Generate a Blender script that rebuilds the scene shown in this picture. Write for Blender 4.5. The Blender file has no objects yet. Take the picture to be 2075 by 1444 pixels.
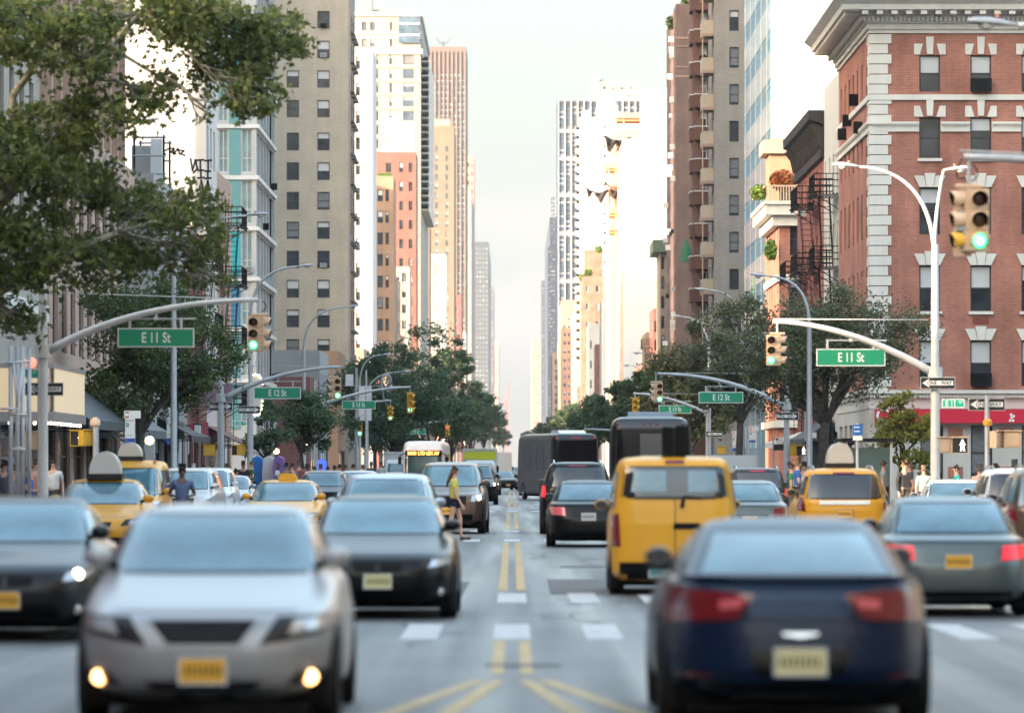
import bpy, math, random
from mathutils import Vector, Matrix
R = math.radians
rnd = random.Random(7)
S = bpy.context.scene
COL = S.collection
# ---------------------------------------------------------------- camera
F = 10700.0          # focal length in photograph pixels
CX, HY, EYE = 1037.5, 945.0, 1.75
cam = bpy.data.cameras.new('camera'); camo = bpy.data.objects.new('camera', cam); COL.objects.link(camo)
camo.location = (0, 0, EYE); camo.rotation_euler = (R(90), 0, 0)
cam.sensor_width = 36; cam.lens = F/2075*36
cam.shift_y = (HY-722)/2075
cam.clip_start = .5; cam.clip_end = 20000
cam.dof.use_dof = True; cam.dof.focus_distance = 220; cam.dof.aperture_fstop = (cam.lens/1000)/.081
S.camera = camo
S.render.resolution_x, S.render.resolution_y = 1024, 712
# ---------------------------------------------------------------- light
SUN_EL, SUN_BACK = 13.0, 55.0       # elevation; angle to the left of straight behind the camera
w = bpy.data.worlds.new("World"); S.world = w; w.use_nodes = True
nt = w.node_tree; bg = nt.nodes['Background']
EXPO = 3.35; VEIL = 1/(2**EXPO*.15)      # the low veil of cloud is about as bright as the exposure's white
sky = nt.nodes.new('ShaderNodeTexSky'); sky.sky_type = 'NISHITA'; sky.sun_disc = False
sun_dir = Vector((-math.sin(R(SUN_BACK)), -math.cos(R(SUN_BACK)), math.tan(R(SUN_EL)))).normalized()
sky.sun_elevation = R(SUN_EL); sky.sun_rotation = math.atan2(sun_dir.x, sun_dir.y)
sky.air_density = 1.0; sky.dust_density = 3.2; sky.ozone_density = 1.0; sky.altitude = 20
def wn(t, **k):
    n = nt.nodes.new(t)
    for a, b_ in k.items(): setattr(n, a, b_)
    return n
# a thin veil of pale cloud low in the sky, with one soft pinkish bank near the horizon
tcw = wn('ShaderNodeTexCoord'); sep = wn('ShaderNodeSeparateXYZ'); nt.links.new(tcw.outputs['Generated'], sep.inputs[0])
ramp = wn('ShaderNodeMapRange', interpolation_type='SMOOTHSTEP'); ramp.inputs[1].default_value = .55; ramp.inputs[2].default_value = .0; ramp.inputs[3].default_value = .10; ramp.inputs[4].default_value = .93
nt.links.new(sep.outputs[2], ramp.inputs[0])
veil = wn('ShaderNodeValToRGB'); vm = wn('ShaderNodeMapRange'); vm.inputs[1].default_value = 0; vm.inputs[2].default_value = .12; nt.links.new(sep.outputs[2], vm.inputs[0]); nt.links.new(vm.outputs[0], veil.inputs[0])
VK = .84
veil.color_ramp.elements[0].color = (.80*VK, .73*VK, .64*VK, 1); veil.color_ramp.elements[1].color = (.53*VK, .65*VK, .75*VK, 1)
e_ = veil.color_ramp.elements.new(.35); e_.color = (.66*VK, .72*VK, .74*VK, 1)
e_ = veil.color_ramp.elements.new(.6); e_.color = (.59*VK, .69*VK, .75*VK, 1)
vs_ = wn('ShaderNodeVectorMath', operation='SCALE'); nt.links.new(veil.outputs[0], vs_.inputs[0]); vs_.inputs[3].default_value = VEIL
mpw = wn('ShaderNodeMapping'); mpw.inputs['Scale'].default_value = (24, 4, 46); nzw = wn('ShaderNodeTexNoise'); nzw.inputs['Scale'].default_value = 1.0; nzw.inputs['Detail'].default_value = 7
nt.links.new(tcw.outputs['Generated'], mpw.inputs[0]); nt.links.new(mpw.outputs[0], nzw.inputs[0])
cm = wn('ShaderNodeMapRange', interpolation_type='SMOOTHSTEP'); cm.inputs[1].default_value = .40; cm.inputs[2].default_value = .56; cm.inputs[4].default_value = .45; nt.links.new(nzw.outputs[0], cm.inputs[0])
hm_ = wn('ShaderNodeMapRange', interpolation_type='SMOOTHSTEP'); hm_.inputs[1].default_value = .056; hm_.inputs[2].default_value = .044; nt.links.new(sep.outputs[2], hm_.inputs[0])
cmul = wn('ShaderNodeMath', operation='MULTIPLY'); nt.links.new(cm.outputs[0], cmul.inputs[0]); nt.links.new(hm_.outputs[0], cmul.inputs[1])
cl_ = wn('ShaderNodeMixRGB'); nt.links.new(cmul.outputs[0], cl_.inputs[0]); nt.links.new(vs_.outputs[0], cl_.inputs[1]); cl_.inputs[2].default_value = (.90*VEIL, .78*VEIL, .73*VEIL, 1)
mixw = wn('ShaderNodeMixRGB'); nt.links.new(ramp.outputs[0], mixw.inputs[0]); tint = wn('ShaderNodeMixRGB', blend_type='MULTIPLY'); tint.inputs[0].default_value = 1; tint.inputs[2].default_value = (1.10, 1, .84, 1); nt.links.new(sky.outputs[0], tint.inputs[1]); nt.links.new(tint.outputs[0], mixw.inputs[1]); nt.links.new(cl_.outputs[0], mixw.inputs[2])
nt.links.new(mixw.outputs[0], bg.inputs[0]); bg.inputs[1].default_value = .15
sl = bpy.data.lights.new('sun', 'SUN'); sl.energy = 2.0; sl.angle = R(.5); sl.color = (.78, .61, .46)
so = bpy.data.objects.new('sun', sl); COL.objects.link(so)
so.rotation_euler = sun_dir.to_track_quat('Z', 'Y').to_euler(); so.location = (0, 0, 100)
S.view_settings.view_transform = 'Standard'; S.view_settings.look = 'None'
S.view_settings.exposure = EXPO; S.view_settings.gamma = 1
S.render.engine = 'CYCLES'; S.cycles.max_bounces = 6; S.cycles.diffuse_bounces = 3; S.cycles.glossy_bounces = 3
S.cycles.transmission_bounces = 3; S.cycles.transparent_max_bounces = 8
S.cycles.use_denoising = True; S.cycles.caustics_reflective = False; S.cycles.caustics_refractive = False
try: S.cycles.denoiser = 'OPENIMAGEDENOISE'
except Exception: pass
S.cycles.sample_clamp_indirect = 4
# ---------------------------------------------------------------- helpers
def px(x, D): return (x-CX)*D/F
def pz(y, D): return EYE+(HY-y)*D/F
def P(x, y, D): return Vector((px(x, D), D, pz(y, D)))

_m = {}
def nodes(m): return m.node_tree.nodes, m.node_tree.links
def mat(name, col, rough=.7, metal=0., var=.12, scale=1.5, spec=.5, emit=None, es=0., coat=0., bump=0., streak=False, alpha=None):
    if name in _m: return _m[name]
    m = bpy.data.materials.new(name); m.use_nodes = True; N, L = nodes(m); b = N['Principled BSDF']
    b.inputs['Roughness'].default_value = rough; b.inputs['Metallic'].default_value = metal
    b.inputs['Specular IOR Level'].default_value = spec; b.inputs['Coat Weight'].default_value = coat
    b.inputs['Coat Roughness'].default_value = .06
    if emit: b.inputs['Emission Color'].default_value = (*emit, 1); b.inputs['Emission Strength'].default_value = es
    b.inputs['Base Color'].default_value = (*col, 1)
    if var > 0:
        tc = N.new('ShaderNodeTexCoord'); mp = N.new('ShaderNodeMapping'); nz = N.new('ShaderNodeTexNoise')
        mp.inputs['Scale'].default_value = (1, 1, .18) if streak else (1, 1, 1)
        nz.inputs['Scale'].default_value = scale; nz.inputs['Detail'].default_value = 6; nz.inputs['Roughness'].default_value = .65
        L.new(tc.outputs['Object'], mp.inputs[0]); L.new(mp.outputs[0], nz.inputs[0])
        mx = N.new('ShaderNodeMixRGB'); mx.blend_type = 'MULTIPLY'; mx.inputs[0].default_value = 1
        mr = N.new('ShaderNodeMapRange'); mr.inputs[1].default_value = .3; mr.inputs[2].default_value = .7
        mr.inputs[3].default_value = 1-var; mr.inputs[4].default_value = 1+var*.6
        L.new(nz.outputs[0], mr.inputs[0]); mx.inputs[1].default_value = (*col, 1); L.new(mr.outputs[0], mx.inputs[2])
        L.new(mx.outputs[0], b.inputs['Base Color'])
        if bump:
            bp = N.new('ShaderNodeBump'); bp.inputs['Strength'].default_value = bump
            L.new(nz.outputs[0], bp.inputs['Height']); L.new(bp.outputs[0], b.inputs['Normal'])
    _m[name] = m; return m
def brickmat(name, c1, c2, mortar, bw=.21, bh=.075, ms=.012, big=.18):
    if name in _m: return _m[name]
    m = bpy.data.materials.new(name); m.use_nodes = True; N, L = nodes(m); b = N['Principled BSDF']
    b.inputs['Roughness'].default_value = .85; b.inputs['Specular IOR Level'].default_value = .25
    uv = N.new('ShaderNodeUVMap'); br = N.new('ShaderNodeTexBrick')
    br.inputs['Color1'].default_value = (*c1, 1); br.inputs['Color2'].default_value = (*c2, 1); br.inputs['Mortar'].default_value = (*mortar, 1)
    br.inputs['Scale'].default_value = 1; br.inputs['Brick Width'].default_value = bw; br.inputs['Row Height'].default_value = bh
    br.inputs['Mortar Size'].default_value = ms; br.inputs['Bias'].default_value = -.2
    L.new(uv.outputs[0], br.inputs[0])
    mx = N.new('ShaderNodeMixRGB'); mx.blend_type = 'MULTIPLY'; mx.inputs[0].default_value = 1
    def nz(sc, lo, hi, map_=None):
        n = N.new('ShaderNodeTexNoise'); n.inputs['Scale'].default_value = sc; n.inputs['Detail'].default_value = 5
        if map_:
            mp = N.new('ShaderNodeMapping'); mp.inputs['Scale'].default_value = map_; L.new(uv.outputs[0], mp.inputs[0]); L.new(mp.outputs[0], n.inputs[0])
        else: L.new(uv.outputs[0], n.inputs[0])
        r = N.new('ShaderNodeMapRange'); r.inputs[1].default_value = .3; r.inputs[2].default_value = .7; r.inputs[3].default_value = lo; r.inputs[4].default_value = hi
        L.new(n.outputs[0], r.inputs[0]); return r
    a = nz(.45, 1-big, 1+big*.6); c = nz(1.2, 1-big*.6, 1+big*.4, (1.6, .16, 1)); d = nz(3, .93, 1.07, (.3, 9, 1))
    mm = N.new('ShaderNodeMath'); mm.operation = 'MULTIPLY'; L.new(a.outputs[0], mm.inputs[0]); L.new(c.outputs[0], mm.inputs[1])
    m3 = N.new('ShaderNodeMath'); m3.operation = 'MULTIPLY'; L.new(mm.outputs[0], m3.inputs[0]); L.new(d.outputs[0], m3.inputs[1])
    L.new(br.outputs[0], mx.inputs[1]); L.new(m3.outputs[0], mx.inputs[2]); L.new(mx.outputs[0], b.inputs['Base Color'])
    _m[name] = m; return m
def glassmat(name, c, spec=.5, rough=.06, ior=1.5, vary=.5, metal=0.):
    """window glass seen from outside: dark interior behind a clean reflecting surface, each pane a little different"""
    if name in _m: return _m[name]
    m = bpy.data.materials.new(name); m.use_nodes = True; N, L = nodes(m); b = N['Principled BSDF']
    b.inputs['Roughness'].default_value = rough; b.inputs['IOR'].default_value = ior; b.inputs['Specular IOR Level'].default_value = spec
    b.inputs['Metallic'].default_value = metal
    oi = N.new('ShaderNodeObjectInfo'); tc = N.new('ShaderNodeTexCoord'); nz = N.new('ShaderNodeTexNoise')
    nz.noise_dimensions = '4D'; nz.inputs['Scale'].default_value = 1.1
    mu = N.new('ShaderNodeMath'); mu.operation = 'MULTIPLY'; mu.inputs[1].default_value = 90; L.new(oi.outputs['Random'], mu.inputs[0])
    L.new(tc.outputs['Object'], nz.inputs[0]); L.new(mu.outputs[0], nz.inputs['W'])
    r = N.new('ShaderNodeMapRange'); r.inputs[1].default_value = .3; r.inputs[2].default_value = .7; r.inputs[3].default_value = 1-vary; r.inputs[4].default_value = 1+vary
    L.new(nz.outputs[0], r.inputs[0])
    mx = N.new('ShaderNodeMixRGB'); mx.blend_type = 'MULTIPLY'; mx.inputs[0].default_value = 1; mx.inputs[1].default_value = (*c, 1)
    L.new(r.outputs[0], mx.inputs[2]); L.new(mx.outputs[0], b.inputs['Base Color'])
    _m[name] = m; return m

class MB:
    def __init__(s): s.v = []; s.f = []; s.mi = []; s.uv = []; s.mats = []
    def m(s, material):
        if material not in s.mats: s.mats.append(material)
        return s.mats.index(material)
    def face(s, pts, material, uv=None):
        n = len(s.v); s.v += [tuple(p) for p in pts]; s.f.append(tuple(range(n, n+len(pts)))); s.mi.append(s.m(material)); s.uv.append(uv)
    def idx(s, verts, faces, material, uvs=None):
        n = len(s.v); s.v += [tuple(p) for p in verts]; k = s.m(material)
        for i, f in enumerate(faces): s.f.append(tuple(n+q for q in f)); s.mi.append(k); s.uv.append(uvs[i] if uvs else None)
    def box(s, x0, x1, y0, y1, z0, z1, material, M=None):
        c = [Vector(p) for p in ((x0,y0,z0),(x1,y0,z0),(x1,y1,z0),(x0,y1,z0),(x0,y0,z1),(x1,y0,z1),(x1,y1,z1),(x0,y1,z1))]
        lx, ly, lz = x1-x0, y1-y0, z1-z0
        if M: c = [M @ p for p in c]
        fs = [(0,3,2,1),(4,5,6,7),(0,1,5,4),(1,2,6,5),(2,3,7,6),(3,0,4,7)]
        uv = [[(x0,y0),(x0,y1),(x1,y1),(x1,y0)],[(x0,y0),(x1,y0),(x1,y1),(x0,y1)],[(x0,z0),(x1,z0),(x1,z1),(x0,z1)],
              [(y0,z0),(y1,z0),(y1,z1),(y0,z1)],[(x1,z0),(x0,z0),(x0,z1),(x1,z1)],[(y1,z0),(y0,z0),(y0,z1),(y1,z1)]]
        s.idx(c, fs, material, uv)
    def prism(s, poly, h0, h1, material, M=None, axis='y'):
        """poly in (x,z) extruded along y from h0 to h1 (axis y) or in (x,y) extruded along z, or (y,z) along x"""
        def q(a, b, h): return {'y': (a, h, b), 'z': (a, b, h), 'x': (h, a, b)}[axis]
        n = len(poly); vs = [Vector(q(a, b, h0)) for a, b in poly]+[Vector(q(a, b, h1)) for a, b in poly]
        if M: vs = [M @ p for p in vs]
        fs = [tuple(range(n))[::-1], tuple(range(n, 2*n))]+[(i, (i+1) % n, n+(i+1) % n, n+i) for i in range(n)]
        s.idx(vs, fs, material)
    def tube(s, pts, rad, material, seg=8, M=None, caps=True):
        pts = [Vector(p) for p in pts]; n = len(pts)
        if not hasattr(rad, '__len__'): rad = [rad]*n
        vs = []; up = None
        for i, p in enumerate(pts):
            d = (pts[min(i+1, n-1)]-pts[max(i-1, 0)])
            d = d.normalized() if d.length > 1e-9 else Vector((0, 0, 1))
            if up is None: up = d.orthogonal().normalized()
            else:
                up = up-d*up.dot(d); up = up.normalized() if up.length > 1e-6 else d.orthogonal().normalized()
            sd = d.cross(up)
            for k in range(seg):
                a = 2*math.pi*k/seg; vs.append(p+(up*math.cos(a)+sd*math.sin(a))*rad[i])
        if M: vs = [M @ p for p in vs]
        fs = [(i*seg+k, i*seg+(k+1) % seg, (i+1)*seg+(k+1) % seg, (i+1)*seg+k) for i in range(n-1) for k in range(seg)]
        if caps: fs += [tuple(range(seg))[::-1], tuple(range((n-1)*seg, n*seg))]
        s.idx(vs, fs, material)
    def lathe(s, prof, material, seg=20, M=None, axis='z'):
        """prof list of (r, h); axis z or y"""
        vs = []
        for r, h in prof:
            for k in range(seg):
                a = 2*math.pi*k/seg; c, d = r*math.cos(a), r*math.sin(a)
                vs.append(Vector((c, d, h)) if axis == 'z' else Vector((c, h, d)) if axis == 'y' else Vector((h, c, d)))
        if M: vs = [M @ p for p in vs]
        n = len(prof); fs = [(i*seg+k, i*seg+(k+1) % seg, (i+1)*seg+(k+1) % seg, (i+1)*seg+k) for i in range(n-1) for k in range(seg)]
        fs += [tuple(range(seg))[::-1], tuple(range((n-1)*seg, n*seg))]
        s.idx(vs, fs, material)
    def build(s, name, parent=None, smooth=False, loc=None, rot=None, weld=False):
        me = bpy.data.meshes.new(name); me.from_pydata(s.v, [], s.f)
        for m_ in s.mats: me.materials.append(m_)
        me.polygons.foreach_set('material_index', s.mi)
        if any(u is not None for u in s.uv):
            l = me.uv_layers.new(name='UVMap'); k = 0; d = []
            for f, u in zip(s.f, s.uv):
                if u is None: d += [0., 0.]*len(f)
                else:
                    for a in u: d += [a[0], a[1]]
            l.data.foreach_set('uv', d)
        if smooth: me.polygons.foreach_set('use_smooth', [True]*len(s.f))
        me.update()
        o = bpy.data.objects.new(name, me); COL.objects.link(o)
        if parent: o.parent = parent
        if loc is not None: o.location = loc
        if rot is not None: o.rotation_euler = (0, 0, rot)
        if smooth == 'auto':
            try: me.set_sharp_from_angle(angle=R(40))
            except Exception: pass
        return o
def thing(name, label, cat, loc=(0, 0, 0), rot=0, group=None):
    o = bpy.data.objects.new(name, None); COL.objects.link(o); o.location = loc; o.rotation_euler = (0, 0, rot)
    o.empty_display_size = .3; o['label'] = label; o['category'] = cat
    if group: o['group'] = group
    return o
def tag(o, label, cat, group=None, kind=None):
    if label: o['label'] = label
    if cat: o['category'] = cat
    if group: o['group'] = group
    if kind: o['kind'] = kind
    return o
def struct(o): o['kind'] = 'structure'; return o
def put(src, parent, loc, rot=0):
    """copy of a part with its sub-parts, for repeats that share mesh data"""
    c = src.copy(); COL.objects.link(c); c.parent = parent; c.location = loc; c.rotation_euler = (0, 0, rot)
    for k in KIDS.get(src.name, []):
        d = k.copy(); COL.objects.link(d); d.parent = c
    return c
KIDS = {}
GR = (.30, .31, .32)
M_ = dict(
 asphalt=None,
 galv=mat('galvanised', (.42, .44, .46), .5, .35, .15, 3), pale=mat('pale_paint_steel', (.55, .56, .56), .45, .1, .12, 3),
 dark=mat('dark_metal', (.008, .008, .009), .6, .1, .1, spec=.25), black=mat('black_plastic', (.003, .003, .0035), .5, 0, 0, spec=.15),
 yel=mat('signal_yellow', (.62, .36, .03), .5, 0, .1), tan=mat('signal_tan', (.60, .43, .29), .5, 0, .1),
 white=mat('white_paint', (.75, .75, .74), .5, 0, .05), cream=mat('cream_stone', (.62, .59, .52), .8, 0, .12, .8, streak=True),
 roof=mat('roof_felt', (.12, .115, .11), .9, 0, .2), chrome=mat('chrome', (.6, .62, .64), .15, 1, 0),
)
TMP = bpy.data.scenes.new('workbench'); TCOL = TMP.collection; TVL = TMP.view_layers[0]
def textmesh(txt, size, material, M, bold=0., sx=1., extrude=.004, mb=None, mono=None):
    cu = bpy.data.curves.new('t', 'FONT'); cu.body = txt; cu.size = size; cu.align_x = 'CENTER'; cu.align_y = 'CENTER'
    cu.offset = bold; cu.extrude = extrude; cu.resolution_u = 3
    o = bpy.data.objects.new('t', cu); TCOL.objects.link(o); TVL.update()
    dg = TVL.depsgraph; dg.update(); me = o.evaluated_get(dg).to_mesh()
    T = M @ Matrix.Rotation(R(90), 4, 'X') @ Matrix.Diagonal((sx, 1, 1, 1))
    mb.idx([T @ v.co for v in me.vertices], [tuple(p.vertices) for p in me.polygons], material)
    o.evaluated_get(dg).to_mesh_clear(); bpy.data.objects.remove(o); bpy.data.curves.remove(cu)
# ================================================================ ground, road, pavements
def asphalt():
    m = mat('asphalt', (.080, .081, .083), .75, 0, .32, .35); N, L = nodes(m)
    b = N['Principled BSDF']; tc = N.new('ShaderNodeTexCoord')
    n2 = N.new('ShaderNodeTexNoise'); n2.inputs['Scale'].default_value = 60; L.new(tc.outputs['Object'], n2.inputs[0])
    bp = N.new('ShaderNodeBump'); bp.inputs['Strength'].default_value = .25; bp.inputs['Distance'].default_value = .02
    L.new(n2.outputs[0], bp.inputs['Height']); L.new(bp.outputs[0], b.inputs['Normal'])
    # tyre-worn tracks and oil-dark lane centres, along the lanes
    mq = N.new('ShaderNodeMapping'); mq.inputs['Scale'].default_value = (.85, .012, 1); n4 = N.new('ShaderNodeTexNoise'); n4.inputs['Scale'].default_value = 1; n4.inputs['Detail'].default_value = 3; L.new(tc.outputs['Object'], mq.inputs[0]); L.new(mq.outputs[0], n4.inputs[0])
    r4 = N.new('ShaderNodeMapRange'); r4.inputs[1].default_value = .38; r4.inputs[2].default_value = .62; r4.inputs[3].default_value = .70; r4.inputs[4].default_value = 1.18; L.new(n4.outputs[0], r4.inputs[0])
    old = b.inputs['Base Color'].links[0].from_socket; mm = N.new('ShaderNodeMixRGB'); mm.blend_type = 'MULTIPLY'; mm.inputs[0].default_value = 1; L.new(old, mm.inputs[1]); L.new(r4.outputs[0], mm.inputs[2]); L.new(mm.outputs[0], b.inputs['Base Color'])
    mp = N.new('ShaderNodeMapping'); mp.inputs['Scale'].default_value = (1.3, .02, 1); n3 = N.new('ShaderNodeTexNoise'); n3.inputs['Scale'].default_value = 1.0
    L.new(tc.outputs['Object'], mp.inputs[0]); L.new(mp.outputs[0], n3.inputs[0])
    r = N.new('ShaderNodeMapRange'); r.inputs[1].default_value = .35; r.inputs[2].default_value = .65; r.inputs[3].default_value = .34; r.inputs[4].default_value = .6
    L.new(n3.outputs[0], r.inputs[0]); L.new(r.outputs[0], b.inputs['Roughness'])
    return m
AS = asphalt()
YLINE = mat('yellow_road_paint', (.46, .33, .15), .7, 0, .45, 5); WLINE = mat('white_road_paint', (.46, .47, .47), .7, 0, .45, 5)
CONC = mat('pavement_concrete', (.30, .29, .28), .85, 0, .15, .8)
GRD = mat('ground_earth', (.16, .155, .15), .9, 0, .2, .02)
b = MB(); b.box(-4000, 4000, -600, 9000, -.5, -.02, GRD); struct(b.build('ground'))
b = MB(); b.box(-10.7, 10.7, -150, 7000, -.3, 0, AS); struct(b.build('road'))
# cross streets: (start, end) between building lines
CROSS = [(53, 74), (124, 142), (206, 224), (286, 304), (366, 397)]
CROSS += [(447+80*i, 465+80*i) for i in range(32)]
b = MB()
for a, c in CROSS:
    for s in (-1, 1): b.box(min(s*10.7, s*400), max(s*10.7, s*400), a+4.5, c-4.5, -.3, 0.0, AS)
struct(b.build('cross_streets'))
b = MB(); prev = -150
for a, c in CROSS+[(7000, 7010)]:
    for s in (-1, 1):
        b.box(min(s*10.72, s*60), max(s*10.72, s*60), prev-4.4 if prev > -150 else prev, a+4.4, -.2, .14, CONC)
    prev = c
struct(b.build('pavement'))
# painted markings
b = MB()
def flat(mb, pts, m, z=.005): mb.face([(x, y, z) for x, y in pts], m)
segs = [(74.5, 121.5), (148, 203), (229, 283), (309, 363)]+[(CROSS[i][1]+6, CROSS[i+1][0]-4) for i in range(4, 30)]
for y0, y1 in segs:
    for s in (-1, 1): flat(b, [(s*.13-.065, y0), (s*.13+.065, y0), (s*.13+.065, y1), (s*.13-.065, y1)], YLINE)
for s in (-1, 1): flat(b, [(s*.125-.055, 44.5), (s*.125+.055, 44.5), (s*.125+.055, 53), (s*.125-.055, 53)], YLINE)
for s in (-1, 1):
    for k in (0, 1):
        xa = .05+.155*k; xb = .36+.36*k
        flat(b, [(s*xa, 43.2), (s*(xa+.12), 43.2), (s*(xb*1.6+.16), 34), (s*(xb*1.6), 34)], YLINE)
struct(b.build('yellow_road_lines'))
b = MB()
for y0, y1 in ((53.4, 58.6), (67.8, 73), (123, 127), (140, 144.5), (205, 209), (222, 226.5), (285, 289), (302, 306), (365, 370), (394, 399)):
    k = -11
    while k <= 11:
        x = k*.95
        if abs(x) < 10.6: flat(b, [(x-.19, y0), (x+.19, y0), (x+.19, y1), (x-.19, y1)], WLINE)
        k += 1
for y0, y1 in ((76, 121), (147, 203), (230, 283), (310, 363), (403, 444), (470, 524)):
    for x in (-3.9, 3.9, -7.2, 7.2):
        yy = y0
        while yy < y1-3: flat(b, [(x-.06, yy), (x+.06, yy), (x+.06, yy+3), (x-.06, yy+3)], WLINE); yy += 9
struct(b.build('white_road_lines'))
PT = [mat('asphalt_patch_dark', (.072, .073, .075), .7, 0, .3, 1.2), mat('asphalt_patch_pale', (.10, .10, .10), .75, 0, .3, 1.2)]
rp = random.Random(5); b = MB(); spots = []
for i in range(46):
    x = rp.uniform(-9.5, 9.5); y = rp.uniform(34, 200); w_ = rp.uniform(.3, 1.3); l_ = rp.uniform(1, 9)
    if any(abs(x-a)*1.0 < (w_+c)+.1 and abs(y-b_) < (l_+d)+.1 for a, b_, c, d in spots) or abs(x) < w_+.5: continue
    spots.append((x, y, w_, l_)); b.face([(x-w_+rp.uniform(-.08, .08), y-l_, .0015), (x+w_, y-l_+rp.uniform(-.2, .2), .0015), (x+w_+rp.uniform(-.08, .08), y+l_, .0015), (x-w_, y+l_, .0015)], PT[i % 3 == 0])
struct(b.build('asphalt_patches'))
b = MB()
for i in range(26):   # tar-filled cracks
    x = rp.uniform(-9, 9); y = rp.uniform(34, 110); pts = [(x, y)]
    for k in range(rp.randint(5, 11)): pts.append((pts[-1][0]+rp.uniform(-.35, .35)*(1 if i % 2 else 2.2), pts[-1][1]+rp.uniform(.3, 1.2)*(1 if i % 2 else .25)))
    for p, q in zip(pts[:-1], pts[1:]):
        dx, dy = q[0]-p[0], q[1]-p[1]; l_ = math.hypot(dx, dy); nx, ny = -dy/l_*.02, dx/l_*.02
        b.face([(p[0]+nx, p[1]+ny, .0028), (p[0]-nx, p[1]-ny, .0028), (q[0]-nx, q[1]-ny, .0028), (q[0]+nx, q[1]+ny, .0028)][::-1], mat('crack_tar', (.022, .022, .023), .6, 0, .1))
struct(b.build('road_cracks'))
# dark median patch and manhole covers
b = MB()
for x, y in ((.1, 46.5), (-3.1, 66), (2.2, 92), (-2.4, 108)):
    b.lathe([(.34, 0), (.34, .008)], mat('manhole_iron', (.035, .033, .032), .6, .4, .2, 8), 24, Matrix.Translation((x, y, 0)))
struct(b.build('manhole_covers'))
# ================================================================ building kit
GL = {'near': glassmat('window_glass', (.035, .042, .048), .7), 'teal': glassmat('teal_glass', (.25, .36, .37), .6, .15, vary=.25),
      'blue': glassmat('blue_glass', (.08, .12, .17), .9, .05, vary=.35), 'pale': glassmat('pale_glass', (.22, .26, .27), .6, .1, vary=.3)}
FR = {'dk': mat('dark_frame', (.045, .04, .04), .5, .2, .1), 'wh': mat('white_frame', (.62, .62, .6), .5, 0, .05), 'br': mat('brown_frame', (.12, .08, .06), .6, 0, .1)}
BL = mat('window_blind', (.55, .56, .56), .8, 0, .06, 3); BL2 = mat('tan_blind', (.45, .28, .18), .8, 0, .1, 3); CUR = mat('grey_curtain', (.20, .21, .22), .9, 0, .3, 6)
_wp = {}
def win_proto(w, h, style, variant, far, fr, gl):
    """one window, local x across, y inwards, z up; origin at bottom centre of the opening in the wall plane"""
    key = (round(w, 2), round(h, 2), style, variant, far, fr, gl)
    if key in _wp: return _wp[key]
    m = MB(); t = .055 if not far else .07; d = .16; F1 = FR[fr]; G = GL[gl]
    m.box(-w/2, -w/2+t, d-.05, d+.05, 0, h, F1); m.box(w/2-t, w/2, d-.05, d+.05, 0, h, F1)
    m.box(-w/2+t, w/2-t, d-.05, d+.05, h-t, h, F1); m.box(-w/2+t, w/2-t, d-.05, d+.05, 0, t, F1)
    p = MB() if not far else m
    if style == 'hung': m.box(-w/2+t, w/2-t, d-.03, d+.05, h*.5-.03, h*.5+.03, F1)
    if style in ('hung', 'one') and variant == 3: m.box(-.02, .02, d-.02, d+.04, t, h-t, F1)
    if style == 'pair':
        m.box(-.03, .03, d-.04, d+.05, t, h-t, F1); m.box(-w/2+t, w/2-t, d-.03, d+.05, h*.33-.03, h*.33+.03, F1)
    if style == 'grid':
        for k in range(1, 4): m.box(-w/2+w*k/4-.025, -w/2+w*k/4+.025, d-.03, d+.05, t, h-t, F1)
    p.box(-w/2+t, w/2-t, d+.01, d+.02, t, h-t, G)
    q = m if far else None
    extra = []
    if variant in (1, 2, 4):
        q = MB() if not far else m
        z0 = {1: h*.5, 2: h*.66, 4: h*.12}[variant]
        q.box(-w/2+t, w/2-t, d+.002, d+.008, z0+.035, h-t-.001, BL if variant != 4 else CUR)
        if not far: extra.append(('blind', q))
    o = m.build('window'); kids = []
    if not far:
        k = p.build('pane', o); kids.append(k)
        for n, mb in extra: kids.append(mb.build(n, o))
    for x in [o]+kids: COL.objects.unlink(x)
    KIDS[o.name] = kids; _wp[key] = o
    return o
def facing(side, face, lat, width, D0, D1):
    """origin and rotation of a face; local x runs along it seen from outside left to right"""
    if face == 'S': return (Vector((-lat-width if side < 0 else lat, D0, 0)), 0)
    if side < 0: return (Vector((-lat, D0, 0)), R(90))
    return (Vector((lat, D1, 0)), R(-90))
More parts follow.
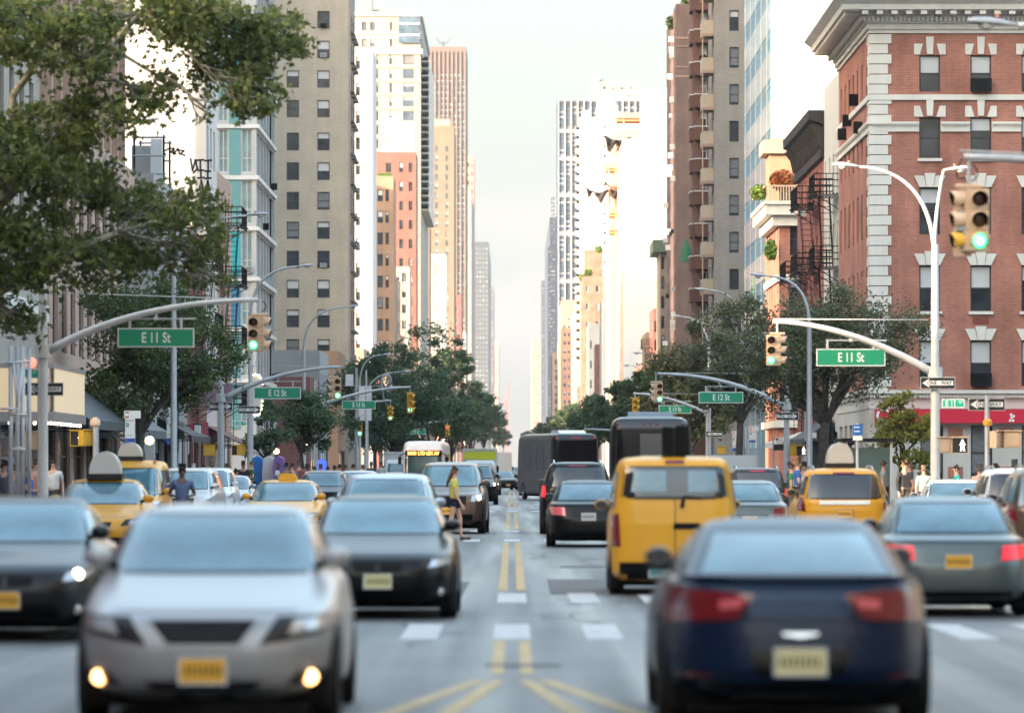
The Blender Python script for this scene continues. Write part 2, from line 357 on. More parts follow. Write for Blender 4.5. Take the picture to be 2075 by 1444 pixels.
def wallface(mb, O, rot, W, z0, H, opens, m, depth=.22, reveal=None):
    xs = sorted(set([0, W]+[max(0, min(W, o[i])) for o in opens for i in (0, 2)])); zs = sorted(set([z0, H]+[max(z0, min(H, o[i])) for o in opens for i in (1, 3)]))
    ix = {x: i for i, x in enumerate(xs)}; iz = {z: i for i, z in enumerate(zs)}; hole = set()
    for o in opens:
        for i in range(ix[max(0, min(W, o[0]))], ix[max(0, min(W, o[2]))]):
            for j in range(iz[max(z0, min(H, o[1]))], iz[max(z0, min(H, o[3]))]): hole.add((i, j))
    M = Matrix.Translation(O) @ Matrix.Rotation(rot, 4, 'Z')
    for i in range(len(xs)-1):
        j = 0
        while j < len(zs)-1:
            if (i, j) in hole: j += 1; continue
            k = j
            while k+1 < len(zs)-1 and (i, k+1) not in hole: k += 1
            a, b_, c, d = xs[i], xs[i+1], zs[j], zs[k+1]
            mb.face([M @ Vector(p) for p in ((a, 0, c), (b_, 0, c), (b_, 0, d), (a, 0, d))], m, [(a, c), (b_, c), (b_, d), (a, d)])
            j = k+1
    rv = reveal or m
    for o in opens:
        a, c, b_, d = o[:4]
        for q in (((a, 0, c), (a, depth, c), (a, depth, d), (a, 0, d)), ((b_, 0, d), (b_, depth, d), (b_, depth, c), (b_, 0, c)),
                  ((a, 0, d), (a, depth, d), (b_, depth, d), (b_, 0, d)), ((a, depth, c), (a, 0, c), (b_, 0, c), (b_, depth, c))):
            mb.face([M @ Vector(p) for p in q], rv, [(p[0]+p[1], p[2]) for p in q])
def fill(O, rot, opens, parent, style, far, fr, gl, variants, rs, names='window'):
    M = Matrix.Translation(O) @ Matrix.Rotation(rot, 4, 'Z'); out = []
    for o in opens:
        w_, h_ = o[2]-o[0], o[3]-o[1]
        out.append((win_proto(w_, h_, o[4] if len(o) > 4 else style, rs.choice(variants), far, fr, gl), M @ Vector(((o[0]+o[2])/2, 0, o[1])), rot))
    return out
def grid(W, x0, nx, dx, w_, zs, h_, style=None):
    o = []
    for z in zs:
        for i in range(nx):
            x = x0+i*dx
            if x+w_ <= W-.1: o.append((x, z, x+w_, z+h_)+((style,) if style else ()))
    return o
def rows(z0, n, dz): return [z0+i*dz for i in range(n)]
def building(label, side, D0, D1, lat, width, H, wm, S_=None, T_=None, style='hung', fr='dk', gl='near', variants=(0, 0, 1, 2, 3, 4),
             z0=0., parapet=.9, pm=None, seed=1, group=None, name='building', base=None, streetm=None, cap=100, roofm=None, T_style=None):
    far = D0 > 420
    rs = random.Random(seed*31+int(D0))
    x0 = -lat-width if side < 0 else lat
    root = thing(name, label, 'building', (x0+width/2, (D0+D1)/2, 0), 0, group)
    inv = -root.location
    L = D1-D0; mb = MB(); S_ = S_ or []; T_ = T_ or []
    OS, rS = facing(side, 'S', lat, width, D0, D1); OT, rT = facing(side, 'T', lat, width, D0, D1)
    OS = OS+inv; OT = OT+inv
    dp = .22
    wallface(mb, OS, rS, width, z0, H, S_, wm, dp); wallface(mb, OT, rT, L, z0, H, T_, streetm or wm, dp)
    X0, X1, Y0, Y1 = -width/2, width/2, -L/2, L/2
    sx = X0 if side < 0 else X1
    mb.face([(sx, Y1, z0), (sx, Y0, z0), (sx, Y0, H), (sx, Y1, H)], wm, [(0, 0), (L, 0), (L, H), (0, H)])
    mb.face([(X1, Y1, z0), (X0, Y1, z0), (X0, Y1, H), (X1, Y1, H)], wm, [(0, 0), (width, 0), (width, H), (0, H)])
    mb.face([(X0+.25, Y0+.25, H-parapet), (X1-.25, Y0+.25, H-parapet), (X1-.25, Y1-.25, H-parapet), (X0+.25, Y1-.25, H-parapet)], roofm or M_['roof'])
    # parapet top and inner faces
    o_ = [(X0, Y0), (X1, Y0), (X1, Y1), (X0, Y1)]; i_ = [(X0+.25, Y0+.25), (X1-.25, Y0+.25), (X1-.25, Y1-.25), (X0+.25, Y1-.25)]
    for k in range(4):
        a, b_ = o_[k], o_[(k+1) % 4]; c, d = i_[k], i_[(k+1) % 4]
        mb.face([(*a, H), (*b_, H), (*d, H), (*c, H)], pm or wm, [(0, 0), (1, 0), (1, .2), (0, .2)])
        mb.face([(*c, H), (*d, H), (*d, H-parapet), (*c, H-parapet)], wm, [(0, 0), (1, 0), (1, 1), (0, 1)])
    mb.build('wall', root)
    items = fill(OS, rS, S_, root, style, far, fr, gl, variants, rs)+fill(OT, rT, T_, root, T_style or style, far, fr, gl, variants, rs)
    for pr, loc, rot in items[:cap]: put(pr, root, loc, rot)
    if D0 < 520 and z0 == 0. and style == 'hung':
        for k, (pr, loc, rot) in enumerate(items[:cap]):
            if rs.random() < .14:
                w_ = pr.dimensions.x if 0 else .62; m = MB(); T = Matrix.Translation(loc) @ Matrix.Rotation(rot, 4, 'Z')
                m.box(-.31, .31, -.28, .14, .07, .47, M_['galv'] if rs.random() < .5 else M_['dark'], T)
                for q in range(4): m.box(-.26, .26, -.29, -.28, .13+q*.08, .16+q*.08, M_['black'], T)
                m.build('air_conditioner', root)
    if len(items) > cap:
        m = MB()
        for pr, loc, rot in items[cap:]:
            T = Matrix.Translation(loc) @ Matrix.Rotation(rot, 4, 'Z')
            for ob in [pr]+KIDS[pr.name]:
                me = ob.data
                for pl in me.polygons: m.face([T @ me.vertices[v].co for v in pl.vertices], me.materials[pl.material_index])
        o = m.build('window_rows', root); o['kind'] = 'stuff'
    root['_x0'] = x0
    return root, inv
def ledge(root, inv, side, D0, D1, lat, width, z0, z1, out, m, name='ledge', faces='ST', end=True):
    mb = MB()
    if side < 0:
        if 'S' in faces: mb.box(-lat-width, -lat+out, D0-out, D0-.002, z0, z1, m)
        if 'T' in faces: mb.box(-lat+.002, -lat+out, D0-.002 if 'S' in faces else D0, D1, z0, z1, m)
    else:
        if 'S' in faces: mb.box(lat-out, lat+width, D0-out, D0-.002, z0, z1, m)
        if 'T' in faces: mb.box(lat-out, lat-.002, D0-.002 if 'S' in faces else D0, D1, z0, z1, m)
    for i, v in enumerate(mb.v): mb.v[i] = tuple(Vector(v)+inv)
    return mb.build(name, root)
def addto(root, inv, mb, name, smooth=False):
    mb.v = [tuple(Vector(v)+inv) for v in mb.v]
    return mb.build(name, root, smooth)
BRK = brickmat('red_brick', (.45, .155, .098), (.33, .108, .072), (.36, .24, .20), big=.26)
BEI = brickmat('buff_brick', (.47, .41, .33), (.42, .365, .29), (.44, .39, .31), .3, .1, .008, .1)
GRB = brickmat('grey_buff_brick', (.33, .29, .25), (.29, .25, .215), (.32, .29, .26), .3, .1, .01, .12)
DBR = brickmat('dark_brown_brick', (.16, .10, .085), (.13, .08, .07), (.19, .15, .13), .3, .1, .012, .2)
RB2 = brickmat('plum_red_brick', (.28, .10, .085), (.23, .085, .07), (.25, .15, .13), .3, .1, .012, .15)
TANB = brickmat('tan_orange_brick', (.36, .225, .145), (.32, .20, .13), (.34, .25, .18), .3, .1, .01, .12)
BRS = mat('brownstone_pink', (.44, .30, .235), .8, 0, .15, .6, streak=True)
WHT = mat('white_stucco', (.62, .60, .57), .85, 0, .07, .4, streak=True)
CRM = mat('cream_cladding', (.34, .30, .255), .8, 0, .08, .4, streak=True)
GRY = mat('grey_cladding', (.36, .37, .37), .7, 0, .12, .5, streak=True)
LGR = mat('light_grey_panel', (.52, .53, .53), .55, .1, .06, .4)
STO = mat('limestone', (.66, .64, .58), .85, 0, .12, 1.2, streak=True)
TEAL = mat('teal_panel', (.15, .36, .37), .4, 0, .05); CYAN = mat('cyan_panel', (.03, .42, .48), .4, 0, .05); BLUE = mat('blue_panel', (.06, .22, .38), .4, 0, .05)
TAN2 = brickmat('pale_tan_brick', (.25, .165, .12), (.22, .145, .105), (.25, .18, .14), .3, .1, .01, .1)
def Sop(pxs, pys, D, lat, side, width, style=None):
    """openings of the south face given where the photo shows them, turned into metres on the wall"""
    o = []
    for a, b_ in pxs:
        for c, d in pys:
            xa, xb = px(a, D), px(b_, D); L0 = (-lat-width) if side < 0 else lat
            xa -= L0; xb -= L0
            if xa < .05 or xb > width-.05: continue
            o.append((round(xa, 3), round(pz(d, D), 3), round(xb, 3), round(pz(c, D), 3))+((style,) if style else ()))
    return o
# ================================================================ left (west) side
def dist(x): return 15.2*F/abs(x-CX)
def simple(label, side, corner, far_px, left_px, top, wm, cols=None, rws=None, style='one', lat=15.2, D=None, seed=1, T_=None, width=None, **k):
    """a building given by where its street corner, far end, outer edge and roof line stand in view"""
    D = D or lat*F/abs(corner-CX); D1 = lat*F/abs(far_px-CX) if far_px else D+22
    W = width or max(8, abs(left_px-corner)*D/F+2)
    H = pz(top, D)
    S_ = Sop(cols, rws, D, lat, side, W) if cols else []
    return building(label, side, D, D1, lat, W, H, wm, S_, T_, style, seed=seed, **k)+(D, D1, W, H)
# unseen west-side blocks added to keep the low sun off the street
for i, (a, c, h) in enumerate(((-150, -60, 27), (-50, 44, 24), (74, 112, 16.6), (112, 123.5, 11.2))):
    ops = grid(c-a, 1.5, int((c-a)/3.2), 3.2, 1.4, rows(5, int((h-7)/3.3), 3.3), 1.9)
    building(['long brick block on the west side far behind the camera', 'brick block on the west side beside the camera', 'brick block on the west side just before the theatre corner', 'low brick corner shop on the west side facing the theatre corner'][i], -1, a, c, 15.2, 22, h, RB2, None, ops, style='one', seed=i, cap=60)
for i, (a, c, h) in enumerate(((-150, -60, 20), (-50, 44, 22), (74, 124, 18))):
    ops = grid(c-a, 1.5, int((c-a)/3.2), 3.2, 1.4, rows(5, int((h-7)/3.3), 3.3), 1.9)
    building(['long buff block on the east side far behind the camera', 'buff block on the east side beside the camera', 'buff block on the east side beside the nearest crossing'][i], 1, a, c, 16.2, 20, h, BEI, None, ops, style='one', seed=i+9, cap=60)
for i, (x, a, c, h) in enumerate(((60, 318, 364, 66), (58, 366, 445, 66), (60, 467, 500, 64), (52, 125, 206, 41), (52, -60, 72, 30), (43, 214, 243, 40), (54, 655, 700, 43), (54, 291, 317, 75))):  # unseen slabs added west of the avenue, sized to shade street and facades
    mb = MB(); mb.box(-x, -x+(9 if i == 5 else 18), a, c, 0, h, GRB)
    o = mb.build('building'); tag(o, ['tall grey brick slab on the next avenue west beyond the white wall', 'tall grey brick slab on the next avenue west past the wide cross street', 'tall grey brick slab on the next avenue west behind the buff tower', 'grey brick block on the next avenue west behind the theatre', 'grey brick row on the next avenue west behind the camera', 'narrow grey brick block behind the walk-ups with the rooftop clutter', 'grey brick slab on the next avenue west beyond the brown brick building', 'narrow tall grey brick block on the next avenue west behind the teal panelled building'][i], 'building')
# pale building above the theatre marquee
ops = grid(28, 1.2, 8, 3.3, 1.5, rows(8, 9, 3.6), 2.3)
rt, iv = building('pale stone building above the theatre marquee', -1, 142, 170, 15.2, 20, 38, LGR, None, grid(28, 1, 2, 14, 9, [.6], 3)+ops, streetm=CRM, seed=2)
ledge(rt, iv, -1, 142, 170, 15.2, 20, 6.4, 6.9, .3, STO)
# ribbed brown building
P0 = BRS; L0 = 206-170
cols = [1.0+3.55*i for i in range(10)]
ops = [(x, z, x+2.0, z+(2.9 if z > 12.9 else 2.3)) for z in [5.6, 9.4]+rows(13.9, 8, 3.75) for x in cols]
rt, iv = building('brown stone office building with tall ribs behind the plane tree', -1, 170.2, 206, 15.2, 20, 44, P0, None, grid(36, 1, 6, 5.8, 4.6, [.4], 3.4)+ops, style='hung', fr='br', variants=(0, 0, 3), seed=3)
mb = MB()
for i in range(11):
    y = 170.2+.45+3.55*i-.25
    if y < 205.3: mb.box(-15.2+.002, -14.85, y, min(y+.5, 205.9), 13.2, 44, P0)
addto(rt, iv, mb, 'pier'); ledge(rt, iv, -1, 170.2, 206, 15.2, 20, 12.3, 13.2, .5, P0, faces='T'); ledge(rt, iv, -1, 170.2, 206, 15.2, 20, 4.6, 5.1, .35, P0, faces='T')
# low buildings of the next block
def fire_escape(root, inv, side, lat, y0, y1, zs, down=True):
    """steel balconies with railings, slanted stairs between them and a drop ladder"""
    mb = MB(); D_ = M_['dark']; s = side; xo = lat-1.15; sgn = -1 if s < 0 else 1
    def X(a): return sgn*a
    for n, z in enumerate(zs):
        k = 0
        while lat-k*.16 > xo:   # slatted floor
            xx = X(lat-.05-k*.16); mb.box(min(xx, xx-sgn*.07), max(xx, xx-sgn*.07), y0, y1, z, z+.04, D_); k += 1
        mb.box(min(X(xo), X(xo+.06)), max(X(xo), X(xo+.06)), y0, y1, z-.12, z+.05, D_)
        for zz in (.35, .65, .95):
            mb.tube([(X(lat), y0, z+zz), (X(xo), y0, z+zz), (X(xo), y1, z+zz), (X(lat), y1, z+zz)], .028, D_, 4)
        yy = y0
        while yy <= y1: mb.tube([(X(xo), yy, z), (X(xo), yy, z+.98)], .017, D_, 4, caps=False); yy += .22
        for xx in (lat-.3, lat-.6, lat-.9):
            for y_ in (y0, y1): mb.tube([(X(xx), y_, z), (X(xx), y_, z+.98)], .02, D_, 4, caps=False)
        for y_ in (y0+.3, y1-.3): mb.tube([(X(xo), y_, z), (X(lat), y_, z-.7)], .03, D_, 4)
        if n+1 < len(zs):
            z2 = zs[n+1]; a = y0+.7; c = y1-.9
            for dx in (.25, .75):
                mb.tube([(X(lat-dx), a, z+.05), (X(lat-dx), c, z2+.05)], .035, D_, 4)
                mb.tube([(X(lat-dx), a, z+.9), (X(lat-dx), c, z2+.9)], .018, D_, 4)
            for q in range(11):
                t = (q+.5)/11; mb.box(min(X(lat-.25), X(lat-.75)), max(X(lat-.25), X(lat-.75)), a+(c-a)*t-.09, a+(c-a)*t+.09, z+(z2-z)*t, z+(z2-z)*t+.025, D_)
    if down:
        for dx in (.3, .7): mb.tube([(X(lat-dx), y0+.4, zs[0]+.9), (X(lat-dx), y0+.4, zs[0]-2.2)], .025, D_, 4)
        for q in range(9): mb.tube([(X(lat-.3), y0+.4, zs[0]-2.1+q*.3), (X(lat-.7), y0+.4, zs[0]-2.1+q*.3)], .012, D_, 4)
    return addto(root, inv, mb, 'fire_escape')
ops = grid(23, 1.2, 7, 3.1, 1.1, rows(5, 3, 3.2), 1.8)
rt, iv = building('low grey walk-up with rooftop clutter below the graffiti wall', -1, 224, 247, 15.2, 10, 14.2, GRY, grid(10, 1, 3, 3, 1.1, rows(5, 3, 3.2), 1.8), grid(23, 1, 4, 5.5, 4.2, [.4], 2.9)+ops, seed=4)
fire_escape(rt, iv, -1, 15.2, 229, 235, [4.6, 7.8, 11.0])
mb = MB(); mb.box(-17.6, -16.65, 225, 226.2, 13.3, 16.2, BRK)
for x in (-17.4, -17.0): mb.lathe([(.12, 16.2), (.12, 16.55)], mat('chimney_pot', (.35, .14, .09), .8), 10, Matrix.Translation((x, 225.6, 0)))
addto(rt, iv, mb, 'chimney')
mb = MB(); mb.box(-15.95, -15.45, 233, 234, 13.3, 16.2, mat('white_metal_duct', (.6, .63, .66), .5, .1, .05)); addto(rt, iv, mb, 'duct')
mb = MB()
for x in (-16.6, -15.3): mb.tube([(x, 232, 13.3), (x, 232, 16.3)], .05, M_['dark'], 6); mb.tube([(x, 236, 13.3), (x, 236, 16.3)], .05, M_['dark'], 6)
for z in (14.6, 15.4, 16.2): mb.tube([(-16.7, 232, z), (-15.2, 232, z)], .05, GRY, 6); mb.tube([(-16.7, 236, z), (-15.2, 236, z)], .05, GRY, 6)
addto(rt, iv, mb, 'rooftop_frame'); mb = MB(); mb.box(-16.9, -15.6, 234.5, 235.8, 13.3, 16.0, GRY); addto(rt, iv, mb, 'bulkhead')
rt, iv = building('low red walk-up with white storefront below the graffiti wall', -1, 247, 262, 15.2, 10, 13.0, RB2, None, grid(15, .8, 3, 4.7, 3.6, [.4], 2.9)+grid(15, 1.2, 4, 3.6, 1.1, rows(5, 2, 3.3), 1.9), seed=5)
fire_escape(rt, iv, -1, 15.2, 250, 257, [4.8, 8.1, 11.2])
rt, iv = building('tall white building with a windowless wall sprayed with graffiti', -1, 262, 272, 15.2, 16, 44, WHT, None, grid(10, 1.2, 3, 2.8, 1.3, rows(6, 9, 3.6), 2), seed=6)
# graffiti as thin strokes of black paint on the wall
mb = MB(); INK = mat('spray_paint', (.03, .035, .045), .8, 0, .2)
def stroke(pts, wd=.05, D=262):
    q = [P(a, b_, D) for a, b_ in pts]
    for a, c in zip(q[:-1], q[1:]):
        d = (c-a); n_ = Vector((-d.z, 0, d.x)).normalized()*wd; d = d.normalized()*wd
        mb.face([(p.x, D-.006, p.z) for p in (a-d+n_, a-d-n_, c+d-n_, c+d+n_)], INK)
for pts in ([(335, 305), (345, 300), (352, 303), (346, 308), (356, 312)], [(352, 300), (352, 312), (360, 302), (364, 312)], [(362, 304), (372, 306), (366, 312), (374, 315)],
            [(386, 322), (390, 345), (396, 325), (400, 342), (392, 350)], [(400, 325), (412, 324)], [(406, 325), (406, 342)], [(416, 326), (428, 325)], [(422, 326), (422, 344)],
            [(402, 346), (412, 345)], [(407, 346), (407, 360)], [(401, 361), (413, 360)], [(416, 347), (426, 347)], [(421, 347), (421, 362)], [(416, 362), (427, 361)],
            [(404, 384), (408, 366), (412, 384), (405, 378)], [(417, 385), (421, 367), (425, 385), (418, 379)],
            [(295, 320), (300, 316), (305, 320), (300, 323), (295, 320)], [(318, 312), (326, 309), (334, 312), (326, 315), (318, 312)],
            [(330, 390), (345, 380), (352, 392), (340, 402), (350, 412)], [(356, 410), (366, 396), (372, 412), (380, 398), (384, 414)]): stroke(pts)
addto(rt, iv, mb, 'graffiti')
rt, iv = building('pink walk-up with white painted side beside the glass block', -1, 272, 286, 15.2, 14, 17.0, BRS, None, grid(14, 1, 4, 3.3, 1.1, rows(5, 4, 3.1), 1.8)+[(.8, .4, 13, 3.4, 'grid')], seed=8)
fire_escape(rt, iv, -1, 15.2, 274.5, 280, [5, 8.1, 11.2, 14.3])
# glass and teal panel block
D = 314.; s = F/D; bands = [46, 150, 253, 357, 460, 562, 665, 768]
ops = Sop([(443.5, 461.5), (490, 511)], [(y+9, y+96) for y in bands], D, 15.2, -1, 12, 'pair')
tops = []
for y in bands+[-57, -160, -263]:
    z = pz(y+96, D); tops += [(x, z, x+3.5, z+2.45, 'grid') for x in (.5, 4.4, 8.3, 12.2, 16.1, 19.6)]
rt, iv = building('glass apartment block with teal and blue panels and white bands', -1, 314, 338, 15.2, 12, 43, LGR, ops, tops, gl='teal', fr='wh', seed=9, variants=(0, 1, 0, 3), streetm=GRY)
for k, y in enumerate(bands):
    ledge(rt, iv, -1, 314, 338, 15.2, 12, pz(y+7, D), pz(y-1, D), .16, M_['white'])
    mb = MB(); x0, x1 = px(464.5, D), px(487.5, D); mb.box(x0, x1, D-.05, D-.004, pz(y+101, D), pz(y+8, D), BLUE if k == 5 else (CYAN if k in (0, 4) else TEAL)); addto(rt, iv, mb, 'panel')
    if k in (1, 5):
        mb = MB(); mb.box(px(443, D), px(462, D), D-.04, D+.1, pz(y+50, D), pz(y+8, D), BLUE if k == 5 else TEAL); addto(rt, iv, mb, 'panel')
# buff brick tower
D = 491.
ry = [(23, 58), (83, 118), (143, 178), (203, 238), (269, 305), (329, 365), (389, 425), (449, 484), (508, 543), (567, 603), (627, 663), (687, 722), (747, 782)]
ops = Sop([(581, 606), (643, 668)], ry, D, 15.2, -1, 16)+Sop([(519, 544)], ry, D, 15.2, -1, 16)
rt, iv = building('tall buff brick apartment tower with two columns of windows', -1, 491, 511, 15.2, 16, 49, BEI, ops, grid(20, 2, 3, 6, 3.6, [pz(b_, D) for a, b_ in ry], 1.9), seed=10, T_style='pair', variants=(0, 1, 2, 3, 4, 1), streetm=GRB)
KIDN = 0
for a, b_ in ry:
    z = pz(b_, D); mb = MB()
    for i in range(3): mb.box(-15.198, -14.75, 493+6*i, 497+6*i, z-.25, z-.05, GRB)
    addto(rt, iv, mb, 'balcony')
mb = MB(); mb.box(-15.18, -15.02, 491.02, 491.3, 3, 49, GRB); addto(rt, iv, mb, 'downpipe')
SB = dict(fr='br')
simple('white slab tower beside the buff brick tower', -1, 755, 763, 700, 98, WHT, [(721, 730)], [(y, y+26) for y in (115, 168, 225, 278, 328, 380, 431, 482, 533, 583, 635, 688)], 'hung', seed=11, fr='br', variants=(0, 4, 2))
x = simple('brown brick building with a planted roof terrace', -1, 797, 803, 756, 357, TANB, [(765, 776), (781, 788)], [(384+43.6*i, 408+43.6*i) for i in range(8)], 'hung', seed=12)
mb = MB(); mb.box(-17.2, -15.5, 678, 680, x[5]-.05, x[5]+.5, mat('planter_leaves', (.05, .11, .015), .8, 0, .5, 3, bump=.6)); addto(x[0], x[1], mb, 'roof_plants')
x = simple('pale narrow building before the plum brick tower', -1, 830, 834, 803, 540, CRM, [(805, 811), (814, 824)], [(552+32*i, 572+32*i) for i in range(6)], 'one', seed=13, fr='wh')
x = simple('plum red brick tower under a white penthouse', -1, 843, 847, 765, 308, RB2, [(782, 793), (828, 836), (809, 817)], [(330+38.6*i, 349+38.6*i) for i in range(10)], 'hung', seed=14, fr='dk')
mb = MB(); z = x[5]; D = x[2]+.6; mb.box(px(772, D), px(840, D), D, D+14, z-.5, pz(248, D), WHT); mb.box(px(778, D), px(812, D), D+.8, D+12, pz(248, D), pz(238, D), WHT)
for a, b_ in ((776, 781), (788, 795), (802, 808), (816, 830)): mb.box(px(a, D), px(b_, D), D-.05, D+.01, pz(304, D), pz(281, D), GL['pale'])
addto(x[0], x[1], mb, 'penthouse')
# stepped cream tower
D = dist(852)
wy = [(112+28.3*i, 131+28.3*i) for i in range(20)]
ops = Sop([(789, 795), (763, 767), (733, 739)], wy, D, 15.2, -1, 14)+Sop([(817, 839)], wy, D, 15.2, -1, 14, 'grid')+Sop([(733, 743), (750, 760), (790, 795)], [(45, 62), (79, 95)], D, 15.2, -1, 14)
rt, iv = building('cream stepped apartment tower with glazed top corner', -1, D, 960, 15.2, 14, pz(26, D), CRM, ops, None, 'one', fr='br', gl='blue', seed=15)
for a, b_, o_ in ((25, 33, .35), (65, 69, .2), (75, 79, .15), (100, 110, .35), (135, 137, .1), (163, 165, .1), (192, 194, .1), (220, 222, .1)): ledge(rt, iv, -1, D, 960, 15.2, 14, pz(b_, D), pz(a, D), o_, STO)
for i in range(19):
    mb = MB(); y = 107+28.3*i; mb.box(px(722, D), px(851.5, D), D-.14, D-.01, pz(y+2, D), pz(y, D), BRS); addto(rt, iv, mb, 'string_course')
mb = MB(); mb.box(px(808, D), px(851, D), D-.45, D-.36, pz(88, D), pz(34, D), GL['blue']); mb.box(px(808, D), px(851, D), D-.5, D-.46, pz(50, D), pz(47, D), M_['white']); mb.box(px(808, D), px(851, D), D-.5, D-.46, pz(73, D), pz(70, D), M_['white'])
addto(rt, iv, mb, 'glazed_corner')
mb = MB(); mb.box(px(726, D), px(752, D), D+2, D+9, pz(30, D), pz(-14, D), CRM); mb.box(px(755, D), px(790, D), D+3, D+9, pz(30, D), pz(17, D), BRS); addto(rt, iv, mb, 'rooftop_house')
for i in range(22):
    y = 131+14.0*i; mb = MB(); z = pz(y+11, 905); mb.box(-15.198, -13.95, 886, 950, z-.1, z+.12, M_['cream']); mb.box(-14.0, -13.95, 886, 950, z+.12, z+.75, GL['blue']); mb.box(-15.198, -14.1, 886, 886.06, z+.12, z+.75, M_['dark'])
    addto(rt, iv, mb, 'balcony')
# slab office tower
D = dist(945); W = 20
cols_ = [857+8.6*i for i in range(11)]; rows_ = [(150+11.8*i, 158.3+11.8*i) for i in range(45)]
rt, iv = building('dark brown ribbed office tower with a rooftop mast', -1, D, D+60, 15.2, W, pz(95, D), mat('bronze_cladding', (.17, .125, .115), .6, .1, .1, .1), Sop([(c+1.6, c+7.4) for c in cols_], rows_, D, 15.2, -1, W), None, 'one', fr='br', gl='pale', seed=16, variants=(0, 1, 2))
mb = MB()
for c in [856+8.6*i for i in range(11)]: mb.box(px(c, D), px(c+1.4, D), D-.5, D-.01, 20, pz(104, D), mat('mauve_pier', (.24, .195, .18), .8, 0, .1, .1))
addto(rt, iv, mb, 'pier')
mb = MB(); q = lambda a, b_: (px(a, D), D+3, pz(b_, D))
for a in ((898, 95, 898, 82), (890, 86, 906, 86), (890, 86, 884, 74), (906, 86, 913, 74), (893, 90, 903, 90)): mb.tube([q(a[0], a[1]), q(a[2], a[3])], .09, M_['dark'], 5)
addto(rt, iv, mb, 'mast')
simple('orange brick mid-rise with white roof tanks', -1, 870, 874, 844, 455, TANB, [(848, 856), (860, 865)], [(470+30*i, 485+30*i) for i in range(9)], 'one', seed=17, fr='br')
simple('white framed glass mid-rise with stacked bays', -1, 903, 906, 874, 515, WHT, [(879, 892)], [(530+38*i, 560+38*i) for i in range(6)], 'grid', seed=18, fr='wh', gl='pale')
x = simple('tall tan brick tower with two columns of white windows', -1, 920, 924, 850, 255, TAN2, [(882, 888), (903, 909)], [(296+19*i, 308+19*i) for i in range(22)], 'one', seed=19, fr='br', gl='blue')
mb = MB(); D = x[2]; mb.box(px(878, D), px(912, D), D+3, D+12, x[5]-1, pz(240, D), BRS); addto(x[0], x[1], mb, 'rooftop_house')
x = simple('red brick mid-rise with a boxy rooftop house', -1, 935, 938, 890, 598, RB2, [(909, 914), (921, 927)], [(620+24*i, 632+24*i) for i in range(6)], 'one', seed=20, fr='wh')
x = simple('pale grey mid-rise low beside the red one', -1, 943, 946, 918, 672, LGR, [(922, 929), (933, 939)], [(690+22*i, 702+22*i) for i in range(5)], 'one', seed=21, fr='wh')
simple('pale tower with a column of glazed bays', -1, 955, 960, 921, 385, CRM, [(936, 948)], [(400+22*i, 413+22*i) for i in range(18)], 'grid', seed=22, fr='wh', gl='pale')
simple('pink brick tower behind the ribbed office tower', -1, 960, 962, 943, 315, mat('far_pink_brick', (.52, .26, .21), .85, 0, .1, .1), [(948, 951), (955, 958)], [(330+18*i, 339+18*i) for i in range(14)], 'one', seed=23)
DKT = mat('dark_slate_tower', (.075, .085, .105), .5, .1, .15, .1)
simple('dark slate residential tower with ragged balconies', -1, 990, 995, 961, 490, DKT, [(965+6.4*i, 968.5+6.4*i) for i in range(4)], [(502+9.5*i, 506.5+9.5*i) for i in range(40)], 'one', seed=24, gl='pale', cap=100)
simple('slim slate tower beyond the ragged balconies', -1, 1000, 1002, 985, 580, mat('slate_far', (.13, .14, .16), .6, 0, .15, .1), [(991.5, 994), (996, 998.4)], [(590+8*i, 594+8*i) for i in range(32)], 'one', seed=25, cap=60)
simple('farthest pink brick tower on the west side of the avenue', -1, 1010, 1012, 996, 690, mat('far_pink', (.45, .27, .22), .8, 0, .1, .1), [(1002, 1003.6), (1006, 1007.6)], [(700+8*i, 704+8*i) for i in range(20)], 'one', seed=26, cap=40)
# lower filler buildings along the avenue behind the street trees
fill_l = [(397, 8.5, RB2), (420, 11, GRY), (468, 12, TANB), (527, 0, None), (545, 14, BRS), (610, 16, RB2), (650, 13, GRB), (705, 27, CRM), (730, 20, TANB), (1000, 20, RB2), (1100, 22, BRS), (1480, 30, GRB), (1900, 32, RB2)]
names = ['low red shop building past the wide cross street', 'low grey shop building beside the low red one', 'four-storey tan building before the buff tower', '', 'pinkish four-storey building behind the street trees', 'red five-storey building behind the street trees', 'grey buff building behind the street trees', 'pale building just past the brown brick one', 'tan building just past the brown one', 'red mid-rise low beside the orange one', 'pinkish mid-rise low beside the orange one', 'grey buff mid-rise far down the avenue', 'red mid-rise far down the west side']
for i, (d, h, m) in enumerate(fill_l):
    if m: building(names[i], -1, d, d+(20 if d < 1000 else 60), 15.2+.1*(i % 3), 14, h, m, grid(14, 1, 4, 3, 1.1, rows(4.5, int((h-5)/3), 3), 1.7), grid(20, 1, 6, 3, 1.1, rows(4.5, int((h-5)/3), 3), 1.7)+[(1, .4, 19, 3.2, 'grid')], seed=40+i, cap=24)
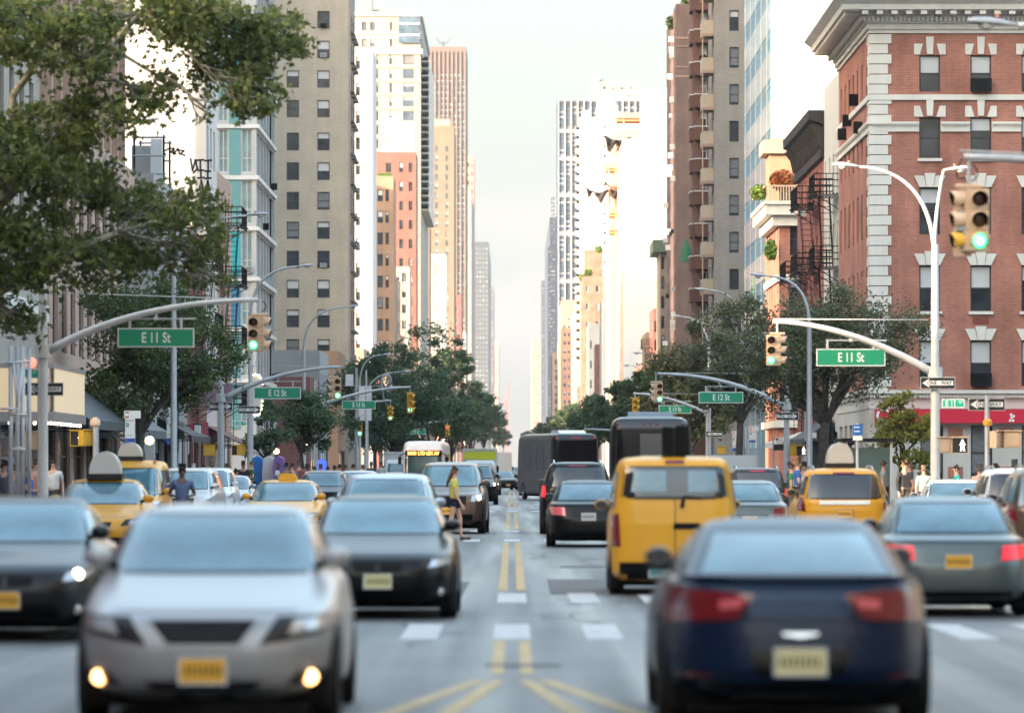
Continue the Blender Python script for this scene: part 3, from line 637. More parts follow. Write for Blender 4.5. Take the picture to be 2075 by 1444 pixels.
# ================================================================ right (east) side
# corner brick building with ivory quoins and heavy cornice
D0, D1, LT, W = 223.6, 245.6, 15.2, 18.; s = F/D0
row = [(112, 186), (238, 320), (380, 475), (538, 630), (690, 782)]
xc = [1884+103.5*i for i in range(8)]
ops = [o for o in Sop([(c-21, c+21) for c in xc], row, D0, LT, 1, W)]+Sop([(1823-4, 1823-3)], [(0, 0)], D0, LT, 1, W)[:0]
gf = Sop([(1865, 1911), (1967, 2011), (2070, 2112), (2173, 2216), (2276, 2320)], [(862, 972)], D0, LT, 1, W)
tw = [(x, pz(b_, D0), x+.95, pz(a, D0)) for a, b_ in row for x in (1.3, 4.2, 7.1, 10, 12.9, 15.8, 18.9)]
tg = [(x, .5, x+2.2, 3.6) for x in (1.5, 5, 8.5, 12, 15.5)]
IV = STO; BASE = mat('ivory_painted_base', (.58, .56, .51), .75, 0, .12, .8, streak=True)
rt, iv = building('red brick corner building with ivory quoins and heavy cornice', 1, D0, D1, LT, W, pz(30, D0), BRK, ops, tw, style='hung', seed=50, z0=pz(790, D0), variants=(1, 0, 2, 1, 0), parapet=.4)
mb = MB(); O, r = facing(1, 'S', LT-.06, W, D0-.06, D1); wallface(mb, O+iv, 0, W+.06, 0, pz(790, D0), [(o[0]+.06, o[1], o[2]+.06, o[3]) for o in gf], BASE, .3)
O, r = facing(1, 'T', LT-.06, W, D0, D1); wallface(mb, O+iv, r, D1-D0+.06, 0, pz(790, D0), tg, BASE, .3)
mb.build('ground_floor_wall', rt)
rs = random.Random(4)
for pr, loc, ro in fill(facing(1, 'S', LT, W, D0, D1)[0]+iv, 0, gf, rt, 'hung', False, 'dk', 'near', (4, 4, 0), rs)+fill(facing(1, 'T', LT, W, D0, D1)[0]+iv, R(-90), tg, rt, 'hung', False, 'dk', 'near', (0, 4), rs): put(pr, rt, loc, ro)
mb = MB()
def sb(x0, x1, y0, y1, o=.06, m=IV, mb_=None):   # block standing proud of the south wall
    (mb_ or mb).box(px(x0, D0), px(x1, D0), D0-o, D0-.003, pz(y1, D0), pz(y0, D0), m)
# quoins
y = 70; k = 0
while y < 786:
    wq = 1806 if k % 2 == 0 else 1799
    mb.box(LT-.07, px(wq, D0), D0-.09, D0-.003, pz(y+18.6, D0), pz(y, D0), IV)
    mb.box(LT-.07, LT-.003, D0-.003, D0+(1.6 if k % 2 == 0 else 1.1), pz(y+18.6, D0), pz(y, D0), IV); y += 20.4; k += 1
addto(rt, iv, mb, 'quoins')
for c in xc:
    for i, (a, b_) in enumerate(row):
        if px(c+33, D0) > LT+W: continue
        mb = MB()
        def trap(xa, xb, xc_, xd, ya, yb, o=.07):   # top from xa..xb, bottom xc..xd
            pts = [(px(xc_, D0), pz(yb, D0)), (px(xd, D0), pz(yb, D0)), (px(xb, D0), pz(ya, D0)), (px(xa, D0), pz(ya, D0))]
            mb.prism(pts, D0-o, D0-.003, IV)
        t = a-1
        if i < 2:
            kt = 36 if i == 0 else 44
            trap(c-8, c+8, c-6, c+6, t-kt, t-(1 if i == 0 else 2), .1)
            for sgn in (-1, 1):
                xo = [c+sgn*14, c+sgn*32, c+sgn*20, c+sgn*32] if i == 0 else [c+sgn*20, c+sgn*32, c+sgn*13, c+sgn*32]
                if sgn < 0: xo = [xo[1], xo[0], xo[3], xo[2]]
                trap(*xo, t-22, t)
            if i == 1:   # flat arch brick shown by a dark curved head
                pass
        else:
            trap(c-11, c+11, c-7, c+7, t-28, t, .12); trap(c-32, c-11.5, c-21, c-7.5, t-23, t); trap(c+11.5, c+32, c+7.5, c+21, t-23, t)
        if i in (1, 3): sb(c-25, c+25, b_+1, b_+7, .12)
        addto(rt, iv, mb, 'window_surround')
for a, b_, o in ((192, 203, .12), (790, 797, .35), (797, 806, .22), (806, 812, .12), (812, 828, .1), (60, 68, .1), (50, 60, .2)):
    ledge(rt, iv, 1, D0, D1, LT, W, pz(b_, D0), pz(a, D0), o, IV, 'belt_course')
mb = MB()
x = LT+.1
while x < LT+W: # dentils under the belts
    mb.box(x, x+.07, D0-.3, D0-.12, pz(806, D0), pz(801, D0), IV)
    if all(abs(x+.03-px(c, D0)) > 24*D0/F for c in xc): mb.box(x, x+.06, D0-.18, D0-.1, pz(255.5, D0), pz(252.2, D0), IV)
    x += .14
y_ = D0
while y_ < D1: mb.box(LT-.18, LT-.1, y_, y_+.06, pz(255.5, D0), pz(252.2, D0), IV); y_ += .14
addto(rt, iv, mb, 'dentils')
for z0_, z1_, o_ in ((252, 247, .2), (267, 252, .1)):
    ledge(rt, iv, 1, D0, D1, LT, W, pz(z0_, D0), pz(z1_, D0), o_, IV, 'belt_course', faces='T')
    e = [LT-o_]+[px(c+k, D0) for c in xc for k in (-22, 22) if px(c+22, D0) < LT+W]+[LT+W]
    for a, b_ in zip(e[::2], e[1::2]):
        m2 = MB(); m2.box(a, b_, D0-o_, D0-.002, pz(z0_, D0), pz(z1_, D0), IV); addto(rt, iv, m2, 'belt_course')
# cornice: stepped profile swept round the corner
mb = MB(); prof = [(.0, 50), (.28, 49), (.28, 42), (.42, 41), (.42, 33), (.55, 32), (.55, 26), (1.25, 24), (1.3, 14), (1.5, 7), (1.62, 3), (1.62, 0), (0, 0)]
pp = [(o, pz(y, D0)) for o, y in prof]; n = len(pp); vs = []
for o, z in pp: vs.append((LT+W, D0-o, z))
for o, z in pp: vs.append((LT-o, D0-o, z))
for o, z in pp: vs.append((LT-o, D1, z))
fs = [(j*n+i, j*n+(i+1) % n, (j+1)*n+(i+1) % n, (j+1)*n+i) for j in (0, 1) for i in range(n)]+[tuple(range(n)), tuple(range(2*n, 3*n))[::-1]]
mb.idx(vs, fs, IV); x = LT-.45
while x < LT+W:   # modillions and dentils
    mb.box(x, x+.26, D0-1.15, D0-.56, pz(33, D0), pz(24.2, D0), IV); x += .62
x = LT-.35
while x < LT+W: mb.box(x, x+.1, D0-.52, D0-.4, pz(45, D0), pz(35, D0), IV); x += .19
y_ = D0-.4
while y_ < D1-.3: mb.box(LT-1.15, LT-.56, y_, y_+.26, pz(33, D0), pz(24.2, D0), IV); y_ += .62
y_ = D0-.3
while y_ < D1-.3: mb.box(LT-.52, LT-.4, y_, y_+.1, pz(45, D0), pz(35, D0), IV); y_ += .19
addto(rt, iv, mb, 'cornice')
for cx, (a, b_) in ((1988, row[0]), (1988, row[4])):
    m2 = MB(); m2.box(px(cx-20, D0), px(cx+20, D0), D0-.42, D0+.12, pz(b_, D0), pz(b_-26, D0), M_['dark'])
    for q in range(5): m2.box(px(cx-15, D0), px(cx+13, D0), D0-.44, D0-.42, pz(b_-5-q*4, D0), pz(b_-6.5-q*4, D0), M_['black'])
    addto(rt, iv, m2, 'air_conditioner')
for dd, zz in ((229, 16.2), (232, 17.6), (236.5, 17.0), (240, 16.6)):
    m2 = MB(); m2.box(LT-.38, LT+.1, dd, dd+.5, zz, zz+.5, M_['dark']); addto(rt, iv, m2, 'air_conditioner')
# brick relief course, rusty vents
for cx in (1988,):
    m2 = MB(); m2.box(px(cx-17, D0), px(cx+15, D0), D0-.03, D0-.003, pz(656, D0), pz(642, D0), mat('rust_vent', (.22, .06, .045), .7, .2, .2, 6)); addto(rt, iv, m2, 'vent')
for cx in (1837, 1937, 2041):
    for a, b_ in ((868, 888), (945, 968)):
        m2 = MB(); m2.box(px(cx-16, D0-.06), px(cx+14, D0-.06), D0-.1, D0-.062, pz(b_, D0), pz(a, D0), BRK); addto(rt, iv, m2, 'brick_panel')
# red fascia sign with white letters
m2 = MB(); RED = mat('red_fascia', (.62, .012, .045), .55, 0, .06, .5); WL = mat('sign_letter_white', (.8, .8, .78), .5, 0, 0)
m2.box(px(1772, D0), px(2092, D0), D0-.62, D0-.13, pz(857, D0), pz(829, D0), RED)
o = addto(rt, iv, m2, 'fascia_sign')
m3 = MB()
for t, cx, sz in (('C', 1786, 28),):
    textmesh(t, sz/s*1.3, WL, Matrix.Translation((px(cx, D0), D0-.63, pz(843, D0))), .01, 1.1, .01, m3)
for cx, cy in ((2044, 852), (2047, 846), (2050, 852), (2046, 840), (2051, 843)):   # small white blossom motif
    m3.lathe([(.06, -.012), (.06, 0)], WL, 10, Matrix.Translation((px(cx, D0), D0-.622, pz(cy, D0))), 'y')
ob = m3.build('sign_lettering', o); ob.location = (0, 0, 0)
ob.data.transform(Matrix.Translation(iv))
# grey set-back building at the right edge of the frame
building('dark grey brick building at the right edge of the view', 1, 150, 203.5, 19.75, 14, 11.8, brickmat('charcoal_brick', (.12, .11, .11), (.10, .09, .09), (.2, .19, .19), .3, .1, .012), None, grid(53, 1, 15, 3.4, 1.5, rows(4.8, 2, 3.3), 2)+grid(53, 1, 9, 5.8, 4.2, [.5], 3), seed=51, cap=20)
# white painted walk-up
GP = mat('greyish_white_paint', (.50, .50, .47), .8, 0, .15, .8, streak=True)
rt, iv = building('greyish white painted walk-up beside the brick corner building', 1, 245.6, 259, 15.3, 16, 20.2, GP, None, grid(13.4, .8, 4, 3.2, 1.05, rows(4.8, 4, 3.3), 1.9)+[(.6, .4, 12.6, 3.4, 'grid')], seed=52)
fire_escape(rt, iv, 1, 15.3, 247, 251.6, [7.6, 11.1, 14.5], True)
m2 = MB()
for a, c in ((-1, 1),): pass
for y_, x_, z1 in ((252, 16.2, 24), (252, 17.2, 24.2)): m2.tube([(x_, y_, 19.3), (x_, y_, z1)], .03, mat('rusty_pipe', (.3, .2, .14), .7, .2, .2), 5)
m2.tube([(15.6, 252, 23.6), (18, 252, 23.6)], .025, mat('rusty_pipe', (.3, .2, .14)), 5); addto(rt, iv, m2, 'rooftop_pipes')
# dark brick walk-up with black bracketed cornice
DK = mat('black_cornice', (.012, .0115, .011), .6, 0, .3, 4)
DKB = mat('black_bracket', (.03, .028, .026), .6, 0, .3, 4)
rt, iv = building('dark brick walk-up with a black bracketed cornice and fire escapes', 1, 259, 283, 15.3, 14, 18.6, RB2, None, grid(24, 1, 7, 3.3, 1.1, rows(4.8, 4, 3.3), 1.9)+[(.6, .4, 23, 3.4, 'grid')], seed=53)
m2 = MB(); pr = [(0, 16.9), (.2, 16.9), (.2, 17.3), (.05, 17.4), (.05, 18.5), (.75, 18.75), (.78, 19.2), (0, 19.2)]
m2.prism([(15.298-o, z) for o, z in pr], 258.7, 283.2, DK)
y_ = 259
while y_ < 283: m2.prism([(15.26, 17.3), (15.05, 17.5), (14.92, 18.1), (14.6, 18.55), (15.26, 18.6)], y_, y_+.45, DKB); y_ += 1.7
addto(rt, iv, m2, 'cornice')
fire_escape(rt, iv, 1, 15.3, 262, 268, [4.8, 8.1, 11.4, 14.7]); fire_escape(rt, iv, 1, 15.3, 273, 279, [4.8, 8.1, 11.4])
# orange corner building with planted cornice
rt, iv = building('orange brick corner building with a planted cream cornice', 1, 304, 320, 15.4, 12, 16.6, BRK, grid(12, .6, 4, 2.9, 1.2, rows(4.6, 4, 3.1), 1.9), grid(16, 1, 5, 3, 1.2, rows(4.6, 4, 3.1), 1.9), seed=54)
for z0_, z1_, o in ((15.6, 16.2, .4), (16.2, 16.8, .8), (16.8, 17.0, .95), (12.4, 12.8, .15), (4, 4.4, .3)): ledge(rt, iv, 1, 304, 320, 15.4, 12, z0_, z1_, o, STO, 'cornice')
m2 = MB(); z = 17.0
for k in range(24): m2.box(14.6+k*.16, 14.66+k*.16, 303.1, 303.16, z, z+.8, M_['tan'])
m2.box(14.55, 18.5, 303.08, 303.18, z+.8, z+.9, M_['tan']); m2.box(14.5, 14.6, 303.1, 319, z+.8, z+.9, M_['tan']); addto(rt, iv, m2, 'roof_railing')
def shrub(name, c, r3, n, col, parent=None, inv=None, leaf=.16, seed=1):
    rr = random.Random(seed); mb = MB()
    for i in range(n):
        a = rr.random()*6.283; u = rr.uniform(-1, 1); q = rr.random()**.4; sq = math.sqrt(1-u*u)
        p = Vector((c[0]+r3[0]*q*sq*math.cos(a), c[1]+r3[1]*q*sq*math.sin(a), c[2]+r3[2]*q*u))
        d1 = Vector((rr.gauss(0, 1), rr.gauss(0, 1), rr.gauss(0, 1))).normalized()*leaf; d2 = d1.orthogonal().normalized()*leaf*.6
        mb.face([p-d1, p+d2, p+d1, p-d2], col)
    if parent: return addto(parent, inv, mb, name)
    return mb.build(name)
LFO = mat('autumn_leaves', (.42, .13, .03), .7, 0, .4, 2); LFG = mat('fresh_leaves', (.16, .24, .03), .7, 0, .4, 2)
shrub('roof_shrub', (15.6, 304, 18.2), (.8, .7, .6), 900, LFO, rt, iv, seed=3); shrub('roof_shrub', (14.3, 306, 17.6), (.5, .8, .42), 500, LFG, rt, iv, seed=4)
shrub('hanging_plant', (14.9, 304, 14.2), (.35, .5, .6), 350, LFG, rt, iv, seed=5)
rt, iv = building('narrow tan building rising behind the planted cornice', 1, 320, 325, 15.6, 10, 21.6, TANB, grid(10, .6, 3, 3, 1, rows(17.5, 1, 3), 1.8), None, seed=55)
ledge(rt, iv, 1, 320, 325, 15.6, 10, 20.7, 21.5, .4, BRS, 'cornice')
PBL = mat('pale_blue_mullion', (.30, .45, .55), .5, .1, .05)
# blue curtain wall tower with a blank white flank
D0, D1, LT = 325., 366., 16.1
BW = glassmat('blue_curtain_wall', (.30, .42, .50), .7, .12, vary=.15)
rt, iv = building('tower with a blue street front and blank white flank', 1, D0, D1, LT, 26, 62, WHT, None, None, seed=56, streetm=mat('blue_spandrel', (.24, .42, .54), .4, .1, .06, .3))
m2 = MB(); y_ = D0+.3; k = 0
while y_ < D1-1:
    m2.box(LT-.07, LT-.003, y_, y_+.14, 3, 62, M_['white'] if k % 4 == 0 else PBL)
    y_ += 1.9; k += 1
addto(rt, iv, m2, 'mullions')
m2 = MB()
for f in range(19):
    z = 4.5+3.05*f; y_ = D0+.6
    while y_ < D1-2: m2.box(LT-.06, LT-.003, y_, y_+1.45, z, z+1.7, BW); y_ += 1.9
o = addto(rt, iv, m2, 'window_bands'); o['kind'] = 'stuff'
m2 = MB()
for f in range(18): m2.box(LT-.03, LT-.004, D0, D1, 4+3.05*f, 4.12+3.05*f, PBL)
addto(rt, iv, m2, 'floor_bands')
ledge(rt, iv, 1, D0, D1, LT, 26, 61, 62.4, .3, WHT, faces='T')
m2 = MB(); GN = mat('green_steel', (.08, .22, .08), .5, .2, .1)
for z in (10.2, 6.9): m2.box(14.9, 16.09, 326, 332, z, z+.12, GN); m2.tube([(14.92, 326, z+1), (14.92, 332, z+1)], .03, GN, 5); m2.tube([(14.92, 326, z), (14.92, 326, z+3.2)], .05, GN, 5)
addto(rt, iv, m2, 'green_balcony')
# grey-beige tower with balconies
D0 = 397.; s = F/D0
wy = [(21+74.8*i, 63+74.8*i) for i in range(11)]
rt, iv = building('grey-beige apartment tower with stacked concrete balconies', 1, D0, 409, 15.2, 18, 50, GRB, Sop([(1478, 1497), (1515, 1534), (1552, 1570)], wy, D0, 15.2, 1, 18), grid(12, 1, 2, 6, 2, [pz(b_, D0) for a, b_ in wy], 2), seed=57, variants=(0, 4, 2, 0), fr='dk')
for i in range(12):
    z = pz(56+74.8*(i-1)+10, D0); m2 = MB()
    m2.box(14.3, 15.19, 397.6, 401, z-.22, z, BRS); m2.box(14.3, 14.42, 397.6, 401, z, z+.95, mat('balcony_panel', (.50, .40, .29), .7, 0, .1)); m2.box(14.42, 15.19, 397.6, 397.72, z, z+.95, mat('balcony_panel', (.5, .4, .29)))
    m2.tube([(14.36, 397.7, z+1), (14.36, 397.7, z+2.7)], .05, M_['tan'], 5); addto(rt, iv, m2, 'balcony')
RB3 = brickmat('brown_red_brick', (.19, .085, .065), (.15, .07, .055), (.2, .14, .12), .3, .1, .012, .15)
# reddish tower with brick bays
D0 = 414.; LT = (1405-CX)*D0/F
rt, iv = building('reddish brown brick tower with projecting brick balconies', 1, D0, 418.5, LT, 16, 50, RB3, Sop([(1418, 1432)], [(27+65.4*i, 61+65.4*i) for i in range(12)], D0, LT, 1, 16), None, seed=58, style='hung', fr='wh', variants=(0, 1, 1, 4))
for i in range(13):
    m2 = MB(); z = pz(88+65.4*(i-1), D0); m2.box(LT+.08, LT+1.1, D0-.85, D0-.01, z, z+1.0, RB3); m2.box(LT+.03, LT+1.15, D0-.9, D0-.01, z+1.0, z+1.08, M_['white'])
    m2.box(LT-.25, LT-.01, D0+.01, D0+3.5, z, z+1.0, RB3); m2.box(LT-.3, LT-.01, D0+.01, D0+3.55, z+1.0, z+1.08, M_['white']); addto(rt, iv, m2, 'balcony')
# dark brick slab with sunlit parapet and rooftop planting
D0 = dist(1370); s = F/D0
rt, iv = building('dark brown brick slab tower with a planted parapet', 1, D0, 519, 15.2, 16, pz(8, D0), DBR, None, grid(30, 2, 6, 4.8, 1.4, rows(4, 14, 2.8), 1.6), seed=59, fr='wh')
for a, b_ in ((75, 79), (93, 95), (135, 137), (153, 157)): ledge(rt, iv, 1, D0, 519, 15.2, 16, pz(b_, D0), pz(a, D0), .08, mat('pinkish_coping', (.3, .2, .17), .8), faces='S')
rs = random.Random(8)
for i in range(20):
    m2 = MB(); y_ = 490+rs.random()*27; z = rs.uniform(6, 42); m2.box(14.75, 15.3, y_, y_+.7, z, z+.5, M_['white']); m2.box(14.74, 14.76, y_+.08, y_+.6, z+.08, z+.4, M_['dark']); addto(rt, iv, m2, 'air_conditioner')
shrub('roof_shrub', (17, D0+1, pz(3, D0)), (1.3, 1, .7), 500, LFG, rt, iv, .2, 6); shrub('roof_shrub', (15, D0+9, pz(30, D0)), (.5, 1, .6), 200, mat('dull_leaves', (.06, .08, .03), .8), rt, iv, .2, 7)
m2 = MB()
m2.lathe([(.02, pz(478, 480)), (.45, pz(500, 480)), (.62, pz(525, 480))], mat('green_awning', (.01, .10, .04), .7), 12, Matrix.Translation((px(1395, 480), 486, 0))); addto(rt, iv, m2, 'green_awning')
# two lower old buildings beyond
x = simple('narrow old building with a green corniced top', 1, 1338, 1330, 1352, 487, mat('old_brown_stone', (.22, .17, .13), .8, 0, .2, .6), [(1340, 1346)], [(520+40*i, 545+40*i) for i in range(6)], 'one', seed=60)
ledge(x[0], x[1], 1, x[2], x[3], 15.2, x[4], x[5]-1.2, x[5]+.05, .75, mat('verdigris', (.10, .14, .09), .7, 0, .2), 'cornice')
x = simple('low plum brick walk-up beside the old corniced building', 1, 1324, 1316, 1352, 625, RB2, [(1326, 1330)], [(650+38*i, 672+38*i) for i in range(4)], 'one', seed=61)
fire_escape(x[0], x[1], 1, 15.2, x[2]+2, x[2]+8, [5, 8.2, 11.4, 14.6])
# huge blank white wall
D0 = 723.; s = F/D0
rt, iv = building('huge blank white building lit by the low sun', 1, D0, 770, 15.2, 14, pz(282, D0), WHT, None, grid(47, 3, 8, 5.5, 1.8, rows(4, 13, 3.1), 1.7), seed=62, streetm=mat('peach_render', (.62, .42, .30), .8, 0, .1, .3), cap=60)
m2 = MB(); m2.box(px(1308, D0), 15.2+14.5, D0+1.5, D0+30, pz(300, D0), pz(176, D0), WHT); addto(rt, iv, m2, 'upper_storeys')
rt, iv = building('white high-rise beside the huge blank wall with terraces under repair', 1, 772, 800, 14.6, 12, pz(262, 772), CRM, None, grid(28, 2, 5, 5, 2, rows(4, 14, 3.1), 1.7), seed=63, cap=50)
NET = mat('black_netting', (.035, .03, .028), .8, 0, .3, 1); ORG = mat('orange_planks', (.62, .26, .12), .8, 0, .2, 1)
D = 770.
for y in (245, 300, 345, 392, 436, 470):   # terraces with planks
    m2 = MB(); xa = 1226+ (22 if y < 330 else 0)+(y > 380)*6; m2.box(px(xa, D), px(1262 if y > 290 else 1306, D), D-8, D-2, pz(y+8, D), pz(y, D), ORG); m2.box(px(xa-2, D), px(1262 if y > 290 else 1306, D), D-8.4, D-8, pz(y+2, D), pz(y-8, D), mat('orange_mesh', (.7, .38, .22), .8)); addto(rt, iv, m2, 'scaffold_deck')
m2 = MB()
for xx in (1232, 1246, 1262): m2.tube([(px(xx, D), D-8, 30), (px(xx, D), D-8, pz(240, D))], .12, M_['tan'], 5)
addto(rt, iv, m2, 'scaffold_posts')
def tarp(x0, x1, ytop0, ytop1, hgt, seed):
    rr = random.Random(seed); mb = MB(); nx, nz = 14, 7; vs = []
    for j in range(nz+1):
        for i in range(nx+1):
            u, v = i/nx, j/nz; yt = ytop0+(ytop1-ytop0)*u+10*math.sin(u*math.pi)*(1-v)
            z = pz(yt+hgt*v*(1-.35*abs(u-.5)*2)*(.8+.4*math.sin(u*9+seed)), D); vs.append((px(x0+(x1-x0)*u+6*v*(1-u), D), D-8.6-1.6*math.sin(v*math.pi)-.5*math.sin(u*17+v*4), z))
    fs = [(j*(nx+1)+i, j*(nx+1)+i+1, (j+1)*(nx+1)+i+1, (j+1)*(nx+1)+i) for j in range(nz) for i in range(nx)]
    mb.idx(vs, fs, NET); mb.idx([(a, b_+.06, c) for a, b_, c in vs], [f[::-1] for f in fs], NET)
    for i in (0, 5, 10, 14): a = Vector(vs[i]); b2 = Vector(vs[nz*(nx+1)+min(i+3, nx)]); mb.tube([a, b2], .1, M_['white'], 5)
    return addto(rt, iv, mb, 'tarpaulin')
tarp(1222, 1276, 280, 283, 42, 1); tarp(1184, 1230, 384, 388, 30, 2); tarp(1218, 1256, 368, 392, 26, 3)
# further towers
simple('white strip building before the scaffolded high-rise', 1, 1232, 1222, 1250, 545, WHT, None, None, seed=64)
simple('grey block with a pale flat top in front of the red stepped building', 1, 1193, 1188, 1215, 655, mat('blue_grey_render', (.17, .19, .20), .8, 0, .1, .3), [(1196, 1199)], [(690+40*i, 706+40*i) for i in range(4)], 'one', seed=65)
x = simple('red stepped brick building with planted terraces', 1, 1178, 1170, 1222, 560, BRK, [(1187, 1192), (1207, 1214)], [(578+36*i, 592+36*i) for i in range(8)], 'one', seed=66, fr='wh')
m2 = MB(); D = x[2]; m2.box(px(1185, D), px(1222, D), D+4, D+14, x[5]-1, pz(505, D), BRK); addto(x[0], x[1], m2, 'upper_storeys')
for c in ((1180, 562), (1192, 552), (1213, 505)): shrub('terrace_shrub', (px(c[0], D), D+1, pz(c[1], D)), (1, 1, .9), 120, LFG, x[0], x[1], .35, c[0])
D0 = 1187.
rt, iv = building('bright white apartment tower with rounded balconies', 1, D0, 1230, 15.2, 16, pz(238, D0), WHT, Sop([(1196, 1199), (1206, 1209), (1222, 1229)], [(255+19.5*i, 261+19.5*i) for i in range(24)], D0, 15.2, 1, 16), None, 'one', seed=67, fr='wh', cap=80)
for i in range(26):
    m2 = MB(); z = pz(272+18.6*i, D0); m2.lathe([(1.35, 0), (1.35, .9)], mat('white_balcony', (.70, .68, .65), .8), 14, Matrix.Translation((15.6, D0+1, z))); m2.box(14.5, 15.6, D0+.2, D0+1.8, z+.9, z+1.7, M_['dark']); addto(rt, iv, m2, 'balcony')
m2 = MB(); m2.box(px(1181, D0), px(1196, D0), D0+3, D0+12, pz(245, D0), pz(222, D0), WHT); m2.box(px(1210, D0), px(1253, D0), D0+4, D0+14, pz(245, D0), pz(212, D0), WHT)
m2.lathe([(2.4, pz(212, D0)), (2.3, pz(200, D0)), (1.6, pz(193, D0)), (.3, pz(189, D0))], WHT, 18, Matrix.Translation((px(1232, D0), D0+7, 0))); addto(rt, iv, m2, 'rooftop_house')
D0 = dist(1129)
rt, iv = building('dark glass office tower with pale vertical stripes', 1, D0, 1800, 15.2, 31, pz(205, D0), mat('dark_tower_skin', (.06, .06, .075), .4, .2, .1, .1), Sop([(1133+13*i, 1143.5+13*i) for i in range(14)], [(216+9.6*i, 223.6+9.6*i) for i in range(64)], D0, 15.2, 1, 31), None, 'one', seed=68, gl='blue', cap=100)
m2 = MB()
for i in range(14): m2.box(px(1131+13*i, D0), px(1132.4+13*i, D0), D0-.6, D0-.01, 20, pz(205, D0), M_['white'])
addto(rt, iv, m2, 'piers')
for y in (262, 318, 392, 470, 566):
    m2 = MB(); m2.box(px(1133, D0), px(1310, D0), D0-.3, D0-.01, pz(y+7, D0), pz(y, D0), GRY)
    addto(rt, iv, m2, 'spandrel_band')
D0 = 1900.; m2 = None
rt, iv = building('pale cream tower top showing above the striped tower', 1, D0, 1940, (1195-CX)*D0/F, 19, pz(166, D0), CRM, Sop([(1222, 1228), (1241, 1245), (1257, 1263), (1276, 1281)], [(175, 181)], D0, (1195-CX)*D0/F, 1, 19)+Sop([(1271, 1278)], [(190, 195)], D0, (1195-CX)*D0/F, 1, 19), None, 'one', seed=69)
m2 = MB(); m2.lathe([(1.0, pz(168, D0)), (1.9, pz(162, D0)), (1.9, pz(157, D0)), (1.2, pz(152.5, D0)), (.2, pz(151, D0))], WHT, 16, Matrix.Translation((px(1211, D0), D0+2, 0))); addto(rt, iv, m2, 'water_tank')
simple('cream mid-rise with pink brick front low on the east side', 1, 1138, 1133, 1168, 608, mat('salmon_brick', (.55, .29, .19), .85, 0, .12, .1), [(1142, 1147), (1151, 1156), (1160, 1164)], [(640+17*i, 648+17*i) for i in range(12)], 'one', seed=70, fr='wh')
simple('cream setback mid-rise beside the salmon one', 1, 1131, 1128, 1150, 690, CRM, [(1134, 1138), (1142, 1146)], [(705+15*i, 712+15*i) for i in range(8)], 'one', seed=71)
BT = mat('navy_tower', (.055, .07, .105), .35, .2, .12, .05)
simple('dark navy glass tower', 1, 1110, 1107, 1128, 500, BT, [(1112+4.2*i, 1115+4.2*i) for i in range(3)], [(508+8*i, 513+8*i) for i in range(42)], 'one', seed=72, gl='blue', cap=100)
simple('slim navy tower rising behind the dark navy one', 1, 1106, 1104, 1125, 440, BT, [(1117, 1119), (1121, 1123.5)], [(400+8*i, 405+8*i) for i in range(14)], 'one', D=2400., lat=(1114-CX)*2400/F, seed=73, cap=20)
simple('blue-grey tower low beside the navy towers', 1, 1097, 1095, 1112, 568, mat('blue_grey_tower', (.10, .12, .16), .5, .1, .1, .05), [(1099, 1101.5), (1104, 1106.5)], [(576+8*i, 580.5+8*i) for i in range(34)], 'one', seed=74, gl='blue', cap=60)
simple('farthest pink brick tower on the east side of the avenue', 1, 1078, 1076, 1100, 686, mat('far_pink', (.45, .27, .22)), [(1081, 1083), (1086, 1088), (1091, 1093)], [(694+8*i, 698+8*i) for i in range(22)], 'one', seed=75, cap=60)
for i, (d, h, m, n_) in enumerate(((465, 12, RB2, 'low plum shop building behind the east street trees'), (545, 10, GRY, 'low grey shop building behind the east street trees'), (600, 17, TANB, 'tan five-storey building before the blank white wall'), (640, 14, BRK, 'red four-storey building before the blank white wall'), (820, 18, TANB, 'tan mid-rise past the scaffolded high-rise'), (900, 30, WHT, 'white mid-rise past the scaffolded high-rise'), (960, 24, BRK, 'red mid-rise past the scaffolded high-rise'), (1300, 40, CRM, 'cream mid-rise far down the east side'), (2000, 45, BRS, 'pinkish mid-rise far down the east side'))):
    building(n_, 1, d, d+(20 if d < 1000 else 60), 15.25, 14, h, m, grid(14, 1, 4, 3, 1.1, rows(4.5, int((h-5)/3), 3), 1.7), grid(20, 1, 6, 3, 1.1, rows(4.5, int((h-5)/3), 3), 1.7), seed=80+i, cap=24)
# far tower crane
t = thing('tower_crane', 'slender red tower crane far down the avenue', 'crane', (px(1027, 5200), 5200, 0))
m2 = MB(); RC = mat('crane_red', (.5, .1, .07), .6)
for dx in (-1, 1): m2.tube([(dx, 0, 0), (dx, 0, 62)], .35, RC, 4)
for k in range(20): m2.tube([(-1, 0, k*3), (1, 0, k*3+3)], .25, RC, 4)
m2.build('mast', t); m2 = MB(); m2.tube([(0, 0, 62), (4.5, 0, 88)], .6, RC, 4); m2.tube([(0, 0, 62), (-3, 0, 66)], .7, RC, 4); m2.tube([(0, 0, 70), (4.5, 0, 88)], .2, RC, 4); m2.build('jib', t)
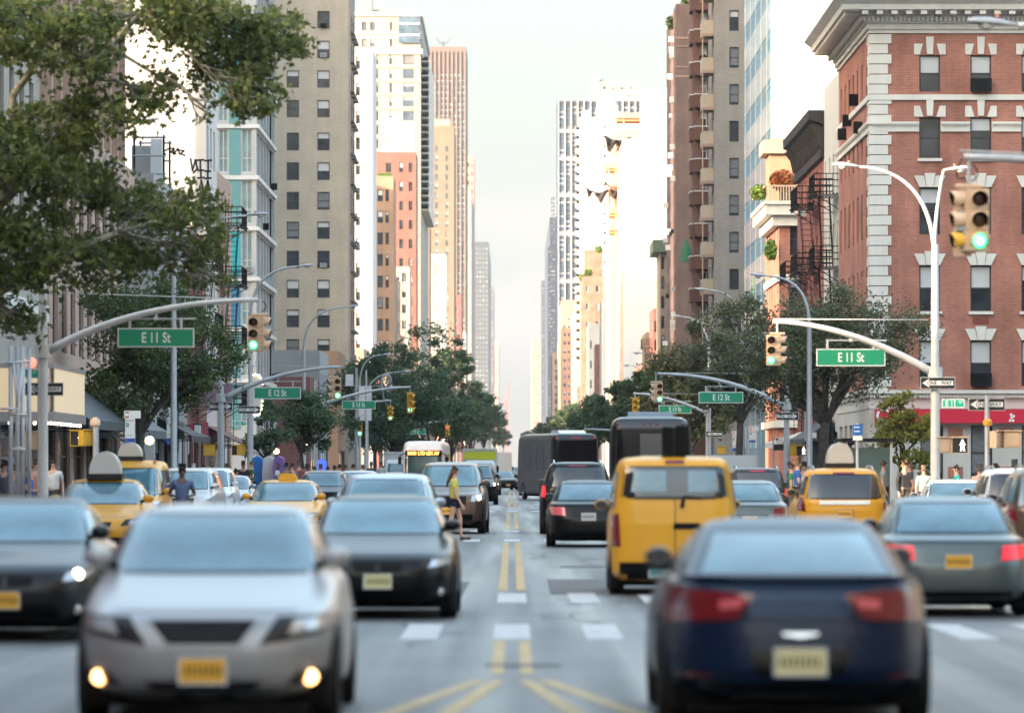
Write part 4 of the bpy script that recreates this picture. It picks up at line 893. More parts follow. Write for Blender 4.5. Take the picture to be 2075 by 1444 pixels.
# ================================================================ vehicles
def paint(name, col, metal=.0, rough=.42, coat=.22): return mat('car_paint_'+name, col, max(rough, .3), metal, .04, 2, .2 if sum(col) < .2 else .45, coat=coat)
AG = mat('auto_glass', (.06, .155, .205), .05, 0, .4, 1.6); AG.node_tree.nodes['Principled BSDF'].inputs['IOR'].default_value = 1.8
AGD = mat('tinted_auto_glass', (.015, .018, .022), .06, 0, 0); AGD.node_tree.nodes['Principled BSDF'].inputs['IOR'].default_value = 1.75
TYRE = mat('tyre_rubber', (.007, .007, .007), .85, 0, .2, 8); RIM = mat('alloy_rim', (.35, .36, .37), .3, .8, 0)
HLG = mat('headlight_glass', (.45, .48, .5), .08, .3, .3, 14); HLD = mat('headlight_bezel', (.02, .02, .022), .4, .2, 0, spec=.3)
HLON = mat('headlight_lit', (.9, .9, .85), .2, 0, 0, emit=(1, .84, .62), es=1.5); FOGON = mat('fog_lamp_lit', (.9, .8, .6), .2, 0, 0, emit=(1, .50, .18), es=.9)
TLR = mat('taillight_red', (.16, .006, .012), .12, 0, 0, coat=.6); TLON = mat('taillight_lit', (.5, .01, .02), .2, 0, 0, emit=(1, .02, .04), es=.06); TLP = mat('taillight_pink', (.62, .12, .14), .12, 0, 0, coat=.6)
PLO = mat('plate_orange', (.72, .38, .03), .5, 0, .1, 20); PLY = mat('plate_cream', (.62, .58, .30), .5, 0, .1, 20); PLT = mat('plate_teal', (.10, .22, .22), .5, 0, 0)
BLKG = mat('gloss_black', (.004, .004, .005), .25, 0, 0, spec=.25); UND = mat('underbody', (.003, .003, .003), .9, 0, 0, spec=.1)
def pchip(xs, ys, x):
    n = len(xs)
    if x <= xs[0]: return ys[0]
    if x >= xs[-1]: return ys[-1]
    h = [xs[i+1]-xs[i] for i in range(n-1)]; d = [(ys[i+1]-ys[i])/h[i] for i in range(n-1)]
    m = [d[0]]+[0 if d[i-1]*d[i] <= 0 else 2*d[i-1]*d[i]/(d[i-1]+d[i]) for i in range(1, n-1)]+[d[-1]]
    i = 0
    while x > xs[i+1]: i += 1
    t = (x-xs[i])/h[i]
    return ((1+2*t)*(1-t)**2)*ys[i]+t*(1-t)**2*h[i]*m[i]+t*t*(3-2*t)*ys[i+1]+t*t*(t-1)*h[i]*m[i+1]
class Shell:
    """closed body swept from horizontal slices: (z, front y, rear y, half width); front and rear plan curvature nf, nr"""
    def __init__(s, prof, nf=4.5, nr=5.0): s.z = [p[0] for p in prof]; s.p = prof; s.nf = nf; s.nr = nr
    def at(s, z): return tuple(pchip(s.z, [q[k] for q in s.p], z) for k in (1, 2, 3))
    def front(s, x, z):
        a, b, w = s.at(z); c = (a+b)/2; t = min(.9999, abs(x)/w); return c-(c-a)*(1-t**s.nf)**(1/s.nf)
    def rear(s, x, z):
        a, b, w = s.at(z); c = (a+b)/2; t = min(.9999, abs(x)/w); return c+(b-c)*(1-t**s.nr)**(1/s.nr)
    def side(s, y, z):
        a, b, w = s.at(z); c = (a+b)/2; L = (b-a)/2; n = s.nf if y < c else s.nr; t = min(.9999, abs(y-c)/L); return w*(1-t**n)**(1/n)
    def mesh(s, mb, m, nz=44, nt=80):
        vs = []; zz = []
        for i in range(nz+1):
            t = i/nz; zz.append(s.z[0]+(s.z[-1]-s.z[0])*t)
        for z in s.z: zz.append(z)
        zz = sorted(set(round(z, 3) for z in zz))
        for z in zz:
            a, b, w = s.at(z); c = (a+b)/2; L = (b-a)/2
            for k in range(nt):
                th = 2*math.pi*k/nt; co, si = math.cos(th), math.sin(th); n = s.nf if si < 0 else s.nr
                vs.append((w*math.copysign(abs(co)**(2/n), co), c+L*math.copysign(abs(si)**(2/n), si), z))
        fs = [(i*nt+k, i*nt+(k+1) % nt, (i+1)*nt+(k+1) % nt, (i+1)*nt+k) for i in range(len(zz)-1) for k in range(nt)]
        fs += [tuple(range(nt))[::-1], tuple(range((len(zz)-1)*nt, len(zz)*nt))]
        mb.idx(vs, fs, m)
    def patch(s, mb, q, m, end='f', off=.012, nu=10, nv=6, side=1):
        """q: four corners (a,z) with a=x for the ends and a=y for the flanks, drawn on the body surface"""
        vs = []
        for j in range(nv+1):
            for i in range(nu+1):
                u, v = i/nu, j/nv
                a = (q[0][0]*(1-u)+q[1][0]*u)*(1-v)+(q[3][0]*(1-u)+q[2][0]*u)*v; z = (q[0][1]*(1-u)+q[1][1]*u)*(1-v)+(q[3][1]*(1-u)+q[2][1]*u)*v
                if end == 'f': vs.append((a, s.front(a, z)-off, z+off*.3))
                elif end == 'r': vs.append((a, s.rear(a, z)+off, z+off*.3))
                else: vs.append((side*(s.side(a, z)+off), a, z))
        fs = []
        for j in range(nv):
            for i in range(nu):
                f = (j*(nu+1)+i, j*(nu+1)+i+1, (j+1)*(nu+1)+i+1, (j+1)*(nu+1)+i)
                if (end == 'r') or (end == 's' and side < 0): f = f[::-1]
                fs.append(f)
        mb.idx(vs, fs, m)
KIND = {
 'sedan': dict(L=4.8, prof=[(.17,.30,4.55,.80),(.24,.10,4.72,.88),(.36,.02,4.79,.905),(.50,.0,4.8,.912),(.62,.03,4.79,.915),(.70,.10,4.76,.912),(.77,.28,4.73,.90),(.84,.62,4.70,.885),(.90,.98,4.66,.87),(.95,1.22,4.55,.83),(.985,1.36,4.1,.80),(1.08,1.58,3.92,.765),(1.2,1.84,3.68,.715),(1.32,2.12,3.40,.655),(1.39,2.34,3.2,.60),(1.43,2.55,3.02,.53),(1.455,2.8,2.9,.35)], nf=4.2, nr=5,
   ws=[(-.70,1.0),(.70,1.0),(.60,1.37),(-.60,1.37)], rw=[(-.66,1.02),(.66,1.02),(.56,1.355),(-.56,1.355)], sw=[[(1.75,1.02),(2.72,1.02),(2.70,1.33),(2.22,1.30)],[(2.80,1.02),(3.72,1.02),(3.40,1.30),(2.78,1.33)]], wx=(.95, 3.72), wr=.33),
 'coupe': dict(L=4.8, prof=[(.18,.30,4.55,.80),(.26,.10,4.72,.90),(.40,.0,4.80,.935),(.60,.02,4.78,.94),(.72,.10,4.76,.935),(.80,.32,4.75,.925),(.88,.80,4.74,.90),(.95,1.2,4.70,.875),(.985,1.4,4.55,.85),(1.0,1.48,4.22,.82),(1.08,1.66,3.98,.775),(1.2,1.98,3.62,.70),(1.30,2.3,3.28,.62),(1.36,2.5,3.05,.54),(1.395,2.72,2.86,.36)], nf=4.2, nr=4.2,
   ws=[(-.70,1.02),(.70,1.02),(.58,1.31),(-.58,1.31)], rw=[(-.64,1.02),(.64,1.02),(.52,1.285),(-.52,1.285)], sw=[[(1.9,1.03),(2.95,1.03),(2.9,1.27),(2.35,1.25)],[(3.02,1.03),(3.75,1.03),(3.3,1.22),(2.98,1.27)]], wx=(.95, 3.75), wr=.34),
 'suv': dict(L=4.75, prof=[(.22,.25,4.5,.80),(.32,.06,4.66,.90),(.50,.0,4.72,.93),(.72,.02,4.74,.935),(.88,.08,4.74,.93),(.96,.25,4.73,.92),(1.04,.80,4.72,.90),(1.10,1.12,4.70,.87),(1.2,1.34,4.66,.835),(1.4,1.66,4.55,.78),(1.58,1.98,4.40,.715),(1.66,2.2,4.3,.66),(1.70,2.5,4.15,.58),(1.72,2.9,3.8,.35)], nf=4.5, nr=6,
   ws=[(-.76,1.15),(.76,1.15),(.66,1.6),(-.66,1.6)], rw=[(-.74,1.13),(.74,1.13),(.65,1.58),(-.65,1.58)], sw=[[(1.62,1.16),(2.6,1.16),(2.58,1.57),(2.1,1.55)],[(2.68,1.16),(3.6,1.16),(3.6,1.57),(2.66,1.57)],[(3.7,1.2),(4.4,1.2),(4.22,1.55),(3.7,1.57)]], wx=(.92, 3.78), wr=.37),
 'van': dict(L=4.7, prof=[(.20,.25,4.55,.78),(.30,.06,4.66,.85),(.50,.0,4.70,.865),(.80,.02,4.70,.87),(.95,.10,4.70,.868),(1.05,.38,4.69,.86),(1.15,.72,4.68,.85),(1.3,.98,4.66,.835),(1.55,1.34,4.62,.80),(1.72,1.66,4.58,.765),(1.82,2.0,4.5,.72),(1.87,2.4,4.3,.64),(1.895,2.9,4.0,.4)], nf=5, nr=9,
   ws=[(-.76,1.12),(.76,1.12),(.68,1.7),(-.68,1.7)], rw=[(-.715,1.34),(.715,1.34),(.665,1.735),(-.665,1.735)], sw=[[(1.25,1.14),(2.2,1.14),(2.2,1.68),(1.75,1.66)],[(2.3,1.14),(3.3,1.14),(3.3,1.68),(2.3,1.68)],[(3.4,1.2),(4.4,1.2),(4.4,1.66),(3.4,1.68)]], wx=(.85, 3.75), wr=.32),
}
def mirror_q(q): return [(-a, z) for a, z in (q[1], q[0], q[3], q[2])]
def wheel(parent, x, y, r, side):
    mb = MB(); w_ = .2; M = Matrix.Translation((x, y, r))
    s = side; prof = [(r*.62, -w_*s), (r*.9, -w_*s), (r, -w_*.8*s), (r, -.02*s), (r*.96, 0), (r*.7, .005*s), (r*.66, -.03*s)]
    mb.lathe(prof, TYRE, 24, M, 'x'); o = mb.build('wheel', parent, 'auto')
    m2 = MB(); m2.lathe([(r*.66, -.06*s), (r*.66, -.01*s), (r*.6, -.015*s), (r*.58, -.05*s)], RIM, 24, M, 'x')
    for k in range(5):
        T = M @ Matrix.Rotation(2*math.pi*k/5, 4, 'X'); m2.box(min(-.045*s, -.012*s), max(-.045*s, -.012*s), -.035, .035, 0, r*.62, RIM, T)
    m2.lathe([(.07, -.05*s), (.07, -.005*s)], RIM, 12, M, 'x'); m2.build('rim', o)
def vehicle(name, label, cat, kind, x, D, pm, rear=False, rot=0, group=None, glass=None, rglass=None, sc=(1, 1, 1), extra=None, lit=(), plate='f', plm=None, bumper=None):
    K = KIND[kind]; G = glass or AG; RG = rglass or G
    root = thing(name, label, cat, (x, D, 0), 0, group)
    L = K['L']
    if rear:   # nearest point of the tail at D
        root.rotation_euler = (0, 0, math.pi+rot); root.location = (x, D+L*sc[1], 0)
    else: root.rotation_euler = (0, 0, rot)
    root.scale = sc
    sh = Shell(K['prof'], K['nf'], K['nr']); b = MB(); sh.mesh(b, pm); body = b.build('body', root, True)
    def add(n, fn, smooth=True, par=None):
        mb = MB(); fn(mb); return mb.build(n, par or root, smooth)
    big = lambda q: [(a*1.045, z+(-.022 if i < 2 else .022)) for i, (a, z) in enumerate(q)]
    add('window_trim', lambda m: sh.patch(m, big(K['ws']), BLKG, 'f', .006, 14, 8)); add('window_trim', lambda m: sh.patch(m, big(K['rw']), BLKG, 'r', .006, 14, 8))
    add('windshield', lambda m: sh.patch(m, K['ws'], G, 'f', .012, 14, 8)); add('rear_window', lambda m: sh.patch(m, K['rw'], RG, 'r', .012, 14, 8))
    for s in (-1, 1):
        for q in K['sw']: add('side_window', lambda m: sh.patch(m, q, RG if kind in ('suv', 'van') and q is not K['sw'][0] else G, 's', .01, 6, 4, s))
        for wy in K['wx']:
            r = K['wr']; m = MB(); xo = sh.side(wy, .5)
            pts = [Vector((s*(sh.side(wy+(r+.06)*math.cos(a), max(.2, r+(r+.06)*math.sin(a)))+.004), wy+(r+.06)*math.cos(a), max(.19, r+(r+.06)*math.sin(a)))) for a in [2*math.pi*k/28 for k in range(28)]]
            m.face(pts, UND); m.build('wheel_arch', root)
            wheel(root, s*(xo+.012), wy, r, s)
        # door mirror
        m = MB(); y_ = K['sw'][0][0][0]-.02; z_ = K['sw'][0][0][1]; xw = sh.side(y_, z_)
        m.lathe([(.02, -.10), (.085, -.07), (.10, -.02), (.095, .03), (.09, .05)], pm, 14, Matrix.Translation((s*(xw+.13), y_+.02, z_+.07)) @ Matrix.Diagonal((1.05, 1, .75, 1)), 'y')
        m.lathe([(.08, .051), (.08, .056)], AGD, 14, Matrix.Translation((s*(xw+.13), y_+.02, z_+.07)) @ Matrix.Diagonal((1.05, 1, .75, 1)), 'y')
        m.tube([(s*(xw-.03), y_, z_), (s*(xw+.09), y_+.01, z_+.04)], .03, BLKG, 6); m.build('mirror', root, 'auto')
    m = MB(); m.box(-K['prof'][1][3]+.06, K['prof'][1][3]-.06, .35, L-.35, .13, .3, UND); m.build('underbody', root)
    if extra: extra(root, sh, add, L)
    return root, sh, add
def both(add, name, sh, q, m, end, **k):
    add(name, lambda mb: sh.patch(mb, q, m, end, **k)); add(name, lambda mb: sh.patch(mb, mirror_q(q), m, end, **k))
def plate_(root, sh, z, w=.305, h=.155, m=PLO, end='f', frame=True, x=0):
    mb = MB(); y = sh.front(x, z)-.03 if end == 'f' else sh.rear(x, z)+.03; d = -1 if end == 'f' else 1
    if frame: mb.box(x-w/2-.015, x+w/2+.015, min(y, y-d*.03), max(y, y-d*.03), z-h/2-.015, z+h/2+.015, M_['chrome'])
    mb.box(x-w/2, x+w/2, min(y, y+d*.006), max(y, y+d*.006), z-h/2, z+h/2, m)
    for k in range(7):
        xx = x-w*.38+k*w*.125; mb.box(xx, xx+w*.05, min(y+d*.006, y+d*.009), max(y+d*.006, y+d*.009), z-h*.18, z+h*.2, HLD)
    mb.build('license_plate', root)
def bulbs_(root, sh, x, z):
    for sg in (-1, 1): m = MB(); m.lathe([(.06, 0), (.055, -.03), (.02, -.045)], HLON, 14, Matrix.Translation((sg*x, sh.front(x, z)-.01, z)), 'y'); m.build('headlight_bulb', root)
def sedan_front(style=0, hl=HLG, fog=None, plm=PLO, plz=.37, px_=0, chromeg=True):
    def f(root, sh, add, L):
        both(add, 'headlight', sh, [(.57,.60),(.80,.64),(.85,.71),(.62,.70)], HLG, 'f')
        if hl is HLON: bulbs_(root, sh, .70, .675)
        both(add, 'headlight_trim', sh, [(.38,.535),(.83,.61),(.885,.735),(.50,.725)] if style == 0 else [(.44,.585),(.83,.625),(.865,.75),(.53,.712)], HLD, 'f', off=.007)
        add('bumper_valance', lambda m: sh.patch(m, [(-.82,.175),(.82,.175),(.87,.25),(-.87,.25)], M_['black'], 'f', .008, 18, 2)); add('hood_seam', lambda m: sh.patch(m, [(-.62,.752),(.62,.752),(.62,.758),(-.62,.758)], HLD, 'f', .005, 16, 1))
        if style == 0:
            add('grille', lambda m: sh.patch(m, [(-.24,.545),(.24,.545),(.37,.70),(-.37,.70)], M_['black'], 'f', .012))
            def bars(m):
                for k in range(4): z = .57+.033*k; sh.patch(m, [(-.24-.02*k,z),(.24+.02*k,z),(.24+.02*k,z+.008),(-.24-.02*k,z+.008)], HLD, 'f', .018, 8, 1)
                for sg in (1, -1):
                    q = [(.235,.52),(.265,.53),(.405,.715),(.375,.715)]; sh.patch(m, q if sg > 0 else mirror_q(q), SIL, 'f', .022, 4, 8)
                sh.patch(m, [(-.24,.518),(.24,.518),(.25,.53),(-.25,.53)], SIL, 'f', .022, 8, 1)
            add('grille_trim', bars)
            add('air_intake', lambda m: sh.patch(m, [(-.34,.235),(.34,.235),(.40,.29),(-.40,.29)], M_['black'], 'f', .012))
        else:
            for sg in (0, 1):
                q = [(.03,.56),(.27,.57),(.29,.66),(.03,.67)]; add('grille', lambda m: sh.patch(m, q if sg else mirror_q(q), M_['black'], 'f', .014))
            add('air_intake', lambda m: sh.patch(m, [(-.55,.25),(.55,.25),(.50,.38),(-.50,.38)], M_['black'], 'f', .012))
        q = [(.56,.265),(.84,.285),(.86,.375),(.64,.36)]
        both(add, 'fog_lamp_recess', sh, q, HLD, 'f', off=.01)
        for sg in (-1, 1):
            m = MB(); m.lathe([(.05, 0), (.045, -.03), (.025, -.04)], fog or HLG, 16, Matrix.Translation((sg*.715, sh.front(.715, .32)-.005, .32)), 'y'); m.build('fog_lamp', root, 'auto')
        plate_(root, sh, plz, m=plm, x=px_)
    return f
def roof_sign(root, z, y, kind='cone', m=None, par=None):
    t = thing('roof_sign', *{'cone': ('grey domed advertising topper on a yellow cab roof', 'roof sign'), 'lamp': ('small yellow lamp box on the roof of a yellow cab', 'roof sign')}[kind])
    return t
def topper(parent, y, z, w=.26, l=.62, h=.40):
    mb = MB(); c = mat('topper_grey', (.50, .49, .46), .5, 0, .06, 2)
    n = 10; pr = []
    for k in range(n+1):
        t = k/n; ww = w*(1-t**2.2)**.5+.01; pr.append((ww, z+.1+h*t))
    poly = [(-a, b_) for a, b_ in pr]+[(a, b_) for a, b_ in pr[::-1]]
    mb.prism(poly, y-l/2, y+l/2, c); mb.box(-w-.05, w+.05, y-l/2-.03, y+l/2+.03, z+.0, z+.11, HLD); return mb.build('roof_advert', parent, 'auto')
YEL = paint('taxi_yellow', (.62, .30, .012), 0, .42, .2)
SIL = paint('silver', (.36, .37, .38), .35, .42, .25); BLK = paint('black', (.004, .005, .006), .0, .3, .12); NAVY = paint('navy', (.002, .012, .038), .0, .3, .16)
CHA = paint('charcoal', (.012, .014, .017), .1, .32, .15); GRS = paint('grey_green', (.085, .105, .105), .5, .33); WHP = paint('white', (.66, .67, .68), 0, .3); BRN = paint('bronze', (.11, .075, .055), .4, .3); LBL = paint('pale_blue', (.30, .36, .42), .4, .3); RED_ = paint('dark_red', (.2, .02, .02), .2, .3)
def vx(pxc, s): return (pxc-CX)/s
# --- nearest cars
vehicle('parked_car' if 0 else 'car', 'silver four-door car coming towards the camera with lit fog lamps', 'car', 'sedan', vx(410, 301), F/301, SIL, extra=sedan_front(0, fog=FOGON), sc=(1, 1, 1.02))
def black_front(root, sh, add, L):
    sedan_front(1, fog=HLG, plm=PLY, plz=.45, px_=0)(root, sh, add, L)
vehicle('car', 'black four-door car coming on behind the silver one with a cream plate', 'car', 'sedan', vx(765, 177), F/177, BLK, extra=black_front, sc=(1, 1, .975))
def left_front(root, sh, add, L):
    sedan_front(1, hl=HLG, plm=PLO, plz=.42, chromeg=False)(root, sh, add, L)
    for sg in (-1, 1):
        m = MB(); m.lathe([(.055, 0), (.05, -.03), (.02, -.04)], HLON, 14, Matrix.Translation((sg*.72, sh.front(.72, .68)-.01, .68)), 'y'); m.build('headlight_bulb', root)
vehicle('car', 'black car cut by the left edge of the frame with a lit headlight', 'car', 'sedan', vx(8, 203), F/203, CHA, extra=left_front, sc=(.99, 1, .99))
def coupe_rear(root, sh, add, L):
    both(add, 'taillight', sh, [(.42,.73),(.90,.70),(.87,.94),(.30,.89)], TLR, 'r', nu=12)
    both(add, 'taillight_glow', sh, [(.40,.80),(.54,.79),(.54,.85),(.37,.865)], TLP, 'r', off=.02)
    def sp(m):
        for k in range(20):
            x0 = -.80+k*.08; x1 = x0+.08; ya, yb = sh.rear(x0, .97), sh.rear(x1, .97)
            m.idx([(x0, ya-.18, .985), (x1, yb-.18, .985), (x1, yb+.03, 1.02), (x0, ya+.03, 1.02), (x0, ya-.0, .97), (x1, yb-.0, .97)], [(0, 1, 2, 3), (3, 2, 5, 4)], NAVY)
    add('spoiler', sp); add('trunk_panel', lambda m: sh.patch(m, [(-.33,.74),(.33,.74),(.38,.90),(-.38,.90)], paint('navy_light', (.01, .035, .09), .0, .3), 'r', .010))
    def emb(m):
        for sg in (-1, 1): sh.patch(m, sorted([(0,.605),(sg*.11,.62),(sg*.12,.635),(0,.63)], key=lambda p: p[0])[:4] if 0 else ([(0,.60),(.12,.62),(.12,.635),(0,.635)] if sg > 0 else mirror_q([(0,.60),(.12,.62),(.12,.635),(0,.635)])), M_['chrome'], 'r', .02, 3, 2)
    add('winged_emblem', emb)
    add('plate_recess', lambda m: sh.patch(m, [(-.30,.36),(.30,.36),(.33,.53),(-.33,.53)], BLKG, 'r', .006))
    plate_(root, sh, .445, .33, .165, PLY, 'r')
    add('diffuser', lambda m: sh.patch(m, [(-.80,.22),(.80,.22),(.78,.30),(-.78,.30)], M_['black'], 'r', .008, 16, 2))
    add('exhaust_trim', lambda m: sh.patch(m, [(-.45,.185),(.45,.185),(.47,.205),(-.47,.205)], M_['chrome'], 'r', .02, 12, 1))
    for sg in (-1, 1): add('reflector', lambda m: sh.patch(m, [(.60,.335),(.78,.34),(.78,.36),(.60,.355)] if sg > 0 else mirror_q([(.60,.335),(.78,.34),(.78,.36),(.60,.355)]), TLR, 'r', .016, 4, 1))
vehicle('car', 'navy blue two-door coupe driving away on the right with wide dark taillights', 'car', 'coupe', vx(1622, 303), F/303, NAVY, rear=True, extra=coupe_rear)
def sedan_rear(tl=TLR, plm=PLO, plz=.62, brace=None, plx=0):
    def f(root, sh, add, L):
        both(add, 'taillight', sh, [(.50,.68),(.80,.70),(.87,.88),(.52,.86)], tl, 'r')
        plate_(root, sh, plz, .30, .15, plm, 'r')
        add('plate_recess', lambda m: sh.patch(m, [(-.36,plz-.09),(.36,plz-.09),(.40,plz+.12),(-.40,plz+.12)], BLKG if brace is None else brace, 'r', .005))
        add('bumper_valance', lambda m: sh.patch(m, [(-.80,.20),(.80,.20),(.84,.30),(-.84,.30)], M_['black'], 'r', .008, 16, 2))
        add('trunk_seam', lambda m: sh.patch(m, [(-.78,.905),(.78,.905),(.78,.912),(-.78,.912)], M_['black'], 'r', .006, 16, 1))
    return f
vehicle('car', 'grey-green four-door car driving away at the right edge with red taillights', 'car', 'sedan', vx(1943, 174), F/174, GRS, rear=True, extra=sedan_rear(TLON, PLO, .67, GRS), sc=(1, 1, .96))
def van_rear(root, sh, add, L):
    both(add, 'taillight', sh, [(.74,.66),(.85,.66),(.855,1.10),(.765,1.10)], TLR, 'r', nv=10)
    add('window_pane', lambda m: sh.patch(m, [(-.62,1.40),(-.18,1.40),(-.18,1.69),(-.56,1.69)], AG, 'r', .02)); add('window_pane', lambda m: sh.patch(m, [(.12,1.40),(.60,1.40),(.55,1.69),(.12,1.69)], AG, 'r', .02))
    add('bumper', lambda m: sh.patch(m, [(-.86,.20),(.86,.20),(.86,.44),(-.86,.44)], M_['black'], 'r', .03, 16, 3))
    add('door_handle_panel', lambda m: sh.patch(m, [(-.33,.90),(.02,.90),(.02,.98),(-.33,.98)], M_['black'], 'r', .016))
    add('door_seam', lambda m: (sh.patch(m, [(-.006,.5),(.006,.5),(.006,1.3),(-.006,1.3)], HLD, 'r', .006, 1, 6), sh.patch(m, [(-.70,1.305),(.70,1.305),(.70,1.315),(-.70,1.315)], HLD, 'r', .006, 8, 1)))
    add('wiper', lambda m: (sh.patch(m, [(-.36,1.30),(-.12,1.33),(-.12,1.35),(-.36,1.33)], M_['black'], 'r', .03), sh.patch(m, [(-.12,1.18),(-.06,1.18),(-.10,1.34),(-.14,1.34)], M_['black'], 'r', .03)))
    add('brake_light', lambda m: sh.patch(m, [(-.13,1.79),(.13,1.79),(.12,1.835),(-.12,1.835)], TLR, 'r', .015))
    m = MB(); m.box(-.16, .16, 4.62, 4.68, 1.87, 2.30, M_['black']) if 0 else m.box(.02, .16, 3.9, 4.2, 1.87, 2.29, M_['black']); m.box(-.16, -.02, 3.9, 4.2, 1.87, 2.31, M_['black']); m.box(-.02, .02, 3.95, 4.15, 1.87, 2.27, HLD); m.build('roof_advert', root)
    plate_(root, sh, .33, .30, .15, PLT, 'r', x=.2)
vehicle('taxi_van', 'yellow taxi van driving away with two-pane rear window and tall black roof box', 'taxi', 'van', vx(1368, 149), F/149, YEL, rear=True, extra=van_rear, rglass=AGD)
def suv_rear(tl=TLR, roofrack=True, plm=PLO, panel=None):
    def f(root, sh, add, L):
        both(add, 'taillight', sh, [(.76,.86),(.91,.88),(.875,1.16),(.80,1.14)], tl, 'r', nv=8)
        add('brake_light', lambda m: sh.patch(m, [(-.22,1.60),(.22,1.60),(.20,1.635),(-.20,1.635)], TLR, 'r', .02))
        add('bumper', lambda m: sh.patch(m, [(-.88,.26),(.88,.26),(.90,.52),(-.90,.52)], M_['black'], 'r', .02, 14, 3))
        plate_(root, sh, .82, .30, .15, plm, 'r')
        if panel: add('chrome_strip', lambda m: sh.patch(m, [(-.5,1.0),(.5,1.0),(.5,1.08),(-.5,1.08)], panel, 'r', .015))
        if roofrack:
            for sg in (-1, 1): m = MB(); m.tube([(sg*.58, 2.4, 1.70), (sg*.58, 2.6, 1.76), (sg*.58, 4.0, 1.75), (sg*.58, 4.15, 1.68)], .018, M_['chrome'], 6); m.build('roof_rail', root)
    return f
def taxi_suv(root, sh, add, L):
    suv_rear(panel=M_['white'])(root, sh, add, L); topper(root, 3.0, 1.71, .25, .8, .42)
vehicle('taxi', 'yellow taxi with dark rear glass and a domed grey roof topper driving away', 'taxi', 'suv', vx(1712, 103), F/103, YEL, rear=True, extra=taxi_suv, rglass=AGD)
vehicle('car', 'small black four-door car driving away in the lane beside the yellow van', 'car', 'sedan', vx(1193, 93), F/93, BLK, rear=True, extra=sedan_rear(TLP, mat('plate_white', (.5, .52, .55), .5), .66))
vehicle('car', 'black sport utility car driving away just ahead of the small black four-door', 'car', 'suv', vx(1170, 78), F/78, BLK, rear=True, extra=suv_rear(TLON), rglass=AGD, sc=(1.04, 1.05, 1.09))
vehicle('car', 'grey car with bright blue rear glass between the yellow van and the navy coupe', 'car', 'sedan', vx(1520, 95), F/95, GRS, rear=True, extra=sedan_rear())
vehicle('car', 'dark slate sport utility car with a red brake strip ahead of the grey one', 'car', 'suv', vx(1535, 71), F/71, CHA, rear=True, extra=suv_rear(TLON), rglass=AGD)
vehicle('parked_car', 'white car parked at the right kerb beside the crossing', 'car', 'sedan', vx(1950, 91), F/91, WHP, rear=True, extra=sedan_rear())
vehicle('parked_car', 'white sport utility car parked at the right edge of the frame', 'car', 'suv', vx(2078, 101), F/101, WHP, rear=True, extra=suv_rear(), rglass=AGD)
vehicle('car', 'bronze hatchback beside the grey-green car at the far right edge', 'car', 'suv', vx(2160, 128), F/128, BRN, rear=True, extra=suv_rear())
def suv_front(hl=HLG, plm=PLO, dark=False):
    def f(root, sh, add, L):
        both(add, 'headlight', sh, [(.55,.76),(.88,.80),(.89,.94),(.60,.92)], HLG, 'f'); (bulbs_(root, sh, .76, .86) if hl is HLON else None); add('grille', lambda m: sh.patch(m, [(-.44,.66),(.44,.66),(.46,.90),(-.46,.90)], M_['black'], 'f', .012))
        add('air_intake', lambda m: sh.patch(m, [(-.60,.32),(.60,.32),(.62,.46),(-.62,.46)], M_['black'], 'f', .012)); plate_(root, sh, .55, m=plm)
    return f
vehicle('car', 'dark bronze sport utility car with a lit headlight behind the woman in yellow', 'car', 'suv', vx(908, 78), F/78, BRN, extra=suv_front(HLON), sc=(1.03, 1.05, 1.09), rot=-.02)
vehicle('car', 'pale blue crossover car right behind the black four-door', 'car', 'suv', vx(777, 124), F/124, LBL, extra=suv_front(), sc=(1, 1, .95))
vehicle('car', 'black sport utility car with lit headlights third back beside the centre line', 'car', 'suv', vx(968, 44), F/44, BLK, extra=suv_front(HLON), sc=(1, 1, 1.08))
vehicle('car', 'small bronze car with a warm lit headlight far back beside the centre line', 'car', 'sedan', vx(985, 33), F/33, BRN, extra=sedan_front(1, hl=HLON))
vehicle('car', 'black car straddling the centre line just left of the dark coach', 'car', 'sedan', vx(1030, 27), F/27, BLK, extra=sedan_front(1), rot=.15)
def taxi_front(top=True, suvk=True):
    def f(root, sh, add, L):
        (suv_front() if suvk else sedan_front(1))(root, sh, add, L)
        if top: topper(root, 2.75, 1.70 if suvk else 1.44, .27, .7, .43)
        else:
            m = MB(); m.prism([(-.22, 1.45), (.22, 1.45), (.16, 1.6), (-.16, 1.6)], 2.7, 2.86, PLO); m.build('roof_lamp', root)
    return f
vehicle('taxi', 'yellow taxi facing the camera under a tall grey roof topper on the left', 'taxi', 'sedan', vx(192, 106), F/106, YEL, extra=taxi_front(True, False), sc=(1.08, 1, 1.04))
def van_front(root, sh, add, L):
    both(add, 'headlight', sh, [(.50,.74),(.82,.78),(.84,1.0),(.60,.95)], HLG, 'f'); add('grille', lambda m: sh.patch(m, [(-.4,.62),(.4,.62),(.45,.78),(-.45,.78)], M_['black'], 'f', .012)); plate_(root, sh, .5)
    topper(root, 2.9, 1.87, .25, .7, .32)
    for sg in (-1, 1): m = MB(); m.lathe([(.05, 0), (.05, .03), (.03, .05)], mat('amber_lens', (.7, .2, .03), .3), 8, Matrix.Translation((sg*.6, 2.2, 1.84))); m.build('marker_lamp', root)
vehicle('taxi_van', 'yellow taxi van facing the camera behind the left yellow taxi', 'taxi', 'van', vx(245, 93), F/93, YEL, extra=van_front)
vehicle('taxi', 'yellow taxi facing the camera with a small roof lamp left of the centre queue', 'taxi', 'sedan', vx(560, 92), F/92, YEL, extra=taxi_front(False, False), rot=-.05)
vehicle('car', 'silver sport utility car facing the camera behind the man in the plaid shirt', 'car', 'suv', vx(358, 75), F/75, SIL, extra=suv_front(), rot=-.05)
